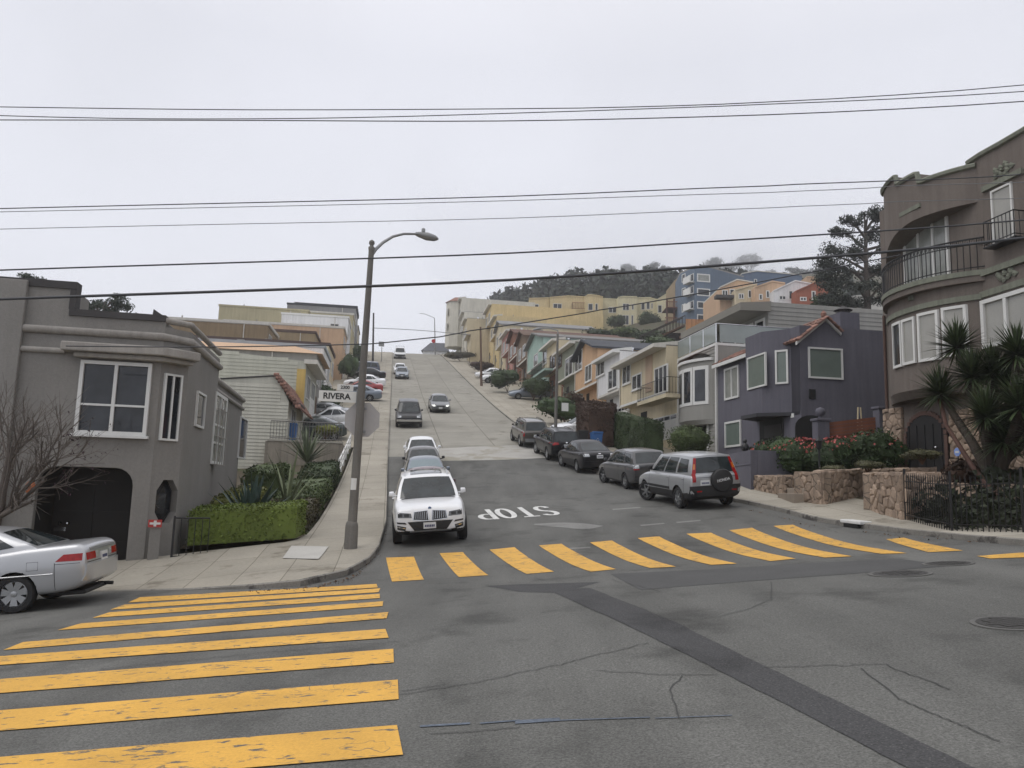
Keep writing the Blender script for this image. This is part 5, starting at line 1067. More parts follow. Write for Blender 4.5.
left_house('low peach roofed house just uphill of the yellow cornered boarded house', 56.6, 7.3, -5.4, -21, 5.3, GREYG, PEACH, hip=True)
left_house('white walled house with bluish flat roof behind the boarded houses', 64, 7.3, -5.6, -24, 5.4, WHT, mat('bluish_roof', (.30, .33, .36)))
left_house('house with dark brown fascia above the peach roof', 71.5, 7.4, -5.8, -21, 5.3, CREAM, mat('brown_fascia', (.075, .05, .045)))
left_house('long tan brown walled house with pale roof edge, left of its brown neighbour', 79, 7.4, -12.5, -24, 6.8, BROWNS, CREAMT)
left_house('brown walled house with dark verge and thin downpipes, right of the tan one', 86.6, 7.4, -8.6, -16.5, 5.9, TAN, mat('brown_fascia2', (.09, .06, .05)))
left_house('cream house low behind the brown walled pair', 94.2, 7.4, -6, -20, 6.4, PEACH, CREAMT)
left_house('plain white house with one small dark window in its blank side wall', 101.8, 7.4, -6, -14.5, 7.6, WHT, WHITE)
left_house('olive yellow house standing high behind the brown roofs', 109.4, 7.4, -12, -24, 8.2, OLIVE, OLIVE)
left_house('yellow cream house beside the dark topped modern house', 117, 7.4, -6.2, -13, 7.9, OLIVE, CREAMT)
left_house('modern grey house with dark flat overhanging roof at the hilltop', 124.6, 8.0, -6.2, -17, 8.9, GREYS, mat('charcoal_roof', (.04, .042, .048)), pent=(-16, -6.0, .6, mat('charcoal_roof', (.04, .042, .048))))
left_house('grey house past the modern one near the crest', 133, 8, -6.5, -18, 6.5, GREYG, CREAMT)
left_house('last small house before the crest on the left', 141.4, 8, -6.5, -18, 5.5, CREAM, CAPD)
F = FLs(101.8); u0, u1, za, zb_ = F.rect(330.5, 338.5, 324, 329); window(F, [o for o in bpy.data.objects if o.get('label', '').startswith('plain white house with one')][0], u0, u1, za, zb_, w=0, frame=GREYG)
TR = leafm('street_tree_leaf', (.035, .055, .022))
for k, (s, t, lab) in enumerate(((62.5, -5.0, 'low flowering shrub at the second driveway on the left'), (92, -5, 'dark green street bush by the white house on the left'), (110, -4.6, 'dark bush at the foot of the olive yellow house'))):
    p = st(s, t); bush('street_bush', lab, (p.x, p.y, H(p.x, p.y) + .3), (1.3, 1.3, 1.3 + .5 * k), TR, 700, .12)
p = st(43.6, -3.2, zt); bush('pot_shrub', 'yellow green spiky shrub beside the cars above the fence', (p.x - 1.2, p.y + 4, zt + .6), (1.1, .9, .5), HY, 500, .09)
# ------------------------------------------------------------------ right side: the taupe house with the bowed front
DUSK = stucco('dusk_brown_stucco', (.160, .138, .122)); GREENT = stucco('green_grey_trim', (.195, .205, .165), streak=.25)
FR = Fr(st(0, 17.5), D_, -N_)
uE = FR.px(886, 400)[0]; u0b = FR.px(977, 350, .3)[0]; u1b = FR.px(887, 350, .1)[0]; SAG = .85
def bow(a, k=1.0, off=0.0):                    # a: 0 near end .. 1 far end of the bow, plan arc
    u = lerp(u0b, u1b, a); return u, SAG * k * (1 - abs(2 * a - 1) ** 2.3) + off
def abow(px, y):                               # bow parameter seen at a pixel
    lo, hi = 0.0, 1.0
    for _ in range(40):
        m_ = (lo + hi) / 2; u, w_ = bow(m_); q = FR(u, w_, 0); d = ray(px, y); k = d.x / d.y
        if q.x - k * q.y > 0: lo = m_
        else: hi = m_
    return (lo + hi) / 2
def zbow(px, y):
    a = abow(px, y); u, w_ = bow(a); q = FR(u, w_, 0); d = ray(px, y); return EYE + d.z * q.y / d.y
zTop = FR.px(955, 168, .3)[1]; zBal = zbow(925, 281); zB0 = zbow(925, 396); zHd = zbow(915, 231)
root = thing('bow_front_house', 'dusky brown stucco house with rounded bow and iron balcony', 'house', tuple(FR(uE - 3, 0, 1.8)))
uN = FR.px(1024, 300)[0] - 7
m = MB(FR)
zf1, zf2 = FR.px(1000, 144)[1], FR.px(1024, 130)[1]
uA_, uB_, uC_, uD_ = FR.px(893, 190)[0], FR.px(918, 175)[0], FR.px(940, 170)[0], FR.px(968, 163)[0]
m.prism([(uE, -1), (uN, -1), (uN, zf2 + .6), (FR.px(1024, 130)[0], zf2), (FR.px(1000, 144)[0], zf1), (FR.px(980, 155)[0], FR.px(980, 155)[1]), (uD_, FR.px(968, 163)[1]), (uE, FR.px(968, 163)[1])], -11, -.001)
m.build('wall', DUSK, root)
def bowvol(name, k, z0, z1, m_, off=0.0, a0=0.0, a1=1.0, n=24, taper=0):
    m = MB(FR); L = [bow(lerp(a0, a1, i / n), k, off) for i in range(n + 1)]; P = L + [(L[-1][0], -.2), (L[0][0], -.2)]
    Lb = [(u, w_ * (1 - taper)) for u, w_ in L] + P[-2:]
    q = len(P); m.add([(u, w_, z0) for u, w_ in Lb] + [(u, w_, z1) for u, w_ in P], [tuple(range(q)), tuple(range(2 * q - 1, q - 1, -1))] + [(i, (i + 1) % q, q + (i + 1) % q, q + i) for i in range(q)])
    return m.build(name, m_, root, smooth=30)
bowvol('bow_wall', 1, zB0 + .25, zBal - .35, DUSK); bowvol('bow_wall', 1, zB0, zB0 + .249, DUSK, taper=.25)
bowvol('balcony_floor', 1.12, zBal - .349, zBal - .16, DUSK, .14, -.04, 1.02); bowvol('balcony_floor', 1.14, zBal - .159, zBal, GREENT, .18, -.05, 1.03)
# upper fascia with the arched header over the loggia and the stepped parapet
m = MB(FR); n = 60; bot = []; top = []
for i in range(n + 1):
    a = i / n; u, w_ = bow(a, .95); hz = zHd - .75 + .95 * (1 - abs(2 * min(1, max(0, a)) - .9) ** 2.2) if False else zHd + .40 - 1.0 * max(0, (a - .35) / .65) ** 2.2
    zt_ = FR.px(958, 166.5, .5)[1] if a < .36 else (FR.px(927, 169.5, .7)[1] if a < .60 else (FR.px(903, 176.3, .6)[1] if a < .90 else FR.px(888, 191, .1)[1]))
    bot.append((u, w_, hz)); top.append((u, w_, zt_))
vs = bot + top + [(u, -.15, z) for u, w_, z in bot] + [(u, -.15, z) for u, w_, z in top]; q = n + 1
fs = []
for i in range(n): fs += [(i, i + 1, q + i + 1, q + i), (2 * q + i, 2 * q + i + 1, i + 1, i), (q + i, q + i + 1, 3 * q + i + 1, 3 * q + i)]
fs += [(0, q, 3 * q, 2 * q), (n, 2 * q + n, 3 * q + n, q + n)]
m.add(vs, fs); m.build('parapet', DUSK, root, smooth=30)
m = MB(FR); m.tube([(u, w_ + .02, z + .02) for u, w_, z in top], .09, 6); m.tube([(uD_, .02, FR.px(968, 163)[1])] + [(FR.px(x, y)[0], .02, FR.px(x, y)[1]) for x, y in ((980, 155), (1000, 144), (1024, 130))] + [(uN, .02, zf2 + .6)], .09, 6)
m.build('coping', GREENT, root)
# level bands
m = MB(FR); zb_ = zBal - .1; m.box(uN, u0b + .1, -.01, .10, zb_ - .12, zb_ + .06); m.build('string_course', GREENT, root)
m = MB(FR); L = [bow(lerp(.0, .93, i / 20), 1, .02) for i in range(21)]; zc = zbow(925, 305); m.add([(u, w_ + o, zc + dz) for u, w_ in L for o, dz in ((0, -.12), (.05, -.12), (.05, .05), (0, .05))], [(4 * i + k, 4 * i + (k + 1) % 4, 4 * i + 4 + (k + 1) % 4, 4 * i + 4 + k) for i in range(20) for k in range(4)]); m.box(uN, FR.px(980, 292)[0], -.01, .06, FR.px(1000, 288)[1] - .14, FR.px(1000, 288)[1] + .05); m.build('window_hood', GREENT, root)
def bow_window(x0, x1, y0, y1):
    a0, a1 = abow(x1, (y0 + y1) / 2), abow(x0, (y0 + y1) / 2); xm = (x0 + x1) / 2; z0, z1 = zbow(xm, y1), zbow(xm, y0); L = [bow(lerp(a0, a1, i / 6), 1) for i in range(7)]
    def band(m, i0, i1, za, zb, o0, o1):
        P = [bow(lerp(a0, a1, lerp(i0, i1, i / 4)), 1) for i in range(5)]
        m.add([(u, w_ + o, z) for u, w_ in P for o, z in ((o0, za), (o1, za), (o1, zb), (o0, zb))], [(4 * i + k, 4 * i + (k + 1) % 4, 4 * i + 4 + (k + 1) % 4, 4 * i + 4 + k) for i in range(4) for k in range(4)] + [(0, 1, 2, 3), (16, 17, 18, 19)])
    m = MB(FR); f = .10 / max(.3, (x1 - x0) / 40); f = .11
    band(m, 0, f, z0, z1, -.02, .08); band(m, 1 - f, 1, z0, z1, -.02, .08); band(m, f, 1 - f, z0, z0 + .09, -.02, .079); band(m, f, 1 - f, z1 - .09, z1, -.02, .079)
    w_ = m.build('window', WHITE, root); m = MB(FR); band(m, .03, .97, z0 + .03, z1 - .03, -.01, .03); m.build('pane', BLIND if x1 > 905 else GLASS, w_)
for a in ((894.3, 902.8, 322, 368), (903.6, 916.5, 318, 364.5), (919.4, 940.5, 311.5, 361), (943.8, 969, 306, 356)): bow_window(*a)
r = FR.rect(983, 1022, 295, 345); uw = FR.px(1024, 320)[0] - 1.3; m = None
window(FR, root, uw, r[1], r[2], r[3], cols=(.34, .67), fw=.12, proud=.09, glass=BLIND)
# loggia doors, balcony rail, balconet
rg_ = FR.rect(904, 949, 222, 268, .02); window(FR, root, rg_[0], rg_[1], zBal + .02, rg_[3] + .15, w=.01, cols=(.33, .66), fw=.09, glass=GLASSL, name='balcony_door')
m = MB(FR); L = [bow(lerp(-.03, 1.01, i / 34), 1.10, .12) for i in range(35)]; zr = zbow(930, 240)
zr = zBal + 1.0
for z, r_ in ((zBal + .1, .018), (zBal + .82, .016), (zr, .028)): m.tube([(u, w_, z) for u, w_ in L], r_, 5)
for i, (u, w_) in enumerate(L): m.tube([(u, w_, zBal), (u, w_, zr)], .014, 4)
for i in range(34):
    (a, b), (c, d) = L[i], L[i + 1]; m.tube([((a + c) / 2 + .055 * math.cos(t * .785), (b + d) / 2, zBal + .91 + .07 * math.sin(t * .785)) for t in range(9)], .009, 4)
m.build('balcony_railing', BLACKM, root)
w_ = FR.rect(992.5, 1014, 186, 232); window(FR, root, w_[0], w_[1], w_[2] - .3, w_[3], cols=(), fw=.06, glass=BLIND)
u0, u1, za, zb2 = FR.rect(985, 1016, 216, 242, .3); rail(FR, root, [(u0, 0), (u0, .35), (u1, .35), (u1, 0)], za, zb2, step=.13, name='balconet_railing'); MB(FR).box(u0 - .03, u1 + .03, 0, .38, za - .04, za).build('balconet_floor', BLACKM, root)
uh, zh = FR.px(1003, 181); MB(FR).box(uh - .75, uh + .75, -.01, .09, zh - .07, zh + .09).build('window_hood', GREENT, root)
def ornament(x, y, w_, h_, n=14, px_w=0.0):
    u, z = FR.px(x, y, px_w); m = MB(FR)
    for i in range(n):
        a = 2 * math.pi * i / n; r_ = .55 + .35 * (i % 2); pu, pz = u + w_ * .5 * r_ * math.cos(a), z + h_ * .5 * r_ * math.sin(a); d = .16 * w_
        m.add([(pu - d, px_w, pz), (pu, px_w + .06, pz + d * .8), (pu + d, px_w, pz), (pu, px_w + .06, pz - d * .8), (pu, px_w + .10, pz)], [(0, 1, 4), (1, 2, 4), (2, 3, 4), (3, 0, 4)])
    m.lathe([(.12 * h_, px_w - .02), (.10 * h_, px_w + .08), (.02, px_w + .10)], 8, (u, 0, z), 'y'); m.build('ornament', GREENT, root, recalc=False)
ornament(1003, 170, .75, .38, 10); ornament(1006, 275, .8, .28, 9); ornament(906, 203, .4, .22, 8, px_w=.72); ornament(912, 298, .28, .2, 8, px_w=.85)
m = MB(FR); uo, zo = FR.px(912, 208, .7); m.box(uo - .5, uo + .5, .6, .82, zo - .16, zo - .02); m.build('plaque', GREENT, root)
m = MB(FR); m.tube([(uE - .12, .06, zBal - .4), (uE - .12, .06, 2.2)], .05, 8); m.build('downpipe', mat('brown_pipe', (.09, .055, .045)), root)
# stone base and arched doorway
zs = FR.px(930, 400)[1]; d0, d1, zd0, zd1 = FR.rect(908, 949, 413, 462, .0); zd0 = 2.25
stone_wall('x', '', [FR(d0 - .18, .08, 1.6), FR(uN + 2, .08, 1.6)], [zs - 2.05, zs - 2.05], th=.1, parent=root, facing='stone_facing', cap=False)
stone_wall('x', '', [FR(uE, .08, 1.6), FR(d1 + .18, .08, 1.6)], [zs - 1.7, zs - 1.7], th=.1, parent=root, facing='stone_facing', cap=False)
uc, hw = (d0 + d1) / 2, (d1 - d0) / 2; A = [(uc + hw * math.cos(math.pi * i / 12), zd1 - hw * .8 + hw * .8 * math.sin(math.pi * i / 12)) for i in range(13)]
m = MB(FR).prism(A + [(uc - hw, zd0), (uc + hw, zd0)], -.02, .10); dr = m.build('door', mat('black_door', (.014, .013, .013), rough=.6, var=.2), root)
m = MB(FR)
for k in range(5): u = lerp(d0, d1, (k + .5) / 5); m.box(u - .02, u + .02, .10, .125, zd0 + .1, zd1 - hw * .4)
m.build('door_bars', BLACKM, dr); MB(FR).lathe([(.03, .1), (.045, .16), (.01, .19)], 8, (uc - hw * .55, 0, zd0 + 1.1), 'y').build('handle', CHROME, dr)
m = MB(FR); rb = mat('red_brick_trim', (.105, .062, .05), var=.3)
B = [(uc + hw, zd0)] + A + [(uc - hw, zd0)]
for (a, b), (c, d) in zip(B, B[1:]):
    n_ = max(1, int(math.hypot(c - a, d - b) / .115))
    for i in range(n_):
        x, y = lerp(a, c, (i + .5) / n_), lerp(b, d, (i + .5) / n_); k = .066; m.box(x - k, x + k, .09, .13, y - k, y + k)
m.build('door_surround', rb, root)
o = thing('security_sign', 'small blue and white security sign on a stake beside the dark arched door', 'sign', tuple(FR(d0 - .8, 1.2, 2.5))); us, zs_ = FR.px(958, 452, 1.2)
MB(FR).box(us - .015, us + .015, 1.19, 1.21, zs_ - .7, zs_).build('stake', BLACKM, o); MB(FR).prism([(us + .13 * math.cos(math.pi * i / 4 + .39), zs_ + .13 * math.sin(math.pi * i / 4 + .39)) for i in range(8)], 1.21, 1.23).build('board', mat('sign_blue', (.20, .30, .62), rough=.4), o); MB(FR).box(us - .07, us + .07, 1.231, 1.236, zs_ - .03, zs_ + .03).build('band', WHITE, o)
# ------------------------------------------------------------------ its garden: walls, fence, plants
def gp(px, py, dz=.14): p = G(px, py, dz); return Vector((p.x, p.y, p.z - .0))
def wall_h(x, y, p): return max(.3, at(x, y, p.y).z - p.z)
BK = N_ * .42 + D_ * .12
a = [gp(752, 489), gp(784, 496)]; a.append(a[1] + BK); stone_wall('stone_wall', 'low pinkish rubble wall beside the slate garden wall end', a, [wall_h(757, 476, a[0]), wall_h(784, 476, a[1]), wall_h(784, 476, a[1])], th=.3)
a = [gp(802, 501.5) , gp(823, 504.5), gp(869, 495)]; a.append(a[2].lerp(FR(to_st(a[2].x, a[2].y)[0] - 1.0, .3, a[2].z + .1), .8)); a.insert(0, a[0] + BK * 1.5); stone_wall('stone_wall', 'long rubble wall topped by cushion shrubs right of the stone steps', a, [wall_h(803, 473, a[1]), wall_h(803, 473, a[1]), wall_h(823, 472, a[2]), wall_h(869, 469, a[3]), wall_h(869, 469, a[3])], th=.3)
a = [gp(873, 511), gp(905, 520)]; a = [a[0] + BK * 1.6] + a + [a[1] + N_ * .6]; stone_wall('stone_wall', 'stout rubble pier at the start of the iron fence', a, [wall_h(874, 473, a[1])] * 2 + [wall_h(906, 474, a[2])] * 2, th=.3)
p0, p1 = gp(784, 497), gp(803, 503); e = p1 - p0; e.z = 0; L = e.length; e.normalize(); n_ = Vector((e.y, -e.x, 0)); F = Fr(p0, e, n_)
o = thing('stone_steps', 'three stone steps between two rubble walls', 'steps', tuple(p0)); m = MB(F)
for k in range(4): m.box(.05, L - .15, -.30 * k - .35, -.30 * k + .22, p0.z - .3, p0.z + .12 + .16 * k)
m.build('treads', mat('worn_step_stone', (.24, .20, .16), var=.2), o, bevel=.02)
a = [FR(FR.px(888, 470, 1.6)[0] + 1.2, 1.7, 1.75), FR(FR.px(1000, 470, 1.6)[0] - 3, 1.7, 1.75)]; stone_wall('stone_wall', 'low terrace wall under the dark arched door', a, [.75, .62])
a = [FR(FR.px(905, 470, 2.6)[0] + .3, 2.7, 1.5), FR(FR.px(1024, 470, 2.6)[0] - 3, 2.7, 1.5)]; stone_wall('stone_wall', 'lower terrace wall behind the black iron fence', a, [.65, .5])
m = MB(FR)
def berm(u, v): uu = lerp(uE - .5, uN + 1, u); return (uu, lerp(.15, 4.0, v), lerp(2.35, Hst(*to_st(*FR(uu, 4.0, 0)[:2])) + .1, v ** .8))
m.grid(berm, 20, 12); struct('garden_soil', m, SOIL, recalc=False)
f0, f1, f2 = gp(906, 520), gp(952, 530), gp(1024, 532); o = thing('iron_fence', 'black iron spear fence curving round the corner garden', 'fence', tuple(f0)); f3 = f2 + (f2 - f1).normalized() * 5
bars = MB(); tops = []
for a, b in ((f0, f1), (f1, f2), (f2, f3)):
    n_ = int((b - a).length / .115)
    for i in range(n_): p = a.lerp(b, i / n_); bars.tube([p - UP * .1, p + UP * 1.08, p + UP * 1.16], [.011, .011, .001], 4); tops.append(p)
for z in (.12, .95): bars.tube([p + UP * z for p in tops[::3] + [tops[-1]]], .016, 4)
bars.build('bars', BLACKM, o); 
for p in (f0, f1, f2): MB().tube([p - UP * .1, p + UP * 1.25], .03, 6).build('post', BLACKM, o)
DKL = leafm('dark_ivy_leaf', (.020, .026, .013)); RST = leafm('rusty_leaf', (.040, .022, .014))
m = MB()
for _ in range(5200):
    k = R.random(); a, b = (f0, f1) if k < .35 else (f1, f3); q = a.lerp(b, R.random()); back = FR.n * -R.uniform(.15, 2.6); q = q + back; z = Hst(*to_st(q.x, q.y)) + R.uniform(.1, .35 + .75 * R.random() + .25 * noise.noise(q * 1.3)); leafquads(m, Vector((q.x, q.y, z)), 1, .10, None)
tag(m.build('ground_cover', DKL, recalc=False), 'dark ivy and low shrubs filling the corner garden behind the iron fence', 'ground cover', kind='stuff')
for x, y, w_, r_, lab, mm in ((966, 478, 1.9, (.75, .6, .45), 'rusty brown shrub behind the iron fence under the yucca', RST), (1010, 490, 2.4, (.9, .7, .55), 'black green shrub at the frame edge behind the iron fence', DKL)):
    u, z = FR.px(x, y, w_); c = FR(u, w_, z - .3); bush('fence_shrub', lab, tuple(c), r_, mm, 900, .07)
for x, y, w_, r_, lab in ((835, 462, 0, .38, 'grey green cushion shrub on the long rubble wall, lower of two'), (868, 458, 0, .40, 'wide grey green cushion shrub on the long rubble wall, upper of two'), (922, 449, 0, .5, 'olive cushion shrub in front of the dark arched door')):
    if x < 900: p = gp(x + 2, 500); c = at(x, y + 8, p.y + .35)
    else: u, z = FR.px(x, y + 8, 1.1); c = FR(u, 1.1, z)
    bush('cushion_shrub', lab, tuple(c - UP * .12), (r_ * 1.25, r_ * .9, r_ * .42), leafm('cushion_leaf', (.085, .085, .045)), 1400, .04, blobs=10)
YL = mat('yucca_leaf', (.044, .064, .027), rough=.5, var=.3, scale=2, island=.5); YT = mat('yucca_bark', (.050, .040, .031), var=.3, bump=.8, bscale=20)
c0 = FR(FR.px(995, 505, 2.6)[0], 2.6, 0); c0.z = Hst(*to_st(c0.x, c0.y)); o = thing('yucca_tree', 'tall many headed yucca tree in the corner garden', 'yucca', tuple(c0)); tr = MB(); lv = MB()
heads = [(940, 390, 2.7, 0), (957, 343, 2.4, 0), (986, 412, 3.2, 0), (993, 368, 2.2, 0), (1017, 350, 2.3, 0), (1020, 402, 3.0, 0), (1003, 436, 2.7, 0), (1032, 430, 2.4, 0), (1046, 380, 2.9, 0), (1010, 385, 2.0, 0), (972, 372, 2.6, 0)]
for x, y, w_, L in heads:
    u, z = FR.px(x, y, w_); p = FR(u, w_, z - .12); k = FR(FR.px(985, 440, 2.5)[0] - R.uniform(0, .6), 2.5, c0.z + 1.3); tr.tube([c0 + Vector((R.uniform(-.15, .15), R.uniform(-.15, .15), -.1)), c0.lerp(k, .6) + UP * .2, k.lerp(p, .4) + UP * -.1, p], [.17, .15, .11, .08], 8); blades(lv, p, 260, .80, .026, (-38, 88), .30, seg=4, jitter=.2)
tr.build('trunk', YT, o, smooth=60); lv.build('crown', YL, o, recalc=False, smooth=40)
u, z = FR.px(946, 425, 3.0); u2, z2 = FR.px(1001, 502, 3.0); q = FR(u2, 3.0, z2); MB().tube([q, q.lerp(FR(u, 3.0, z), .5) + UP * -.12, FR(u, 3.0, z)], [.075, .06, .05], 8).build('trunk', mat('reddish_bark', (.085, .045, .035), var=.3), o, smooth=60)
u, z = FR.px(940, 400, 2.7); MB().tube([FR(FR.px(946, 425, 3.0)[0], 3.0, FR.px(946, 425, 3.0)[1]), FR(u, 2.7, z)], [.05, .06], 8).build('trunk', mat('reddish_bark', (.085, .045, .035)), o)
# flowering hedge, lamp, side fence
FL = leafm('shrub_leaf', (.036, .060, .022)); FLO = mat('coral_blossom', (.40, .095, .085), rough=.6, island=.4, fine=0)
for k, (x, y, D, r_, nf, lab) in enumerate(((768, 462, 29.0, (1.15, 1.0, .72), 60, 'leafy shrub with a few pink flowers at the slate wall end'), (803, 461, 28.0, (1.3, 1.0, .75), 210, 'coral flowering shrub left of the black lamp post'), (842, 458, 27.2, (1.3, 1.0, .70), 150, 'dark green shrub flecked with coral right of the black lamp post'), (876, 455, 26.6, (1.1, .9, .70), 40, 'darkest green shrub at the foot of the brown downpipe'))):
    c = at(x, y + 17, D); bush('flowering_shrub', lab, (c.x, c.y, c.z - .1), (r_[0], r_[1], r_[2] * 1.22), FL, 4200, .058, flower=(FLO, nf))
c = at(820, 490, 26.4); o = thing('garden_lamp', 'small black lantern post among the coral flowers', 'lamp', tuple(c)); zt = at(820, 438, 26.4).z
MB().tube([c, Vector((c.x, c.y, zt - .38))], .035, 8).build('post', BLACKM, o); MB().lathe([(.03, -.40), (.09, -.36), (.12, -.12), (.15, -.10), (.05, 0), (.01, .05)], 6, (c.x, c.y, zt)).build('lantern', BLACKM, o); MB().lathe([(.085, -.34), (.108, -.14)], 6, (c.x, c.y, zt + .0)).build('glass', GLASSL, o)
# ------------------------------------------------------------------ slate purple house
SLATE = stucco('slate_purple_stucco', (.120, .117, .140)); FPm = Fr(st(0, 17), D_, -N_)
us0, us1 = FPm.px(801, 400)[0], FPm.px(718, 420)[0]
root = thing('slate_house', 'slate purple stucco house with tiled gable corner', 'house', tuple(FPm(us0, 0, 2.3)))
zE = FPm.px(760, 332)[1]; zF = FPm.px(722, 362)[1]
zsd = None
FPs = Fr(FPm(us0, 0, 0), N_, -D_)               # side wall towards us: u = distance back from the corner
uS1 = FPs.px(886, 380)[0]; zS = FPs.px(870, 330)[1]; uP, zP = FPs.px(825, 318); zPe = FPs.px(801, 339)[1]; uPe, zPe2 = FPs.px(838, 330)
ub0, ub1 = FPm.px(801, 400)[0], FPm.px(745, 380, .55)[0]
MB(FPm).box(us0, us1, -14, -.002, -1, zF).build('wall', SLATE, root)
MB(FPs).prism([(0, -1), (14, -1), (14, zS), (uPe, zS), (uPe, zPe2), (uP, zP), (0, zPe)], -2.5, -.003).build('wall', SLATE, root)
q = [(us0 + .01, 0), (us0 + .75, .0), (us0 + 1.75, .85), (ub1 - .7, .85), (ub1, .0), (ub1, -2.5), (us0 + .01, -2.5)]
zbay0 = FPm.px(770, 412, .8)[1]
m = MB(FPm); m.slab([(a, b) for a, b in q], zbay0, FPm.px(768, 329, .85)[1]); m.build('bay', SLATE, root)
m = MB(FPm); m.slab([(a + (.1 if a < us0 + .1 else 0), b * 1.25 + (.05 if b > 0 else 0)) for a, b in q[:5]] + [(ub1, -.2), (us0 + .05, -.2)], zbay0 - .16, zbay0 - .002); m.build('canopy', mat('dark_canopy', (.035, .035, .04)), root)
# bay windows
FBf = Fr(FPm(0, .85, 0), D_, -N_); r = FBf.rect(748, 766.5, 355, 388); window(FBf, root, *r, cols=(), fw=.075, glass=GLASSG)
e = (FPm(us0 + .75, 0, 0) - FPm(us0 + 1.75, .85, 0)).normalized(); FBs = Fr(FPm(us0 + 1.75, .85, 0), e, Vector((e.y, -e.x, 0)) if Vector((e.y, -e.x, 0)).dot(CP - FPm(us0, 0, 0)) > 0 else Vector((-e.y, e.x, 0)))
r = FBs.rect(775.5, 788.5, 350, 384); window(FBs, root, *r, cols=(), fw=.08, glass=GLASSG)
r = FPm.rect(725, 739.3, 367, 399); window(FPm, root, *r, cols=(.5,), fw=.10, glass=GLASSL)
r = FPm.rect(725.5, 741.5, 421, 447); window(FPm, root, *r, cols=(), fw=.10, glass=GLASSG)
r = FPs.rect(808, 842.5, 348, 379); window(FPs, root, *r, cols=(), fw=.075, glass=GLASSG)
r = FPm.rect(760, 784, 414, 450); MB(FPm).box(r[0], r[1], -.02, .02, r[2] - .6, r[3]).build('door', DARKM, root); MB(FPm).box(r[0] + .15, r[1] - .5, .021, .05, r[2] - .5, r[3] - .5).build('door_leaf', mat('dark_timber', (.02, .02, .02)), root)
u, z = FPm.px(792.5, 415.5); f = MB(FPm).box(u - .13, u + .13, 0, .02, z - .09, z + .09).build('number_plate', WHITE, root)
u, z = FPs.px(812, 430); hw = .75; A = [(u + hw * math.cos(math.pi * i / 10), z + .1 + hw * .7 * math.sin(math.pi * i / 10)) for i in range(11)]; MB(FPs).prism(A + [(u - hw, z - 2), (u + hw, z - 2)], -.03, .01).build('archway', DARKM, root)
u, z = FPs.px(812, 394); MB(FPs).box(u - .14, u + .14, 0, .05, z - .2, z + .2).build('vent', DARKM, root)
tile_roof(FPs, root, [(-.18, .25, zPe - .10), (-.18, -1.6, zPe - .10), (uP, -1.6, zP + .02), (uP, .25, zP + .02)], rows=6, colsz=.24)
tile_roof(FPs, root, [(uPe + .1, .25, zPe2 - .1), (uPe + .1, -1.6, zPe2 - .1), (uP, -1.6, zP + .02), (uP, .25, zP + .02)], rows=4, colsz=.24)
m = MB(FPs)
for (a, b), (c, d) in (((-.2, zPe - .18), (uP, zP - .02)), ((uP, zP - .02), (uPe + .1, zPe2 - .14))): m.prism([(a, b - .10), (c, d - .10), (c, d + .04), (a, b + .04)], .002, .10)
m.build('verge_board', WHITE, root)
MB(FPs).lathe([(.10, -.05), (.13, .1), (.04, .22)], 8, (uP, -.1, zP + .12)).build('finial', TILE, root)
tile_roof(FPm, root, [(ub1 + .02, .3, zF - .15), (us1, .3, zF - .15), (us1, -1.2, zF + .65), (ub1 + .02, -1.2, zF + .65)], rows=5, colsz=.25)
MB(FPm).box(ub1, us1, .25, .34, zF - .30, zF - .13).build('fascia', WHITE, root)
u0, u1, za, zb_ = FPs.rect(855, 875, 307, 330); MB(FPs).box(u0, u1, -2.2, -1.1, zS - .3, zb_).build('chimney', SLATE, root); MB(FPs).lathe([(.28, 0), (.28, .18), (.42, .20), (.06, .40)], 10, ((u0 + u1) / 2, -1.6, zb_)).build('chimney_cap', CAPD, root)
# slate garden wall, gate piers, timber side fence
a, b = gp(751, 490), FPm(FPm.px(719, 449, 3)[0], 3.1, 0); zw = at(751, 450, a.y).z; e = b - a; e.z = 0; L = e.length; F = Fr(a, e, -N_); o = thing('garden_wall', 'plain slate purple garden wall behind the silver off-roader', 'wall', tuple(a))
MB(F).box(0, L, -.25, .0, a.z - .4, zw).box(.02, L - .02, .002, .02, zw - .52, zw - .47).box(.0, .25, -2.6, -.251, a.z - .4, zw).build('wall', SLATE, o, bevel=.01)
p = at(745, 447, a.y + 1.2); o = thing('wall_ornament', 'small dark bird figure sitting on the slate garden wall', 'ornament', tuple(p)); MB().lathe([(.02, 0), (.12, .05), (.16, .16), (.10, .28), (.06, .33), (.085, .38), (.06, .45), (.01, .48)], 10, (p.x, p.y, zw)).build('figure', BLACKM, o, smooth=60)
FT = Fr(st(27.2, 0), N_, -D_)
def pier(x0, x1, y0, w_, ball, lab):
    u0, u1 = FT.px(x0, 440, w_)[0], FT.px(x1, 440, w_)[0]; z1 = FT.px((x0 + x1) / 2, y0, w_)[1]; o = thing('gate_pier', lab, 'pier', tuple(FT(u0, w_, 2.5)))
    MB(FT).box(u0, u1, w_ - .4, w_, 1.5, z1).box(u0 - .05, u1 + .05, w_ - .45, w_ + .05, z1 + .001, z1 + .10).build('shaft', SLATE, o, bevel=.02)
    if ball: MB(FT).lathe([(.05, .10), (.10, .14), (.07, .18), (.15, .25), (.19, .36), (.15, .48), (.02, .54)], 14, ((u0 + u1) / 2, w_ - .2, z1)).build('ball', SLATE, o, smooth=60)
    return u0, u1, z1
q0 = pier(818, 830, 421, .3, True, 'slate pier with ball finial beside the timber side fence'); q1 = pier(880, 890, 409, .3, False, 'plain slate pier between timber fence and brown house')
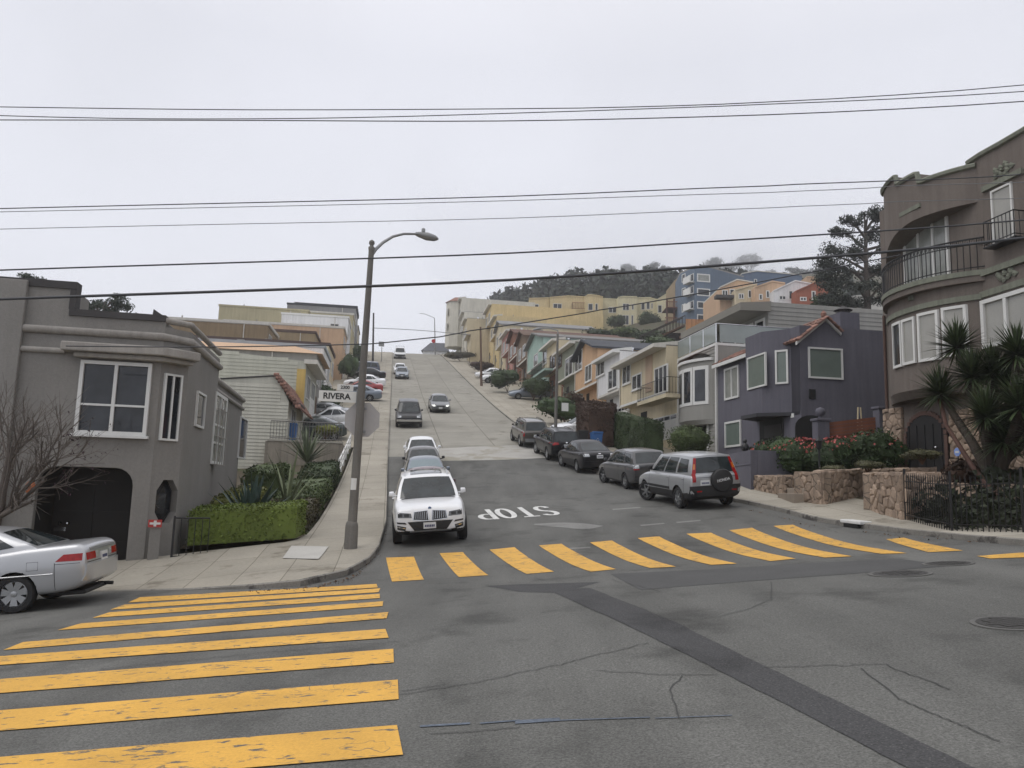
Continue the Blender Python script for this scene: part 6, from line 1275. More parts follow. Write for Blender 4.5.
o = thing('timber_fence', 'red brown horizontal board fence rising between two slate piers', 'fence', tuple(FT(q0[1], .1, 2.5))); m = MB(FT); za, zb_ = FT.px(833, 423, .1)[1], FT.px(878, 417, .1)[1]
for k in range(13):
    h = .13 * k; m.add([(u, w_, (za if u == q0[1] else zb_) - h - dz) for dz in (.0, .12) for w_ in (.02, .06 + .004 * (k % 2)) for u in (q0[1], q1[0])], [(0, 1, 3, 2), (4, 5, 7, 6), (0, 1, 5, 4), (2, 3, 7, 6), (0, 2, 6, 4), (1, 3, 7, 5)])
m.build('boards', mat('red_cedar', (.20, .075, .042), var=.25, streak=.2, island=.15), o)
u, z = FT.px(868, 410, .2); o = thing('stepladder', 'pale stepladder top showing over the timber fence', 'ladder', tuple(FT(u, -.3, z - 1))); m = MB(FT)
for s in (-1, 1): m.tube([(u + s * .05, -.35, z + .16), (u + s * .22, -.35 - .1 * s, z - 1.6)], .03, 5)
m.build('rails', mat('pale_timber', (.5, .42, .28)), o)
p = st(37.2, 15.3); bush('round_shrub', 'rounded green shrub in front of the grey bow window house', (p.x, p.y, H(p.x, p.y) + .35), (1.4, 1.15, 1.0), HM, 6500, .055, blobs=12, cat='shrub')
hedge('tall_hedge', 'flat topped dark green hedge in front of the cream balcony house', 'hedge', stp([(40.2, 13.7), (40.2, 14.8), (47.4, 14.8), (47.4, 13.7)]), .05, 2.05, HD, 420, .05, .10, slope=gz)
hedge('block_hedge', 'big rounded block of red brown hedge beside the white saloon', 'hedge', stp([(45.4, 12.0), (45.6, 13.6), (47.6, 14.4), (49.4, 14.0), (49.7, 12.6), (48.2, 11.9)]), .15, 2.55, leafm('red_brown_hedge_leaf', (.062, .038, .027)), 420, .055, .16, slope=gz, inset=.1)
# blue recycling bin by the kerb
p = st(44.4, 12.2); p.z = H(p.x, p.y) + .14; o = thing('wheelie_bin', 'bright blue recycling bin beside the brown block hedge', 'bin', tuple(p)); FB_ = FrZ(p, N_, -D_); bin_(o, p, BLUEB, FB_)
m = MB(FB_)
for k in range(3): a = math.radians(90 + 120 * k); m.prism([(.09 * math.cos(a + t), .62 + .09 * math.sin(a + t)) for t in (-.55, .55)] + [(.055 * math.cos(a + .4), .62 + .055 * math.sin(a + .4)), (.055 * math.cos(a - .4), .62 + .055 * math.sin(a - .4))], .33, .345)
m.build('recycling_mark', WHITE, o)
p = st(45.1, 11.5); p.z = H(p.x, p.y) + .14; o = thing('wheelie_bin', 'black refuse bin left of the bright blue recycling bin', 'bin', tuple(p)); bin_(o, p, PLASTIC, FrZ(p, N_, -D_))
# ------------------------------------------------------------------ the row up the right side: facades in their own plane, windows placed on them
rrow = 'row houses stepping up the right side of the street'
FQ = Fr(st(0, 17), D_, -N_)
def rh(label, x0, x1, ztop, m_, up_w=.75, wins=(), up_y=None, roof='flat', base_m=None, roofm=None, gar=None, doors=(), balc=None, eave=.55, depth=14, glass=None, frame=None, zb=None):
    """x0/x1: picture columns of the far/near ends of the facade at mid height"""
    ua, ub = FQ.px(x1, 400)[0], FQ.px(x0, 400)[0]; g = Hst((ua + ub) / 2, 17); zl = zb if zb is not None else ztop - 2.9
    o = thing('row_house', label, 'house', tuple(FQ(ua, 0, g)), rrow)
    MB(FQ).box(ua + .02, ub - .02, -depth, 0, g - 3, zl - .001).build('ground_storey', base_m or m_, o)
    MB(FQ).box(ua + .02, ub - .02, -depth, up_w, zl, ztop).build('upper_storey', m_, o)
    rm = roofm or mat('tar_roof', (.16, .155, .15), var=.2); L = ub - ua
    if roof == 'flat':
        MB(FQ).box(ua + .02, ub - .02, -depth, up_w + .02, ztop + .001, ztop + .06).build('roof', rm, o)
        MB(FQ).add([(u, w_, z) for w_, z in ((up_w + eave, ztop - .12), (up_w + eave, ztop + .10), (up_w - .9, ztop + .34), (up_w - .9, ztop + .062), (up_w + .01, ztop + .062), (up_w + .01, ztop - .12)) for u in (ua, ub)], [(0, 1, 3, 2), (2, 3, 5, 4), (4, 5, 7, 6), (6, 7, 9, 8), (8, 9, 11, 10), (10, 11, 1, 0), (0, 2, 4, 6, 8, 10), (1, 3, 5, 7, 9, 11)]).build('eave', CREAMT if m_ is not WHT else WHITE, o)
    elif roof == 'gable':
        zr = ztop + 1.15; m = MB(FQ); uc = (ua + ub) / 2
        m.add([(u, w_, z + t) for w_ in (up_w + .5, -depth) for u, z in ((ua - .15, ztop - .1), (uc, zr), (ub + .15, ztop - .1)) for t in (0, .16)], [(0, 2, 3, 1), (2, 4, 5, 3), (6, 7, 9, 8), (8, 9, 11, 10), (0, 1, 7, 6), (1, 3, 9, 7), (3, 5, 11, 9), (4, 10, 11, 5), (0, 6, 8, 2), (2, 8, 10, 4)]); m.build('roof', rm, o); MB(FQ).prism([(ua + .03, ztop), (ub - .03, ztop), (uc, zr - .02)], up_w - .25, up_w - .002).build('gable', m_, o)
    for w_ in wins: window(FQ, o, *FQ.rect(*w_, up_w), w=up_w, cols=(.5,) if w_[1] - w_[0] > 5 else (), fw=.10, glass=glass or GLASS, frame=frame, sill=True)
    if gar: r = FQ.rect(*gar); garage(FQ, o, r[0], r[1], max(g + .05, min(r[2], g + .3)), r[3], .03, WHITE, lights=True)
    else: garage(FQ, o, ua + L * .12, ua + L * .5, g + .1, g + 2.3, .03, m_)
    for d in doors or ((None,),):
        if d[0] is None: MB(FQ).box(ub - L * .3, ub - L * .17, -.05, .02, g + .1, min(zl - .1, g + 2.5)).build('door', DARKM, o)
        else: r = FQ.rect(*d); MB(FQ).box(r[0], r[1], -.05, .02, r[2] - .4, r[3]).build('door', DARKM, o)
    if balc:
        r = FQ.rect(*balc, up_w + .7); MB(FQ).box(r[0], r[1], up_w, up_w + .95, r[2] - .22, r[2]).build('balcony', m_, o); rail(FQ, o, [(r[0], up_w), (r[0], up_w + .92), (r[1], up_w + .92), (r[1], up_w)], r[2], r[2] + .95, step=.16, name='balcony_railing')
    MB(FQ).tube([(ub - .14, up_w + .05, ztop - .1), (ub - .14, up_w + .05, zl + .1), (ub - .14, .06, zl - .25), (ub - .14, .06, g)], .045, 6).build('downpipe', CREAMT, o); MB(FQ).box(ua + .03, ub - .2, up_w + .001, up_w + .05, zl, zl + .16).build('string_course', CREAMT if m_ is not CREAM else WHITE, o); MB(FQ).box(ua + L * .55, ua + L * .60, .0, .16, g + 1.2, g + 1.7).build('meter_box', GREYG, o)
    for q_ in range(2): MB(FQ).lathe([(.06, -.1), (.06, .55)], 6, (ua + L * (.25 + .4 * q_), -2.2 - 3 * q_, ztop + .2)).build('vent_pipe', GREYG, o)
    k = ua + L * R.uniform(.5, .8); MB(FQ).lathe([(.13, -.2), (.13, .8), (.18, .82), (.18, .95)], 8, (k, -1.6, ztop + .2)).build('flue', CHROME, o); MB(FQ).box(k - .9, k - .3, -4.6, -4, ztop, ztop + .9).build('chimney', GREYG, o)
    return o, ua, ub, g
# grey house with bowed window and glass deck
GSD = mat('grey_siding', (.255, .25, .23), rough=.8, var=.06, streak=.1)
ua, ub = FQ.px(717, 400)[0], FQ.px(678.5, 400)[0]; g = Hst(ua, 17); zdk = FQ.px(700, 352)[1]
root = thing('grey_house', 'grey boarded house with white bow window and glass roof deck', 'house', tuple(FQ(ua, 0, g)), rrow)
MB(FQ).box(ua + .02, ub, -14, -.03, g - 3, zdk).build('wall', GSD, root); siding(FQ, root, ua + .1, ub - .06, -.03, g, lambda u: zdk, GSD, .2)
MB(FQ).box(ua - .04, ua + .10, -.05, .06, g - 1, zdk + .1).box(ub - .06, ub + .08, -.05, .06, g - 1, zdk + .1).build('corner_board', WHITE, root)
bz0, bz1 = FQ.px(694, 404, .6)[1], FQ.px(694, 369, .6)[1]; b0, b1 = FQ.px(710, 390, .2)[0], FQ.px(680.5, 390, .2)[0]
def gb(a, off=0): return lerp(b0, b1, a), .85 * math.sin(math.pi * a) ** .7 + off
def gband(name, z0, z1, m_, off=0, n=18, parent=None, a0=0.0, a1=1.0, taper=1.0):
    m = MB(FQ); L = [gb(lerp(a0, a1, i / n), off) for i in range(n + 1)] + [(gb(a1)[0], -.1), (gb(a0)[0], -.1)]; q = len(L)
    m.add([(u, w_ * taper if w_ > 0 else w_, z0) for u, w_ in L] + [(u, w_, z1) for u, w_ in L], [tuple(range(q)), tuple(range(2 * q - 1, q - 1, -1))] + [(i, (i + 1) % q, q + (i + 1) % q, q + i) for i in range(q)]); return m.build(name, m_, parent or root, smooth=30)
gband('bow', bz0 - .9, bz1 + .35, GSD); gband('bow_soffit', bz0 - 1.15, bz0 - .901, GSD, taper=.7); gband('bow_cornice', bz1 + .351, bz1 + .5, WHITE, .12)
for i in range(4):
    a0, a1 = .04 + .235 * i, .04 + .235 * (i + 1) - .015; fr = gband('window', bz0 - .08, bz1 + .08, WHITE, .03, 6, None, a0, a1); gband('pane', bz0 + .10, bz1 - .12, GLASS, .045, 6, fr, a0 + .035, a1 - .035)
m = MB(FQ); L = [gb(i / 14, .12) for i in range(15)]; c = ((b0 + b1) / 2, -.3, bz1 + 1.15)
for r_ in range(5):
    k0, k1 = r_ / 5, (r_ + 1.1) / 5
    for i in range(14):
        P = []
        for j, k in ((i, k0), (i + 1, k0), (i + 1, min(1, k1)), (i, min(1, k1))): P.append((lerp(L[j][0], c[0], k), lerp(L[j][1], c[1], k), lerp(bz1 + .52 + (.07 if k == k0 else 0), c[2] + (.07 if k == k0 else 0), k)))
        m.add(P, [(0, 1, 2, 3)])
m.build('bow_roof', TILE, root, recalc=False)
r = FQ.rect(690, 708, 418, 442); MB(FQ).box(r[0], r[1], -.03, .03, r[2] - .5, r[3]).build('door', DARKM, root); MB(FQ).box(r[0] - .14, r[0], 0, .08, r[2] - .5, r[3] + .14).box(r[1], r[1] + .14, 0, .08, r[2] - .5, r[3] + .14).box(r[0], r[1], 0, .079, r[3] + .002, r[3] + .14).build('door_surround', WHITE, root)
r = FQ.rect(679.5, 688.5, 424, 450); window(FQ, root, *r, cols=(), rows=(.25, .5, .75), fw=.1)
# deck parapet, glass balustrade, set-back top storey with the big eave
du0, du1 = ua, ub + .3; MB(FQ).box(du0, du1 + 2.0, -5.9, .04, zdk + .001, zdk + .14).build('deck', WHITE, root)
zg = zdk + 1.15; m = MB(FQ)
for u0, u1 in ((du0 + .1, du0 + 1.7), (du0 + 1.8, du0 + 3.6), (du0 + 3.7, du1 + 1.9)): m.box(u0, u1, .0, .012, zdk + .2, zg)
m.box(du0 + .05, du0 + .062, -5.6, -.2, zdk + .2, zg); m.build('glass_balustrade', mat('pale_green_glass', (.23, .26, .25), rough=.06, var=.1, fine=0, spec=.6), root)
m = MB(FQ)
for u in (du0 + .05, du0 + 1.75, du0 + 3.65, du1 + 1.9): m.tube([(u, .0, zdk + .14), (u, .0, zg + .04)], .03, 6)
m.tube([(du0 + .05, -5.7, zg + .03), (du0 + .05, 0, zg + .03), (du1 + 1.9, 0, zg + .03)], .03, 6)
m.build('balustrade_frame', CHROME, root)
zf = FQ.px(743, 303, -1.4)[1]
MB(FQ).box(ua + .3, ub + 2, -16, -3.1, zdk, zf + .32).build('top_storey', GSD, root)
FS_ = Fr(FQ(ua + .3, 0, 0), N_, -D_); siding(FS_, root, 3.1, 16, .0, zdk, lambda u: zf + .32, GSD, .24)
m = MB(FQ); m.add([(u, w_, z) for u, w_, z in [(ua + .1, -1.4, zf - .30), (ub + 3.2, -1.4, zf - .30), (ub + 3.2, -3.2, zf - .25), (ua + .1, -3.2, zf - .25), (ua + .1, -1.4, zf + .12), (ub + 3.2, -1.4, zf + .12), (ub + 3.2, -3.2, zf + .30), (ua + .1, -3.2, zf + .30)]], [(0, 1, 2, 3), (4, 5, 6, 7), (0, 1, 5, 4), (1, 2, 6, 5), (2, 3, 7, 6), (3, 0, 4, 7)]); m.build('roof', mat('grey_fascia', (.20, .19, .165), var=.06), root)
FD = FQ.shift(0, -3.1); 
for a, b in ((.6, 1.7), (2.0, 3.1), (4.2, 6.2)): window(FD, root, ua + a, ua + b, zdk + .35, zf - .5, cols=(), fw=.14, glass=GLASS)
# the neighbours
o, ua, ub, g = rh('cream house with french doors and an iron railed balcony', 630, 678, 10.45, CREAM, wins=[(632.5, 642, 374, 389.5)], gar=(653, 677, 416, 440), doors=((641, 647, 412, 436),), balc=(641, 670, 382, 398), eave=.8)
r = FQ.rect(655, 668, 366, 394, .75); window(FQ, o, *r, w=.75, cols=(.33, .66), fw=.09, name='balcony_door')
MB(FQ).box(FQ.px(652.5, 380, .75)[0], FQ.px(646, 380, .75)[0], .752, .80, 8.0, 10.4).build('wall_panel', mat('pinkish_panel', (.42, .31, .22), streak=.1), o)
rh('white stucco house with two tall windows and a dark overhang', 606.5, 629.5, 11.75, WHT, wins=[(608.5, 617.5, 369, 389), (623, 631, 365, 384)], gar=(615, 629, 407, 426))
rh('orange stucco house with dark slate gable end', 583, 606, 13.1, ORANGE, wins=[(585.5, 592, 364.5, 381.5), (596.5, 605, 357, 376)], roof='gable', roofm=mat('dark_slate', (.05, .055, .065), var=.2))
rh('sage green house with white framed windows', 563.5, 582.5, 14.9, SAGE, wins=[(565.5, 573, 357, 376), (575, 582.5, 351, 371)], frame=WHITE, roofm=WOOD)
rh('cream house with brown ground storey next to the mint gable', 549, 563, 16.6, CREAM, wins=[(550, 555.5, 354.5, 372), (557, 562, 350, 367)], base_m=RUST, frame=WOOD)
rh('mint green gabled house with a small balcony', 532.5, 548.5, 18.3, MINT, wins=[(534, 538, 354, 366), (543, 547, 350, 364)], roof='gable', balc=(533, 547, 362, 373))
def rh2(label, s0, L, h, m_, roof, roofm=None, base_m=None):
    F = FQ; g = Hst(s0 + L / 2, 17); x1, x0 = proj(FQ(s0, 0, g + 3))[0], proj(FQ(s0 + L, 0, g + 3))[0]; o, ua, ub, g = rh(label, x0, x1, g + h, m_, roof=roof, roofm=roofm, base_m=base_m, gar=None)
    for k in (.15, .58): window(FQ, o, ua + L * k, ua + L * (k + .26), g + h - 2.2, g + h - .6, w=.75, fw=.1)
    return o, ua, ub, g
rh2('brown timber gabled house uphill of the mint one', 92.4, 7.2, 5.6, mat('weathered_brown', (.17, .115, .075), streak=.2), 'gable', WOOD)
rh2('terracotta house with brown gabled roof', 100, 7.2, 5.6, RUST, 'gable', mat('brown_roof', (.10, .05, .035), island=0))
rh2('pink house with tan eaves', 107.5, 7.2, 5.8, PINK, 'flat')
rh2('pale cream house with steep stair gable below the yellow building', 115, 7.0, 6.4, CREAM, 'gable', mat('grey_roof', (.20, .20, .20)))
o, ua, ub, g = rh2('long mustard yellow walled building, lower of two', 122.2, 7.6, 7.5, YCR, 'flat', YCR)
o, ua, ub, g = rh2('tall mustard yellow building with narrow pale front, upper of two', 130, 8.2, 9.3, YCR, 'flat', YCR)
MB(FQ).box(ua, ub, -19, -13.9, g - 2, g + 9.3).build('rear_wing', YCR, o)
FQ = Fr(st(0, 13.6), D_, -N_)
IVO = stucco('ivory_stucco', (.55, .53, .46))
rh2('cream house squeezed left of the tall mustard building', 138.5, 6.4, 6.4, CREAM, 'flat', None)
rh2('ivory flat roofed house far up the street below the turret', 145.2, 7.4, 7.4, IVO, 'flat')
o, ua, ub, g = rh2('cream house with red tiled turret near the crest', 153, 8.2, 10.0, IVO, 'flat', CREAMT)
m = MB(FQ); m.lathe([(2.3, -8), (2.3, 1.2)], 8, (ua + 5.4, 1.0, g + 10.0)); m.build('turret', IVO, o); m = MB(FQ); m.lathe([(2.6, 1.21), (.9, 2.3)], 8, (ua + 5.4, 1.0, g + 10.0)); m.build('turret_roof', TILE, o)
for k in range(3):
    for zz in (0, -3): window(FQ, o, ua + 3.9 + k * 1.05, ua + 4.7 + k * 1.05, g + 8.4 + zz, g + 9.9 + zz, w=3.15, cols=(), fw=.1)
rh2('last pale green house at the crest on the right', 161.6, 8, 8.2, SAGE, 'gable', TILE)
FQ = Fr(st(0, 17), D_, -N_)
# shrubs on the far pavement
for s, t, r_, lab, mm in ((84.5, 12.9, (2.1, 1.9, 1.5), 'dark round bush uphill of the slate blue car', HD), (77.5, 14.6, (1.9, 1.6, 1.3), 'dark bush in front of the mint house', HD), (57.5, 13.4, (2.4, 1.5, 1.15), 'straggly green shrub beside the lamp post sign', FL), (60.5, 14.6, (1.3, 1.2, 1.3), 'reddish shrub at the edge of a curved driveway', RST), (112, 13.2, (2.2, 1.6, .9), 'low brown shrub bed near the two white vehicles', RST), (135, 11.9, (3.0, 1.2, 1.0), 'broad dark hedge mound below the turret house', HBR)):
    p = st(s, t); bush('pavement_shrub', lab, (p.x, p.y, H(p.x, p.y) + .3), r_, mm, 900, .14)
# ------------------------------------------------------------------ poles, signs, wires
CONCP = mat('pole_concrete', (.145, .138, .125), rough=.8, var=.15, streak=.25, fine=.1); GREYM = mat('galvanised_grey', (.25, .255, .255), rough=.5, metal=.3, var=.1); RUSTP = mat('timber_pole', (.12, .075, .05), var=.25, streak=.2)
pb = G(350.5, 549, .13); Y0 = pb.y; pt = at(371.6, 247, Y0)
o = thing('street_lamp', 'tall concrete street lamp on the near left corner with curved arm', 'street lamp', tuple(pb))
MB().tube([pb, pb.lerp(pt, .5), pt], [.115, .095, .068], 14).build('pole', CONCP, o, smooth=50)
MB().lathe([(.165, -.05), (.155, .55), (.135, .62), (.11, .66)], 14, pb).build('base', CONCP, o, smooth=50); MB().lathe([(.07, -.12), (.085, -.02), (.05, .02), (.045, .04), (.075, .09), (.065, .15), (.01, .19)], 12, pt).build('finial', CONCP, o, smooth=60)
arm = [at(x, y, Y0 + k) for x, y, k in ((371, 256, 0), (376, 249, .1), (383, 242.5, .25), (393, 236.5, .45), (404, 233.8, .65), (418, 234, .9))]; MB().tube(arm, [.05, .045, .04, .035, .032, .03], 8).build('arm', GREYM, o, smooth=60)
h0, h1 = at(416, 233.8, Y0 + .9), at(438, 239, Y0 + 1.3); m = MB(); n = 8
m.tube([h0, h0.lerp(h1, .15), h0.lerp(h1, .5), h0.lerp(h1, .85), h1], [.05, .075, .11, .085, .03], 10); hd_ = m.build('lamp_head', GREYM, o, smooth=60); MB().lathe([(.05, 0), (.05, .09), (.03, .11)], 8, h0.lerp(h1, .32) + UP * .09).build('photocell', GREYM, hd_)
up_ = lambda py: at(361.5, py, Y0)
c = at(361, 419, Y0); c.y += .16; o = thing('stop_sign', 'grey back of an octagonal sign clamped behind the concrete lamp pole', 'sign', tuple(c)); m = MB(FrZ(c, N_, -D_)); rr = .455
m.prism([(rr * math.cos(math.pi * (i + .5) / 4), rr * math.sin(math.pi * (i + .5) / 4)) for i in range(8)], -.012, 0); m.build('plate', mat('sign_back', (.36, .35, .345), rough=.5, var=.06), o)
m = MB(FrZ(c, N_, -D_)); m.prism([(rr * .97 * math.cos(math.pi * (i + .5) / 4), rr * .97 * math.sin(math.pi * (i + .5) / 4)) for i in range(8)], -.017, -.0125); m.build('face', mat('stop_red', (.45, .02, .02), rough=.4), o)
for z in (.27, -.30): MB(FrZ(c, N_, -D_)).box(-.10, .10, .001, .03, z - .03, z + .03).build('bracket', GREYM, o)
cs = at(338, 396.5, Y0); FSg = FrZ(cs, Vector((.985, .17, 0)), Vector((.17, -.985, 0)).normalized())
o = thing('street_name_sign', 'white RIVERA street name sign fixed to the left of the lamp pole', 'sign', tuple(cs)); SW = mat('sign_white', (.62, .62, .59), rough=.4, var=.05)
MB(FSg).box(-.46, .46, -.01, .01, -.135, .135).build('plate', SW, o); MB(FSg).box(-.03, .36, -.01, .01, .15, .31).build('number_plate', SW, o); MB(FSg).box(.44, .52, -.03, .03, -.17, .20).build('bracket', GREYM, o)
def txt(t, size, ctr, F, root, off, m_=None):
    e, n_ = F.e, F.n; M4 = Matrix.Identity(4); p = F(ctr[0], off, ctr[1]) - base_of(root)
    for i in range(3): M4[i][0], M4[i][1], M4[i][2], M4[i][3] = e[i], UP[i], n_[i], p[i]
    return text_mesh(t, size, m_ or mat('sign_black', (.02, .02, .02), rough=.5), 'lettering', root, M4)
txt('RIVERA', .205, (-.03, 0), FSg, o, .012); txt('2300', .11, (.16, .23), FSg, o, .012)
p = at(352.5, 484, Y0 - .12); o = thing('pole_sticker', 'small white notice stuck on the lower lamp pole', 'notice', tuple(p)); m = MB()
m.grid(lambda u, v: pb.lerp(pt, (p.z + .28 * (v - .5) - pb.z) / (pt.z - pb.z)) + Vector((math.sin(lerp(-.9, .5, u)), -math.cos(lerp(-.9, .5, u)), 0)) * .112, 6, 2); m.build('sheet', WHITE, o, recalc=False)
def pole(label, base, top, r0, r1, m_, name='utility_pole', cat='pole'):
    o = thing(name, label, cat, tuple(base)); MB().tube([base - UP * .2, top], [r0, r1], 8).build('shaft', m_, o, smooth=60); return o
b = st(47.3, 10.35); b.z = H(b.x, b.y) + .13; t = at(562.5, 334, b.y); o = pole('slim grey lamp post among the parked cars on the right with arm reaching left', b, Vector((b.x, b.y, t.z)), .11, .07, CONCP, 'street_lamp', 'street lamp')
T = Vector((b.x, b.y, t.z)); MB().tube([T - UP * .2, at(558, 330.5, b.y), at(549, 328, b.y), at(541, 328.5, b.y)], .04, 6).build('arm', GREYM, o); MB().tube([at(541.5, 328.3, b.y), at(538, 328.8, b.y), at(533, 330, b.y)], [.05, .10, .04], 8).build('lamp_head', GREYM, o)
q = at(565, 407, b.y); o = thing('parking_sign', 'small white sign on the slim grey lamp post', 'sign', tuple(q)); MB(FrZ(q, N_, -D_)).box(-.22, .22, -.01, .01, -.26, .26).build('plate', SW, o)
b = G(481.5, 386, .13); pole('brown timber utility pole beside the dark round bushes', b, at(480.5, 327, b.y), .16, .11, RUSTP)
b = at(435.5, 352, 158); b.z = H(b.x, b.y); t = at(434.5, 318, b.y); o = pole('thin lamp post standing at the crest with a red sign', b, t, .14, .08, GREYM, 'street_lamp', 'street lamp'); MB().tube([t, t + Vector((-2, 0, .8)), t + Vector((-3.2, 0, .9))], .06, 5).build('arm', GREYM, o); q = at(433.5, 341, b.y - .3); o = thing('stop_sign', 'tiny red sign on the lamp post at the crest', 'sign', tuple(q)); MB(FrZ(q, N_, -D_)).prism([(.42 * math.cos(math.pi * (i + .5) / 4), .42 * math.sin(math.pi * (i + .5) / 4)) for i in range(8)], -.02, .02).build('plate', mat('stop_red', (.45, .02, .02)), o)
b = at(374, 345, 116); b.z = H(b.x, b.y); o = pole('dark utility pole just right of the modern grey house', b, at(373.6, 313, b.y), .17, .12, mat('dark_pole', (.05, .045, .045)))
b = at(382, 352, 126); b.z = H(b.x, b.y); o = pole('thin post with a small square sign left of the white pickup', b, at(382, 343.5, b.y), .06, .05, GREYM, 'sign_post', 'sign'); q = at(381.5, 344, b.y); MB(FrZ(q, N_, -D_)).box(-.45, .45, -.02, .02, -.4, .4).build('plate', GREYM, o)
b = at(510, 372, 112); pole('orange brown pole in front of the terracotta house', Vector((b.x, b.y, H(b.x, b.y))), at(510, 345, 112), .22, .2, mat('orange_pole', (.30, .14, .07)))
WIRE = mat('wire', (.045, .047, .052), rough=.6, var=.05); WIREG = mat('thin_wire', (.16, .165, .175), rough=.6, var=.05)
def wire(label, pts, Y, r, m_=WIRE, ext=True):
    if ext:
        (x0, y0), (x1, y1) = pts[:2]; (x2, y2), (x3, y3) = pts[-2:]; k = (y1 - y0) / (x1 - x0); q = (y3 - y2) / (x3 - x2); pts = [(-700, y0 - k * (x0 + 700) + 6), (-300, y0 - k * (x0 + 300))] + list(pts) + [(x3 + 500, y3 + q * 500 - 2), (x3 + 900, y3 + q * 900 - 8)]
    P = []
    for (a, b), (c, d) in zip(pts, pts[1:]):
        for i in range(4): P.append((lerp(a, c, i / 4), lerp(b, d, i / 4)))
    P.append(pts[-1]); Q = P[:]
    for _ in range(3): Q = [Q[0]] + [(q[0], (a[1] + q[1] * 2 + b[1]) / 4) for a, q, b in zip(Q, Q[1:], Q[2:])] + [Q[-1]]
    m = MB().tube([at(x, y, Y) for x, y in Q], r, 5, caps=False)
    return tag(m.build('overhead_wire', m_, recalc=False, smooth=80), label, 'wire', 'overhead wires crossing the street')
wire('topmost wire of all, thin and nearly straight', [(0, 107), (256, 110.5), (580, 108.5), (768, 103.3), (1024, 87)], 17, .012)
wire('second wire from the top, meeting the topmost above the street', [(0, 116), (150, 119.3), (350, 118.5), (580, 111), (768, 104.9), (1024, 93)], 17.4, .012)
wire('third wire from the top, lowest of the upper bundle', [(0, 120), (256, 120.3), (500, 122), (768, 115.5), (1024, 103)], 17.8, .014)
wire('thin wire at the top of the middle bundle', [(0, 208.5), (256, 202.5), (512, 197), (768, 185), (880, 181.5), (1024, 176)], 17, .013)
wire('pale thin wire just under the top of the middle bundle', [(0, 211.8), (256, 206.7), (512, 201), (768, 192), (900, 187.5)], 17.4, .009, WIREG)
wire('faint wire at the bottom of the middle bundle', [(0, 229), (256, 223.5), (512, 219), (768, 207), (900, 203)], 17.8, .009, WIREG)
wire('medium black wire above the thickest cable', [(0, 270), (256, 262), (512, 254), (768, 238), (1024, 222)], 16, .018)
wire('thickest black cable, crossing in front of the lamp pole', [(0, 299), (256, 290.5), (512, 281), (768, 262), (1024, 240.5)], 15.2, .030)
wire('sagging service wire running to the taupe corner house', [(66, 346), (200, 347.5), (370, 344.5), (440, 336.5), (470, 331.5), (540, 320), (600, 311), (700, 293), (790, 276.5), (900, 255)], 16.5, .013, WIRE, False)
wire('distant wire hanging over the crest from the dark pole', [(373.5, 328), (420, 330), (470, 335)], 118, .05, WIREG, False)
# ------------------------------------------------------------------ trees
TWIG = mat('twig_bark', (.105, .088, .076), var=.25, fine=.2)
BARK = mat('bare_bark', (.085, .070, .060), var=.25, fine=.2); 
tb = st(18.4, -8.45); tb.z = H(tb.x, tb.y)
o = thing('bare_tree', 'leafless street tree spreading twigs in front of the taupe corner house', 'tree', tuple(tb)); tw = MB(); lf = MB(); RT = random.Random(5)
def branch(p, d, L, r, lev):
    pts = [p]; q = p.copy(); dd = d.normalized(); n = 5
    for i in range(n):
        dd = (dd + Vector((RT.gauss(0, .09), RT.gauss(0, .09), RT.gauss(.02, .06)))).normalized(); q = q + dd * (L / n); pts.append(q.copy())
    tw.tube(pts, [lerp(r, r * .55, i / n) for i in range(n + 1)], 6 if lev < 2 else 4, caps=False)
    if lev >= 4:
        if q.x > -9.0 and RT.random() < .75:
            for _ in range(3): leafquads(lf, pts[RT.randint(2, 5)] + Vector((RT.gauss(0, .04), RT.gauss(0, .04), RT.gauss(0, .04))), 1, .035)
        return
    for k in range((5, 4, 5, 4)[lev]):
        f = RT.uniform(.35, 1); b = pts[min(n, int(f * n))]; a = dd.orthogonal(); a.rotate(Matrix.Rotation(RT.uniform(0, 6.28), 3, dd)); nd = (dd + a * RT.uniform(.35, .75) + Vector((.10, 0, .06))).normalized(); branch(b, nd, L * RT.uniform(.55, .78), r * .43, lev + 1)
tk = tb + Vector((.3, -.1, 1.5)); MB().tube([tb - UP * .2, tb.lerp(tk, .5) + Vector((.05, 0, 0)), tk], [.13, .11, .10], 10).build('trunk', BARK, o, smooth=60)
for d, L in (((.95, -.25, .42), 1.75), ((.80, .15, .75), 1.75), ((.55, -.3, .95), 1.7), ((.2, .2, 1), 1.6), ((-.5, 0, .9), 1.4), ((-.6, -.5, .6), 1.2), ((.75, -.45, .25), 1.4)): branch(tk, Vector(d), L, .055, 1)
tw.build('crown', TWIG, o, recalc=False, smooth=80); lf.build('leaves', leafm('purple_leaf', (.035, .016, .024)), o, recalc=False)
PINEL = leafm('pine_needles', (.022, .034, .020)); PINEH = leafm('misty_needles', (.020, .030, .019))
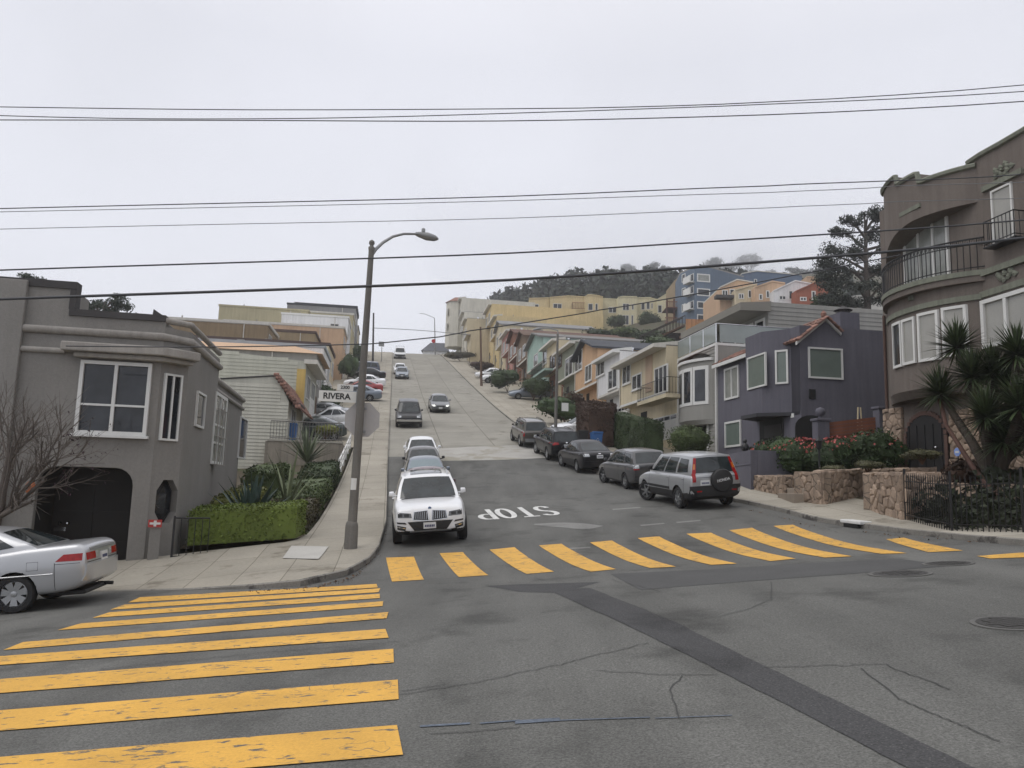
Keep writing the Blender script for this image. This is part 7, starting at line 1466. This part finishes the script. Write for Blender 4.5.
def pine(label, base, top_z, blobs, r, n, leaf, m_=PINEL, group=None, trunk_r=.3, name='pine_tree'):
    """blobs: crown clumps as world centres"""
    o = thing(name, label, 'tree', tuple(base), group); tp = Vector((base.x, base.y, top_z)); t = MB(); t.tube([base - UP * .3, base.lerp(tp, .5), tp], [trunk_r, trunk_r * .7, trunk_r * .15], 8); lv = MB()
    for c, s in blobs:
        k = max(.1, min(.95, (c.z - base.z) / max(.1, tp.z - base.z) - .08)); t.tube([base.lerp(tp, k), base.lerp(tp, k).lerp(c, .6) + UP * .2, c], [trunk_r * .35, trunk_r * .25, .03], 5)
        for _ in range(4):
            q = c + Vector((R.gauss(0, .5), R.gauss(0, .5), R.gauss(0, .25))) * s * r; clump(lv, q, r * s * .75, r * s * .75, r * s * .42, n // 4, leaf, .8, aspect=.35)
    t.build('trunk', BARK, o, smooth=60); lv.build('crown', m_, o, recalc=False); return o
Yp = 70; B = []
for x, y, s in ((868, 218, .6), (880, 214, .7), (893, 226, .7), (852, 224, .8), (842, 232, .7), (870, 236, .8), (886, 248, .8), (846, 246, 1), (862, 254, 1), (834, 256, .9), (826, 266, .8), (848, 270, 1.1), (872, 272, 1), (892, 268, .9), (832, 280, 1), (856, 286, 1.1), (880, 288, 1), (838, 295, .9), (866, 300, .9), (822, 276, .6), (898, 290, .8), (900, 244, .8), (828, 302, .7), (850, 306, .8)): B.append((at(x, y, Yp + R.uniform(-1.5, 1.5)), s))
b = at(868, 320, Yp); b.z = H(b.x, b.y); pine('big dark open crowned cypress beside the brown bow front house', b, at(874, 214, Yp).z, B, 1.4, 640, .16, leafm('cypress_needles', (.030, .037, .028)), trunk_r=.42, name='cypress_tree')
for k, (xs, lab) in enumerate(((((8, 288, 1), (20, 284, .9), (28, 279, 1), (40, 284, 1), (50, 289, .8)), 'dark pine top showing over the high parapet of the corner house'), (((80, 306, 1), (90, 305, 1.1), (102, 306, 1), (116, 301, .9), (122, 304, .8), (110, 311, 1.2), (86, 314, 1.1)), 'dark pine tops right of the high parapet of the corner house'))):
    B = [(at(x, y, 62 + R.uniform(-1, 1)), s) for x, y, s in xs]; b = at(xs[2][0], 330, 62); b.z = H(b.x, b.y); pine(lab, b, B[2][0].z + .3, B, .85, 420, .15)
# ------------------------------------------------------------------ houses on the slope behind
hrow = 'houses on the upper street behind'
def FY(Y): return Fr((0, Y, 0), (1, 0, 0), (0, -1, 0))
def hill_house(label, Y, poly, m_, wins=(), depth=11, roofm=None, glass=GLASS, frame=WHITE, name='hill_house', cat='house'):
    F = FY(Y); P = [F.px(x, y) for x, y in poly]; o = thing(name, label, cat, tuple(F(*[sum(p[0] for p in P) / len(P), -depth / 2, min(p[1] for p in P)])), hrow)
    z0 = min(p[1] for p in P); MB(F).prism([(u, z - 9 if abs(z - z0) < 1.5 else z) for u, z in P], -depth, 0).build('wall', m_, o)
    top = sorted([p for p in P if p[1] > z0 + 2], key=lambda p: p[0]); m = MB(F)
    for (a, b), (c, d) in zip(top, top[1:]):
        if abs(c - a) > .3: m.add([(u, w_, z + t) for t in (.02, .22) for w_ in (.15, -depth) for u, z in ((a, b), (c, d))], [(0, 1, 3, 2), (4, 5, 7, 6), (0, 1, 5, 4), (2, 3, 7, 6), (0, 2, 6, 4), (1, 3, 7, 5)])
    m.build('roof', roofm or m_, o)
    for w_ in wins: r = F.rect(*w_[:4]); window(F, o, *r, w=.0, cols=(.5,) if w_[1] - w_[0] > 5 else (), fw=.13, glass=w_[4] if len(w_) > 4 else glass, frame=frame)
    return o
hill_house('low mustard hillside house at the left end of the upper row', 172, [(529, 334), (529, 299), (549.5, 298.5), (549.5, 334)], YCR, [(534, 539, 304, 309)])
o = hill_house('mustard hillside house with a small brown deck rail', 171, [(550, 334), (550, 298), (568, 296.5), (585, 297.5), (585, 334)], YCR, [(553, 562, 303.5, 309.5)], frame=CREAMT); F = FY(171); r = F.rect(572, 586, 304, 310); rail(F, o, [(r[0], .1), (r[0], 1.2), (r[1], 1.2), (r[1], .1)], r[2], r[3], RUST, .35, .05, 'deck_railing', top=.07)
hill_house('tallest mustard hillside house with rounded top', 169, [(585, 336), (585, 297), (588, 295.3), (597, 296), (603, 297.5), (603, 336)], YCR, [(588, 593, 303.5, 310.5), (595, 598, 303.5, 310.5)], frame=CREAMT)
hill_house('pale mustard hillside house with a dark tree before it', 171, [(603, 336), (603, 299), (618, 300), (618, 336)], LEM, [(608.5, 616.5, 307, 313)])
hill_house('cream hillside house with stacked bay windows', 168, [(618, 338), (618, 298), (624, 297), (637, 297.3), (637, 338)], LEM, [(622.5, 629.3, 303.5, 310.5), (631.5, 634, 304, 310), (622.5, 629, 315, 325), (631, 633.5, 315, 325)], frame=CREAMT)
hill_house('pale cream hillside house with three upper windows', 170, [(637, 338), (637, 298.5), (650, 298.3), (658, 300.5), (658, 338)], LEM, [(641, 645, 302.5, 310), (646.2, 650, 302, 309.5), (651, 653, 303, 309)], frame=CREAMT)
hill_house('cream hillside house with sloping roof beside the red decks', 168, [(657.5, 338), (657.5, 300), (667, 294), (674, 297), (674, 338)], LEM, [(657.8, 662, 305, 313)], frame=CREAMT)
F = FY(150); o = thing('timber_decks', 'stacked dark red timber decks left of the blue apartment block', 'deck', tuple(F(F.px(672, 330)[0], 0, F.px(672, 335)[1])), hrow); m = MB(F)
for (xa, xb, y) in ((665, 683, 309), (664, 681, 325)): r = F.rect(xa, xb, y - 8, y); m.box(r[0], r[1], -3, 1.2, r[2] - .2, r[2]); rail(F, o, [(r[0], 1.1), (r[1], 1.1)], r[2], r[2] + 1.2, RUST, .3, .06, 'deck_railing', top=.1)
for x in (666, 673, 681): u = F.px(x, 320)[0]; m.box(u - .12, u + .12, .8, 1.05, F.px(x, 345)[1], F.px(x, 300)[1])
m.build('deck', mat('dark_red_timber', (.085, .03, .025), var=.2), o); hill_house('narrow tan house squeezed beside the blue apartment block', 152, [(675, 338), (675, 281), (683, 276), (683, 338)], TAN, [(677, 680, 283, 291)], depth=9)
# blue apartment block: five sided tower with a plain flank
BLU = stucco('slate_blue_stucco', (.125, .165, .22)); BLUD = stucco('deep_blue_stucco', (.10, .14, .205))
pts = [at(x, 300, Y) for x, Y in ((680, 145), (695.5, 140), (711, 140.5), (744, 146))]; ztb = at(703, 267, 140).z; zbb = at(703, 335, 140).z - 10
o = thing('apartment_block', 'tall slate blue apartment block with white framed windows and balconies', 'apartment block', (pts[1].x, pts[1].y, zbb), hrow); m = MB(); m.slab([(p.x, p.y) for p in pts] + [(pts[3].x - 2, pts[3].y + 9), (pts[0].x + 1, pts[0].y + 12)], zbb, ztb); m.build('wall', BLU, o); MB().slab([(p.x, p.y) for p in pts] + [(pts[3].x - 2, pts[3].y + 9), (pts[0].x + 1, pts[0].y + 12)], ztb + .001, ztb + .25).build('roof', GREYG, o)
def fr2(a, b): e = (b - a); e.z = 0; e.normalize(); n_ = Vector((e.y, -e.x, 0)); return Fr(a, e, n_ if n_.dot(CP - a) > 0 else -n_)
F1, F0 = fr2(pts[1], pts[2]), fr2(pts[0], pts[1])
for y0, y1, gm in ((274, 282, GLASSL), (288.5, 296, GLASS), (301.5, 309, GLASS), (314.5, 323, GLASS)): window(F1, o, *F1.rect(697, 710, y0, y1), cols=(), fw=.2, glass=gm)
for y in (283, 295, 310): r = F0.rect(687.5, 694.5, y - 7, y); MB(F0).box(r[0], r[1], 0, 1.0, r[2] - .15, r[2]).box(r[0], r[1], .9, 1.0, r[2] + .001, r[2] + 1.1).build('balcony', WHITE, o); window(F0, o, r[0] + .2, r[1] - .2, r[2] + .2, r[3] + .3, cols=(.5,), fw=.1)
for y in (278, 292, 308): window(F0, o, *F0.rect(682, 685.5, y - 4, y + 4), cols=(), fw=.15)
hill_house('long deep blue block with flat roof behind the peach houses', 166, [(742, 338), (742, 274), (757, 271.5), (802, 275.5), (802, 338)], BLUD, [(754, 757, 279, 283)], roofm=CREAMT, name='apartment_block', cat='apartment block')
o = hill_house('tan peach house with a dark cantilevered balcony', 122, [(720, 320), (720, 288), (737, 280.3), (753, 283), (753, 320)], PEACH, [(722, 728, 290, 296), (729.5, 734.5, 289, 295)], roofm=CREAMT); F = FY(122); r = F.rect(714, 736, 297, 300); MB(F).box(r[0], r[1], 0, 1.5, r[2], r[3]).build('balcony', CAPD, o)
hill_house('pale cream house between two peach ones on the slope', 120, [(735, 320), (735, 291), (752, 286), (757, 285), (757, 320)], CREAM, [(738.5, 744, 293.5, 299), (748, 751.5, 290, 298)])
hill_house('light peach house with two narrow windows on the slope', 118, [(755, 320), (755, 288), (772, 282), (785, 284), (785, 320)], PEACH, [(759, 762.5, 294, 300), (766, 769.5, 290.5, 298)])
hill_house('white house with tall dark windows on the slope', 116, [(774, 320), (774, 291.5), (795, 281.5), (813, 285), (813, 320)], WHT, [(788.5, 793, 290.5, 299.5), (779, 786, 295.5, 300)])
hill_house('brick red house at the end of the sloping row', 114, [(796, 320), (796, 292), (820, 281.5), (828, 284), (828, 320)], stucco('brick_red_stucco', (.30, .105, .065)), [(800, 806.5, 297, 301), (811.5, 815.5, 291, 300)])
hill_house('small peach flat roofed box behind the brick red house', 135, [(807, 320), (807, 277.5), (826, 279), (826, 320)], PEACH)
hill_house('pale low house seen under the cypress crown', 95, [(838, 325), (838, 301), (856, 297), (886, 299), (886, 325)], mat('pale_wall', (.45, .44, .41)), [(845, 850, 303, 307)])
F = FY(84); o = thing('timber_deck', 'new orange timber deck left of the big grey eave', 'deck', tuple(F(F.px(693, 330)[0], 0, F.px(693, 334)[1]))); r = F.rect(684, 702, 321, 333); CEDAR = mat('new_cedar', (.40, .20, .09), island=.2, streak=.15)
m = MB(F)
for i in range(14): u = lerp(r[0], r[1], i / 14); m.box(u, u + (r[1] - r[0]) / 14 - .02, .9, .94, r[2], r[3])
m.build('boards', CEDAR, o); MB(F).box(r[0], r[1], -2.5, .9, r[2] - .2, r[2] + .05).build('floor', WOOD, o)
for u in (r[0] + .1, (r[0] + r[1]) / 2, r[1] - .1): MB(F).box(u - .1, u + .1, .6, .8, r[2] - 4, r[2] - .201).build('post', WOOD, o)
F = FY(88); o = thing('garden_stair', 'dark timber garden stair climbing the slope above the cream house', 'stair', tuple(F(F.px(660, 340)[0], 0, F.px(660, 346)[1]))); (ua_, za_), (ub_, zb_) = F.px(640, 345), F.px(684, 325)
m = MB(F)
for i in range(22): k = i / 22; u, z = lerp(ua_, ub_, k), lerp(za_, zb_, k); m.box(u, u + (ub_ - ua_) / 22, -.6, .6, z - .15, z + .02)
m.build('treads', WOOD, o); m = MB(F)
for w_ in (.6, -.6):
    m.tube([(ua_, w_, za_ + 1), (ub_, w_, zb_ + 1)], .06, 5)
    for i in range(15): k = i / 14; u, z = lerp(ua_, ub_, k), lerp(za_, zb_, k); m.tube([(u, w_, z), (u, w_, z + 1)], .035, 4)
m.build('railing', mat('dark_stained_wood', (.035, .028, .025)), o)
MB(F).box(F.px(664, 335)[0], F.px(684, 335)[0], -5, -1, F.px(670, 350)[1] - 4, F.px(670, 331)[1]).build('landing', mat('dark_stained_wood', (.035, .028, .025)), o)
for k, (x, y, Y, r_, mm, lab) in enumerate(((617, 324, 160, (2.2, 2, 2.0), HD, 'round dark tree in front of the pale mustard hillside house'), (648, 321, 160, (2.8, 2, 2.2), HD, 'wide dark tree in front of the pale cream hillside house'), (600, 338, 118, (4.5, 3, 1.4), HD, 'long dark shrub mass under the mustard hillside houses'), (628, 335, 118, (3.0, 2, 1.2), HM, 'bright green bank of shrubs under the cream hillside house'), (655, 338, 112, (3.5, 2, 1.3), HD, 'dark shrubs beside the top of the garden stair'), (575, 345, 120, (3, 2, 1.2), HD, 'dark shrubs behind the sage green house roof'), (832, 306, 88, (2.5, 2, 1.2), FL, 'green shrubs at the right end of the brick red house'), (700, 345, 95, (4, 2, 1.6), HD, 'dark shrubs in the gap below the orange timber deck'), (668, 350, 80, (3.4, 2, 1.5), HD, 'dark shrubs behind the cream balcony house roof'))):
    c = at(x, y, Y); bush('hill_shrub', lab, (c.x, c.y, c.z - r_[2] * .8), r_, mm, 1300, .22)
# house beyond the crest
b = st(206, 9.0); b.z = 29; F = Fr(b, (1, 0, 0), (0, -1, 0)); o = thing('far_house', 'grey roofed white house peeping over the crest of the street', 'house', tuple(b)); r = F.rect(423, 447, 345, 352); zt_ = F.px(433, 343)[1]
MB(F).box(r[0], r[1], -8, 0, 27, r[2] + .3).build('wall', WHT, o); m = MB(F); m.add([(r[0] - .5, .4, r[2] + .2), (r[1] + .5, .4, r[2] + .2), (r[1] + .5, -8.4, r[2] + .2), (r[0] - .5, -8.4, r[2] + .2), (r[0] + 1.5, -4, zt_ + .8), (r[1] - .5, -4, zt_ + .8)], [(0, 1, 5, 4), (1, 2, 5), (2, 3, 4, 5), (3, 0, 4), (0, 3, 2, 1)]); m.build('roof', mat('dark_grey_roof', (.07, .075, .085)), o)
# ------------------------------------------------------------------ forest on the fogged hill
fm = MB(); RF = random.Random(11)
def tree_blobs(m, p, h, r, n, leaf):
    for j in range(5):
        a = RF.uniform(0, 6.28); k = RF.uniform(.1, .7); z = h * RF.uniform(.45, .95); clump(m, p + Vector((math.cos(a) * r * k, math.sin(a) * r * k, z)), r * .6, r * .6, r * .42, n // 5, leaf, .7)
px_top = [(478, 312), (490, 299), (505, 291), (520, 285), (545, 276), (562, 271), (600, 270), (640, 268), (690, 270), (760, 274), (850, 276), (900, 276)]
cnt = 0
for _ in range(9000):
    Y = 196 + 139 * RF.random() ** .8; x = RF.uniform(474, 900); d = ray(x, 300); X = d.x / d.y * Y; g = H(X, Y); h = RF.uniform(10, 16); yt = proj((X, Y, g + h))[1]
    if yt < pl(px_top, x) - 2 + RF.uniform(0, 7) or yt > 335: continue
    p_ = Vector((X, Y, g)); r_ = RF.uniform(3.2, 5.2)
    for j in range(4):
        a = RF.uniform(0, 6.28); k = RF.uniform(.1, .7); z = h * (.25 + .7 * (j + RF.random()) / 4); s_ = 1.1 - .5 * z / h; clump(fm, p_ + Vector((math.cos(a) * r_ * k * s_, math.sin(a) * r_ * k * s_, z)), r_ * .8 * s_, r_ * .8 * s_, r_ * .6, 26, .95, .7, aspect=.7)
    cnt += 1
    if cnt > 640: break
tag(fm.build('forest', PINEH, recalc=False), 'dense dark evergreen forest covering the fogged hillside', 'forest', kind='stuff')
ridge = 'trees standing out along the foggy ridge'
for x, y, w_, Y, lab in ((497, 296, 13, 300, 'dark tree low at the left end of the foggy ridge'), (519, 288, 16, 300, 'rounded tree on the rising left part of the ridge'), (548, 279, 18, 310, 'broad dark tree left of the pale foggy stretch of ridge'), (572, 275, 18, 318, 'dim tree behind the thickest cable on the ridge'), (602, 267, 22, 330, 'ghostly pale tree nearly lost in fog on the ridge'), (624, 265, 16, 332, 'faint round tree between the ghostly pale one and the darker ridge trees'), (648, 262, 17, 326, 'dome topped ridge tree left of the twin crowns'), (666, 264, 15, 326, 'ridge tree with twin crowns just left of the blue block'), (712, 258, 20, 335, 'misty grey tree left above the blue block roof'), (730, 262, 12, 335, 'small misty tree in the dip above the blue block'), (747, 256, 22, 335, 'tall misty grey tree right above the blue block roof'), (772, 268, 16, 330, 'low misty tree above the deep blue block'), (800, 266, 22, 300, 'grey ridge tree between deep blue block and cypress'), (822, 262, 20, 280, 'darker ridge tree touching the cypress outline')):
    c = at(x, y + 4, Y); k = FPX / Y; r_ = w_ / k / 2; g = H(c.x, Y); b = Vector((c.x, Y, min(g, c.z - 4))); B = [(c + Vector((RF.uniform(-.7, .7) * r_, RF.uniform(-.6, .6) * r_, RF.uniform(-2.6, .25) * r_)), RF.uniform(.6, .85)) for _ in range(11)]
    pine(lab, b, c.z + r_ * .1, B, r_ * .95, 240, .6, PINEH, ridge, trunk_r=.5)
# ------------------------------------------------------------------ air
def fogmat(name, dens, col=(1, 1, 1)):
    m = bpy.data.materials.new(name); m.use_nodes = True; nt = m.node_tree; nt.nodes.remove(nt.nodes['Principled BSDF']); v = nt.nodes.new('ShaderNodeVolumePrincipled'); v.inputs['Color'].default_value = (*col, 1); v.inputs['Density'].default_value = dens; v.inputs['Anisotropy'].default_value = .6
    nt.links.new(v.outputs[0], nt.nodes['Material Output'].inputs['Volume']); return m
tag(MB().box(-330, 420, -130, 560, -22, 150).build('haze', fogmat('haze_air', HAZE, (.96, .97, 1))), kind='stuff')

lc = fogmat('low_cloud_air', 0, (.985, .99, 1)); nt = lc.node_tree; vo = [n for n in nt.nodes if n.type == 'PRINCIPLED_VOLUME'][0]; vo.inputs['Anisotropy'].default_value = .85; tcn = nt.nodes.new('ShaderNodeTexCoord'); sp_ = nt.nodes.new('ShaderNodeSeparateXYZ'); nt.links.new(tcn.outputs['Object'], sp_.inputs[0])
ns = _noise(nt, tcn.outputs['Object'], .020, 3); ad = nt.nodes.new('ShaderNodeMath'); ad.operation = 'MULTIPLY_ADD'; nt.links.new(ns, ad.inputs[0]); ad.inputs[1].default_value = 30; nt.links.new(sp_.outputs['Z'], ad.inputs[2])
up1 = _range(nt, ad.outputs[0], 0, CLOUD, 100, 118); dn1 = _range(nt, sp_.outputs['Z'], 1, 0, 108, 122); mu = nt.nodes.new('ShaderNodeMath'); mu.operation = 'MULTIPLY'; nt.links.new(up1, mu.inputs[0]); nt.links.new(dn1, mu.inputs[1]); nt.links.new(mu.outputs[0], vo.inputs['Density'])
tag(MB().box(-40, 240, 262, 385, 82, 122).build('low_cloud', lc), kind='stuff')
SKYK = 11.3; EXPO = 0.0
# ------------------------------------------------------------------ sky, light, camera
w = bpy.data.worlds.new('World'); SC.world = w; w.use_nodes = True; nt = w.node_tree
bg = nt.nodes['Background']; sky = nt.nodes.new('ShaderNodeTexSky'); sky.sky_type = 'NISHITA'; sky.sun_disc = False
SUN_EL, SUN_AZ = math.radians(58), math.radians(245)
sky.sun_elevation = SUN_EL; sky.sun_rotation = SUN_AZ; sky.air_density = 1; sky.dust_density = 6
tc = nt.nodes.new('ShaderNodeTexCoord'); sep = nt.nodes.new('ShaderNodeSeparateXYZ'); nt.links.new(tc.outputs['Generated'], sep.inputs[0])
ramp = nt.nodes.new('ShaderNodeValToRGB'); e = ramp.color_ramp.elements
e[0].position = 0; e[0].color = (.80, .825, .895, 1); e[1].position = 1; e[1].color = (1.25, 1.24, 1.27, 1)
x = e.new(.22); x.color = (.795, .81, .875, 1); x = e.new(.50); x.color = (.71, .72, .78, 1); x = e.new(.62); x.color = (.82, .82, .87, 1)
nt.links.new(sep.outputs['Z'], ramp.inputs[0])
no = nt.nodes.new('ShaderNodeTexNoise'); no.inputs['Scale'].default_value = 1.8; no.inputs['Detail'].default_value = 5; nt.links.new(tc.outputs['Generated'], no.inputs['Vector'])
cl = _mulc(nt, ramp.outputs[0], _range(nt, no.outputs['Fac'], .90, 1.07, .3, .7)); sc = nt.nodes.new('ShaderNodeVectorMath'); sc.operation = 'SCALE'; sc.inputs['Scale'].default_value = SKYK; nt.links.new(cl, sc.inputs[0])
nt.links.new(_mix(nt, .93, sky.outputs[0], sc.outputs[0]), bg.inputs[0]); bg.inputs[1].default_value = .10
l = bpy.data.lights.new('Sun', 'SUN'); l.energy = 1.1; l.angle = math.radians(45); l.color = (1, .97, .93); so = bpy.data.objects.new('Sun', l); COL.objects.link(so)
d = Vector((math.sin(SUN_AZ) * math.cos(SUN_EL), math.cos(SUN_AZ) * math.cos(SUN_EL), math.sin(SUN_EL))); so.rotation_euler = d.to_track_quat('Z', 'Y').to_euler()
cam = bpy.data.cameras.new('Camera'); co = bpy.data.objects.new('Camera', cam); COL.objects.link(co); SC.camera = co
cam.sensor_width = 36; cam.lens = FPX / 1024 * 36; cam.clip_start = .05; cam.clip_end = 3000
M_ = Matrix.Identity(4)
for i in range(3): M_[i][0], M_[i][1], M_[i][2], M_[i][3] = CR[i], CU[i], -CF[i], CP[i]
co.matrix_world = M_
vs = SC.view_settings; vs.view_transform = 'Standard'; vs.look = 'None'; vs.exposure = EXPO; vs.gamma = 1; vs.use_curve_mapping = False
SC.cycles.max_bounces = 8; SC.cycles.volume_bounces = 3; SC.cycles.caustics_reflective = False; SC.cycles.caustics_refractive = False
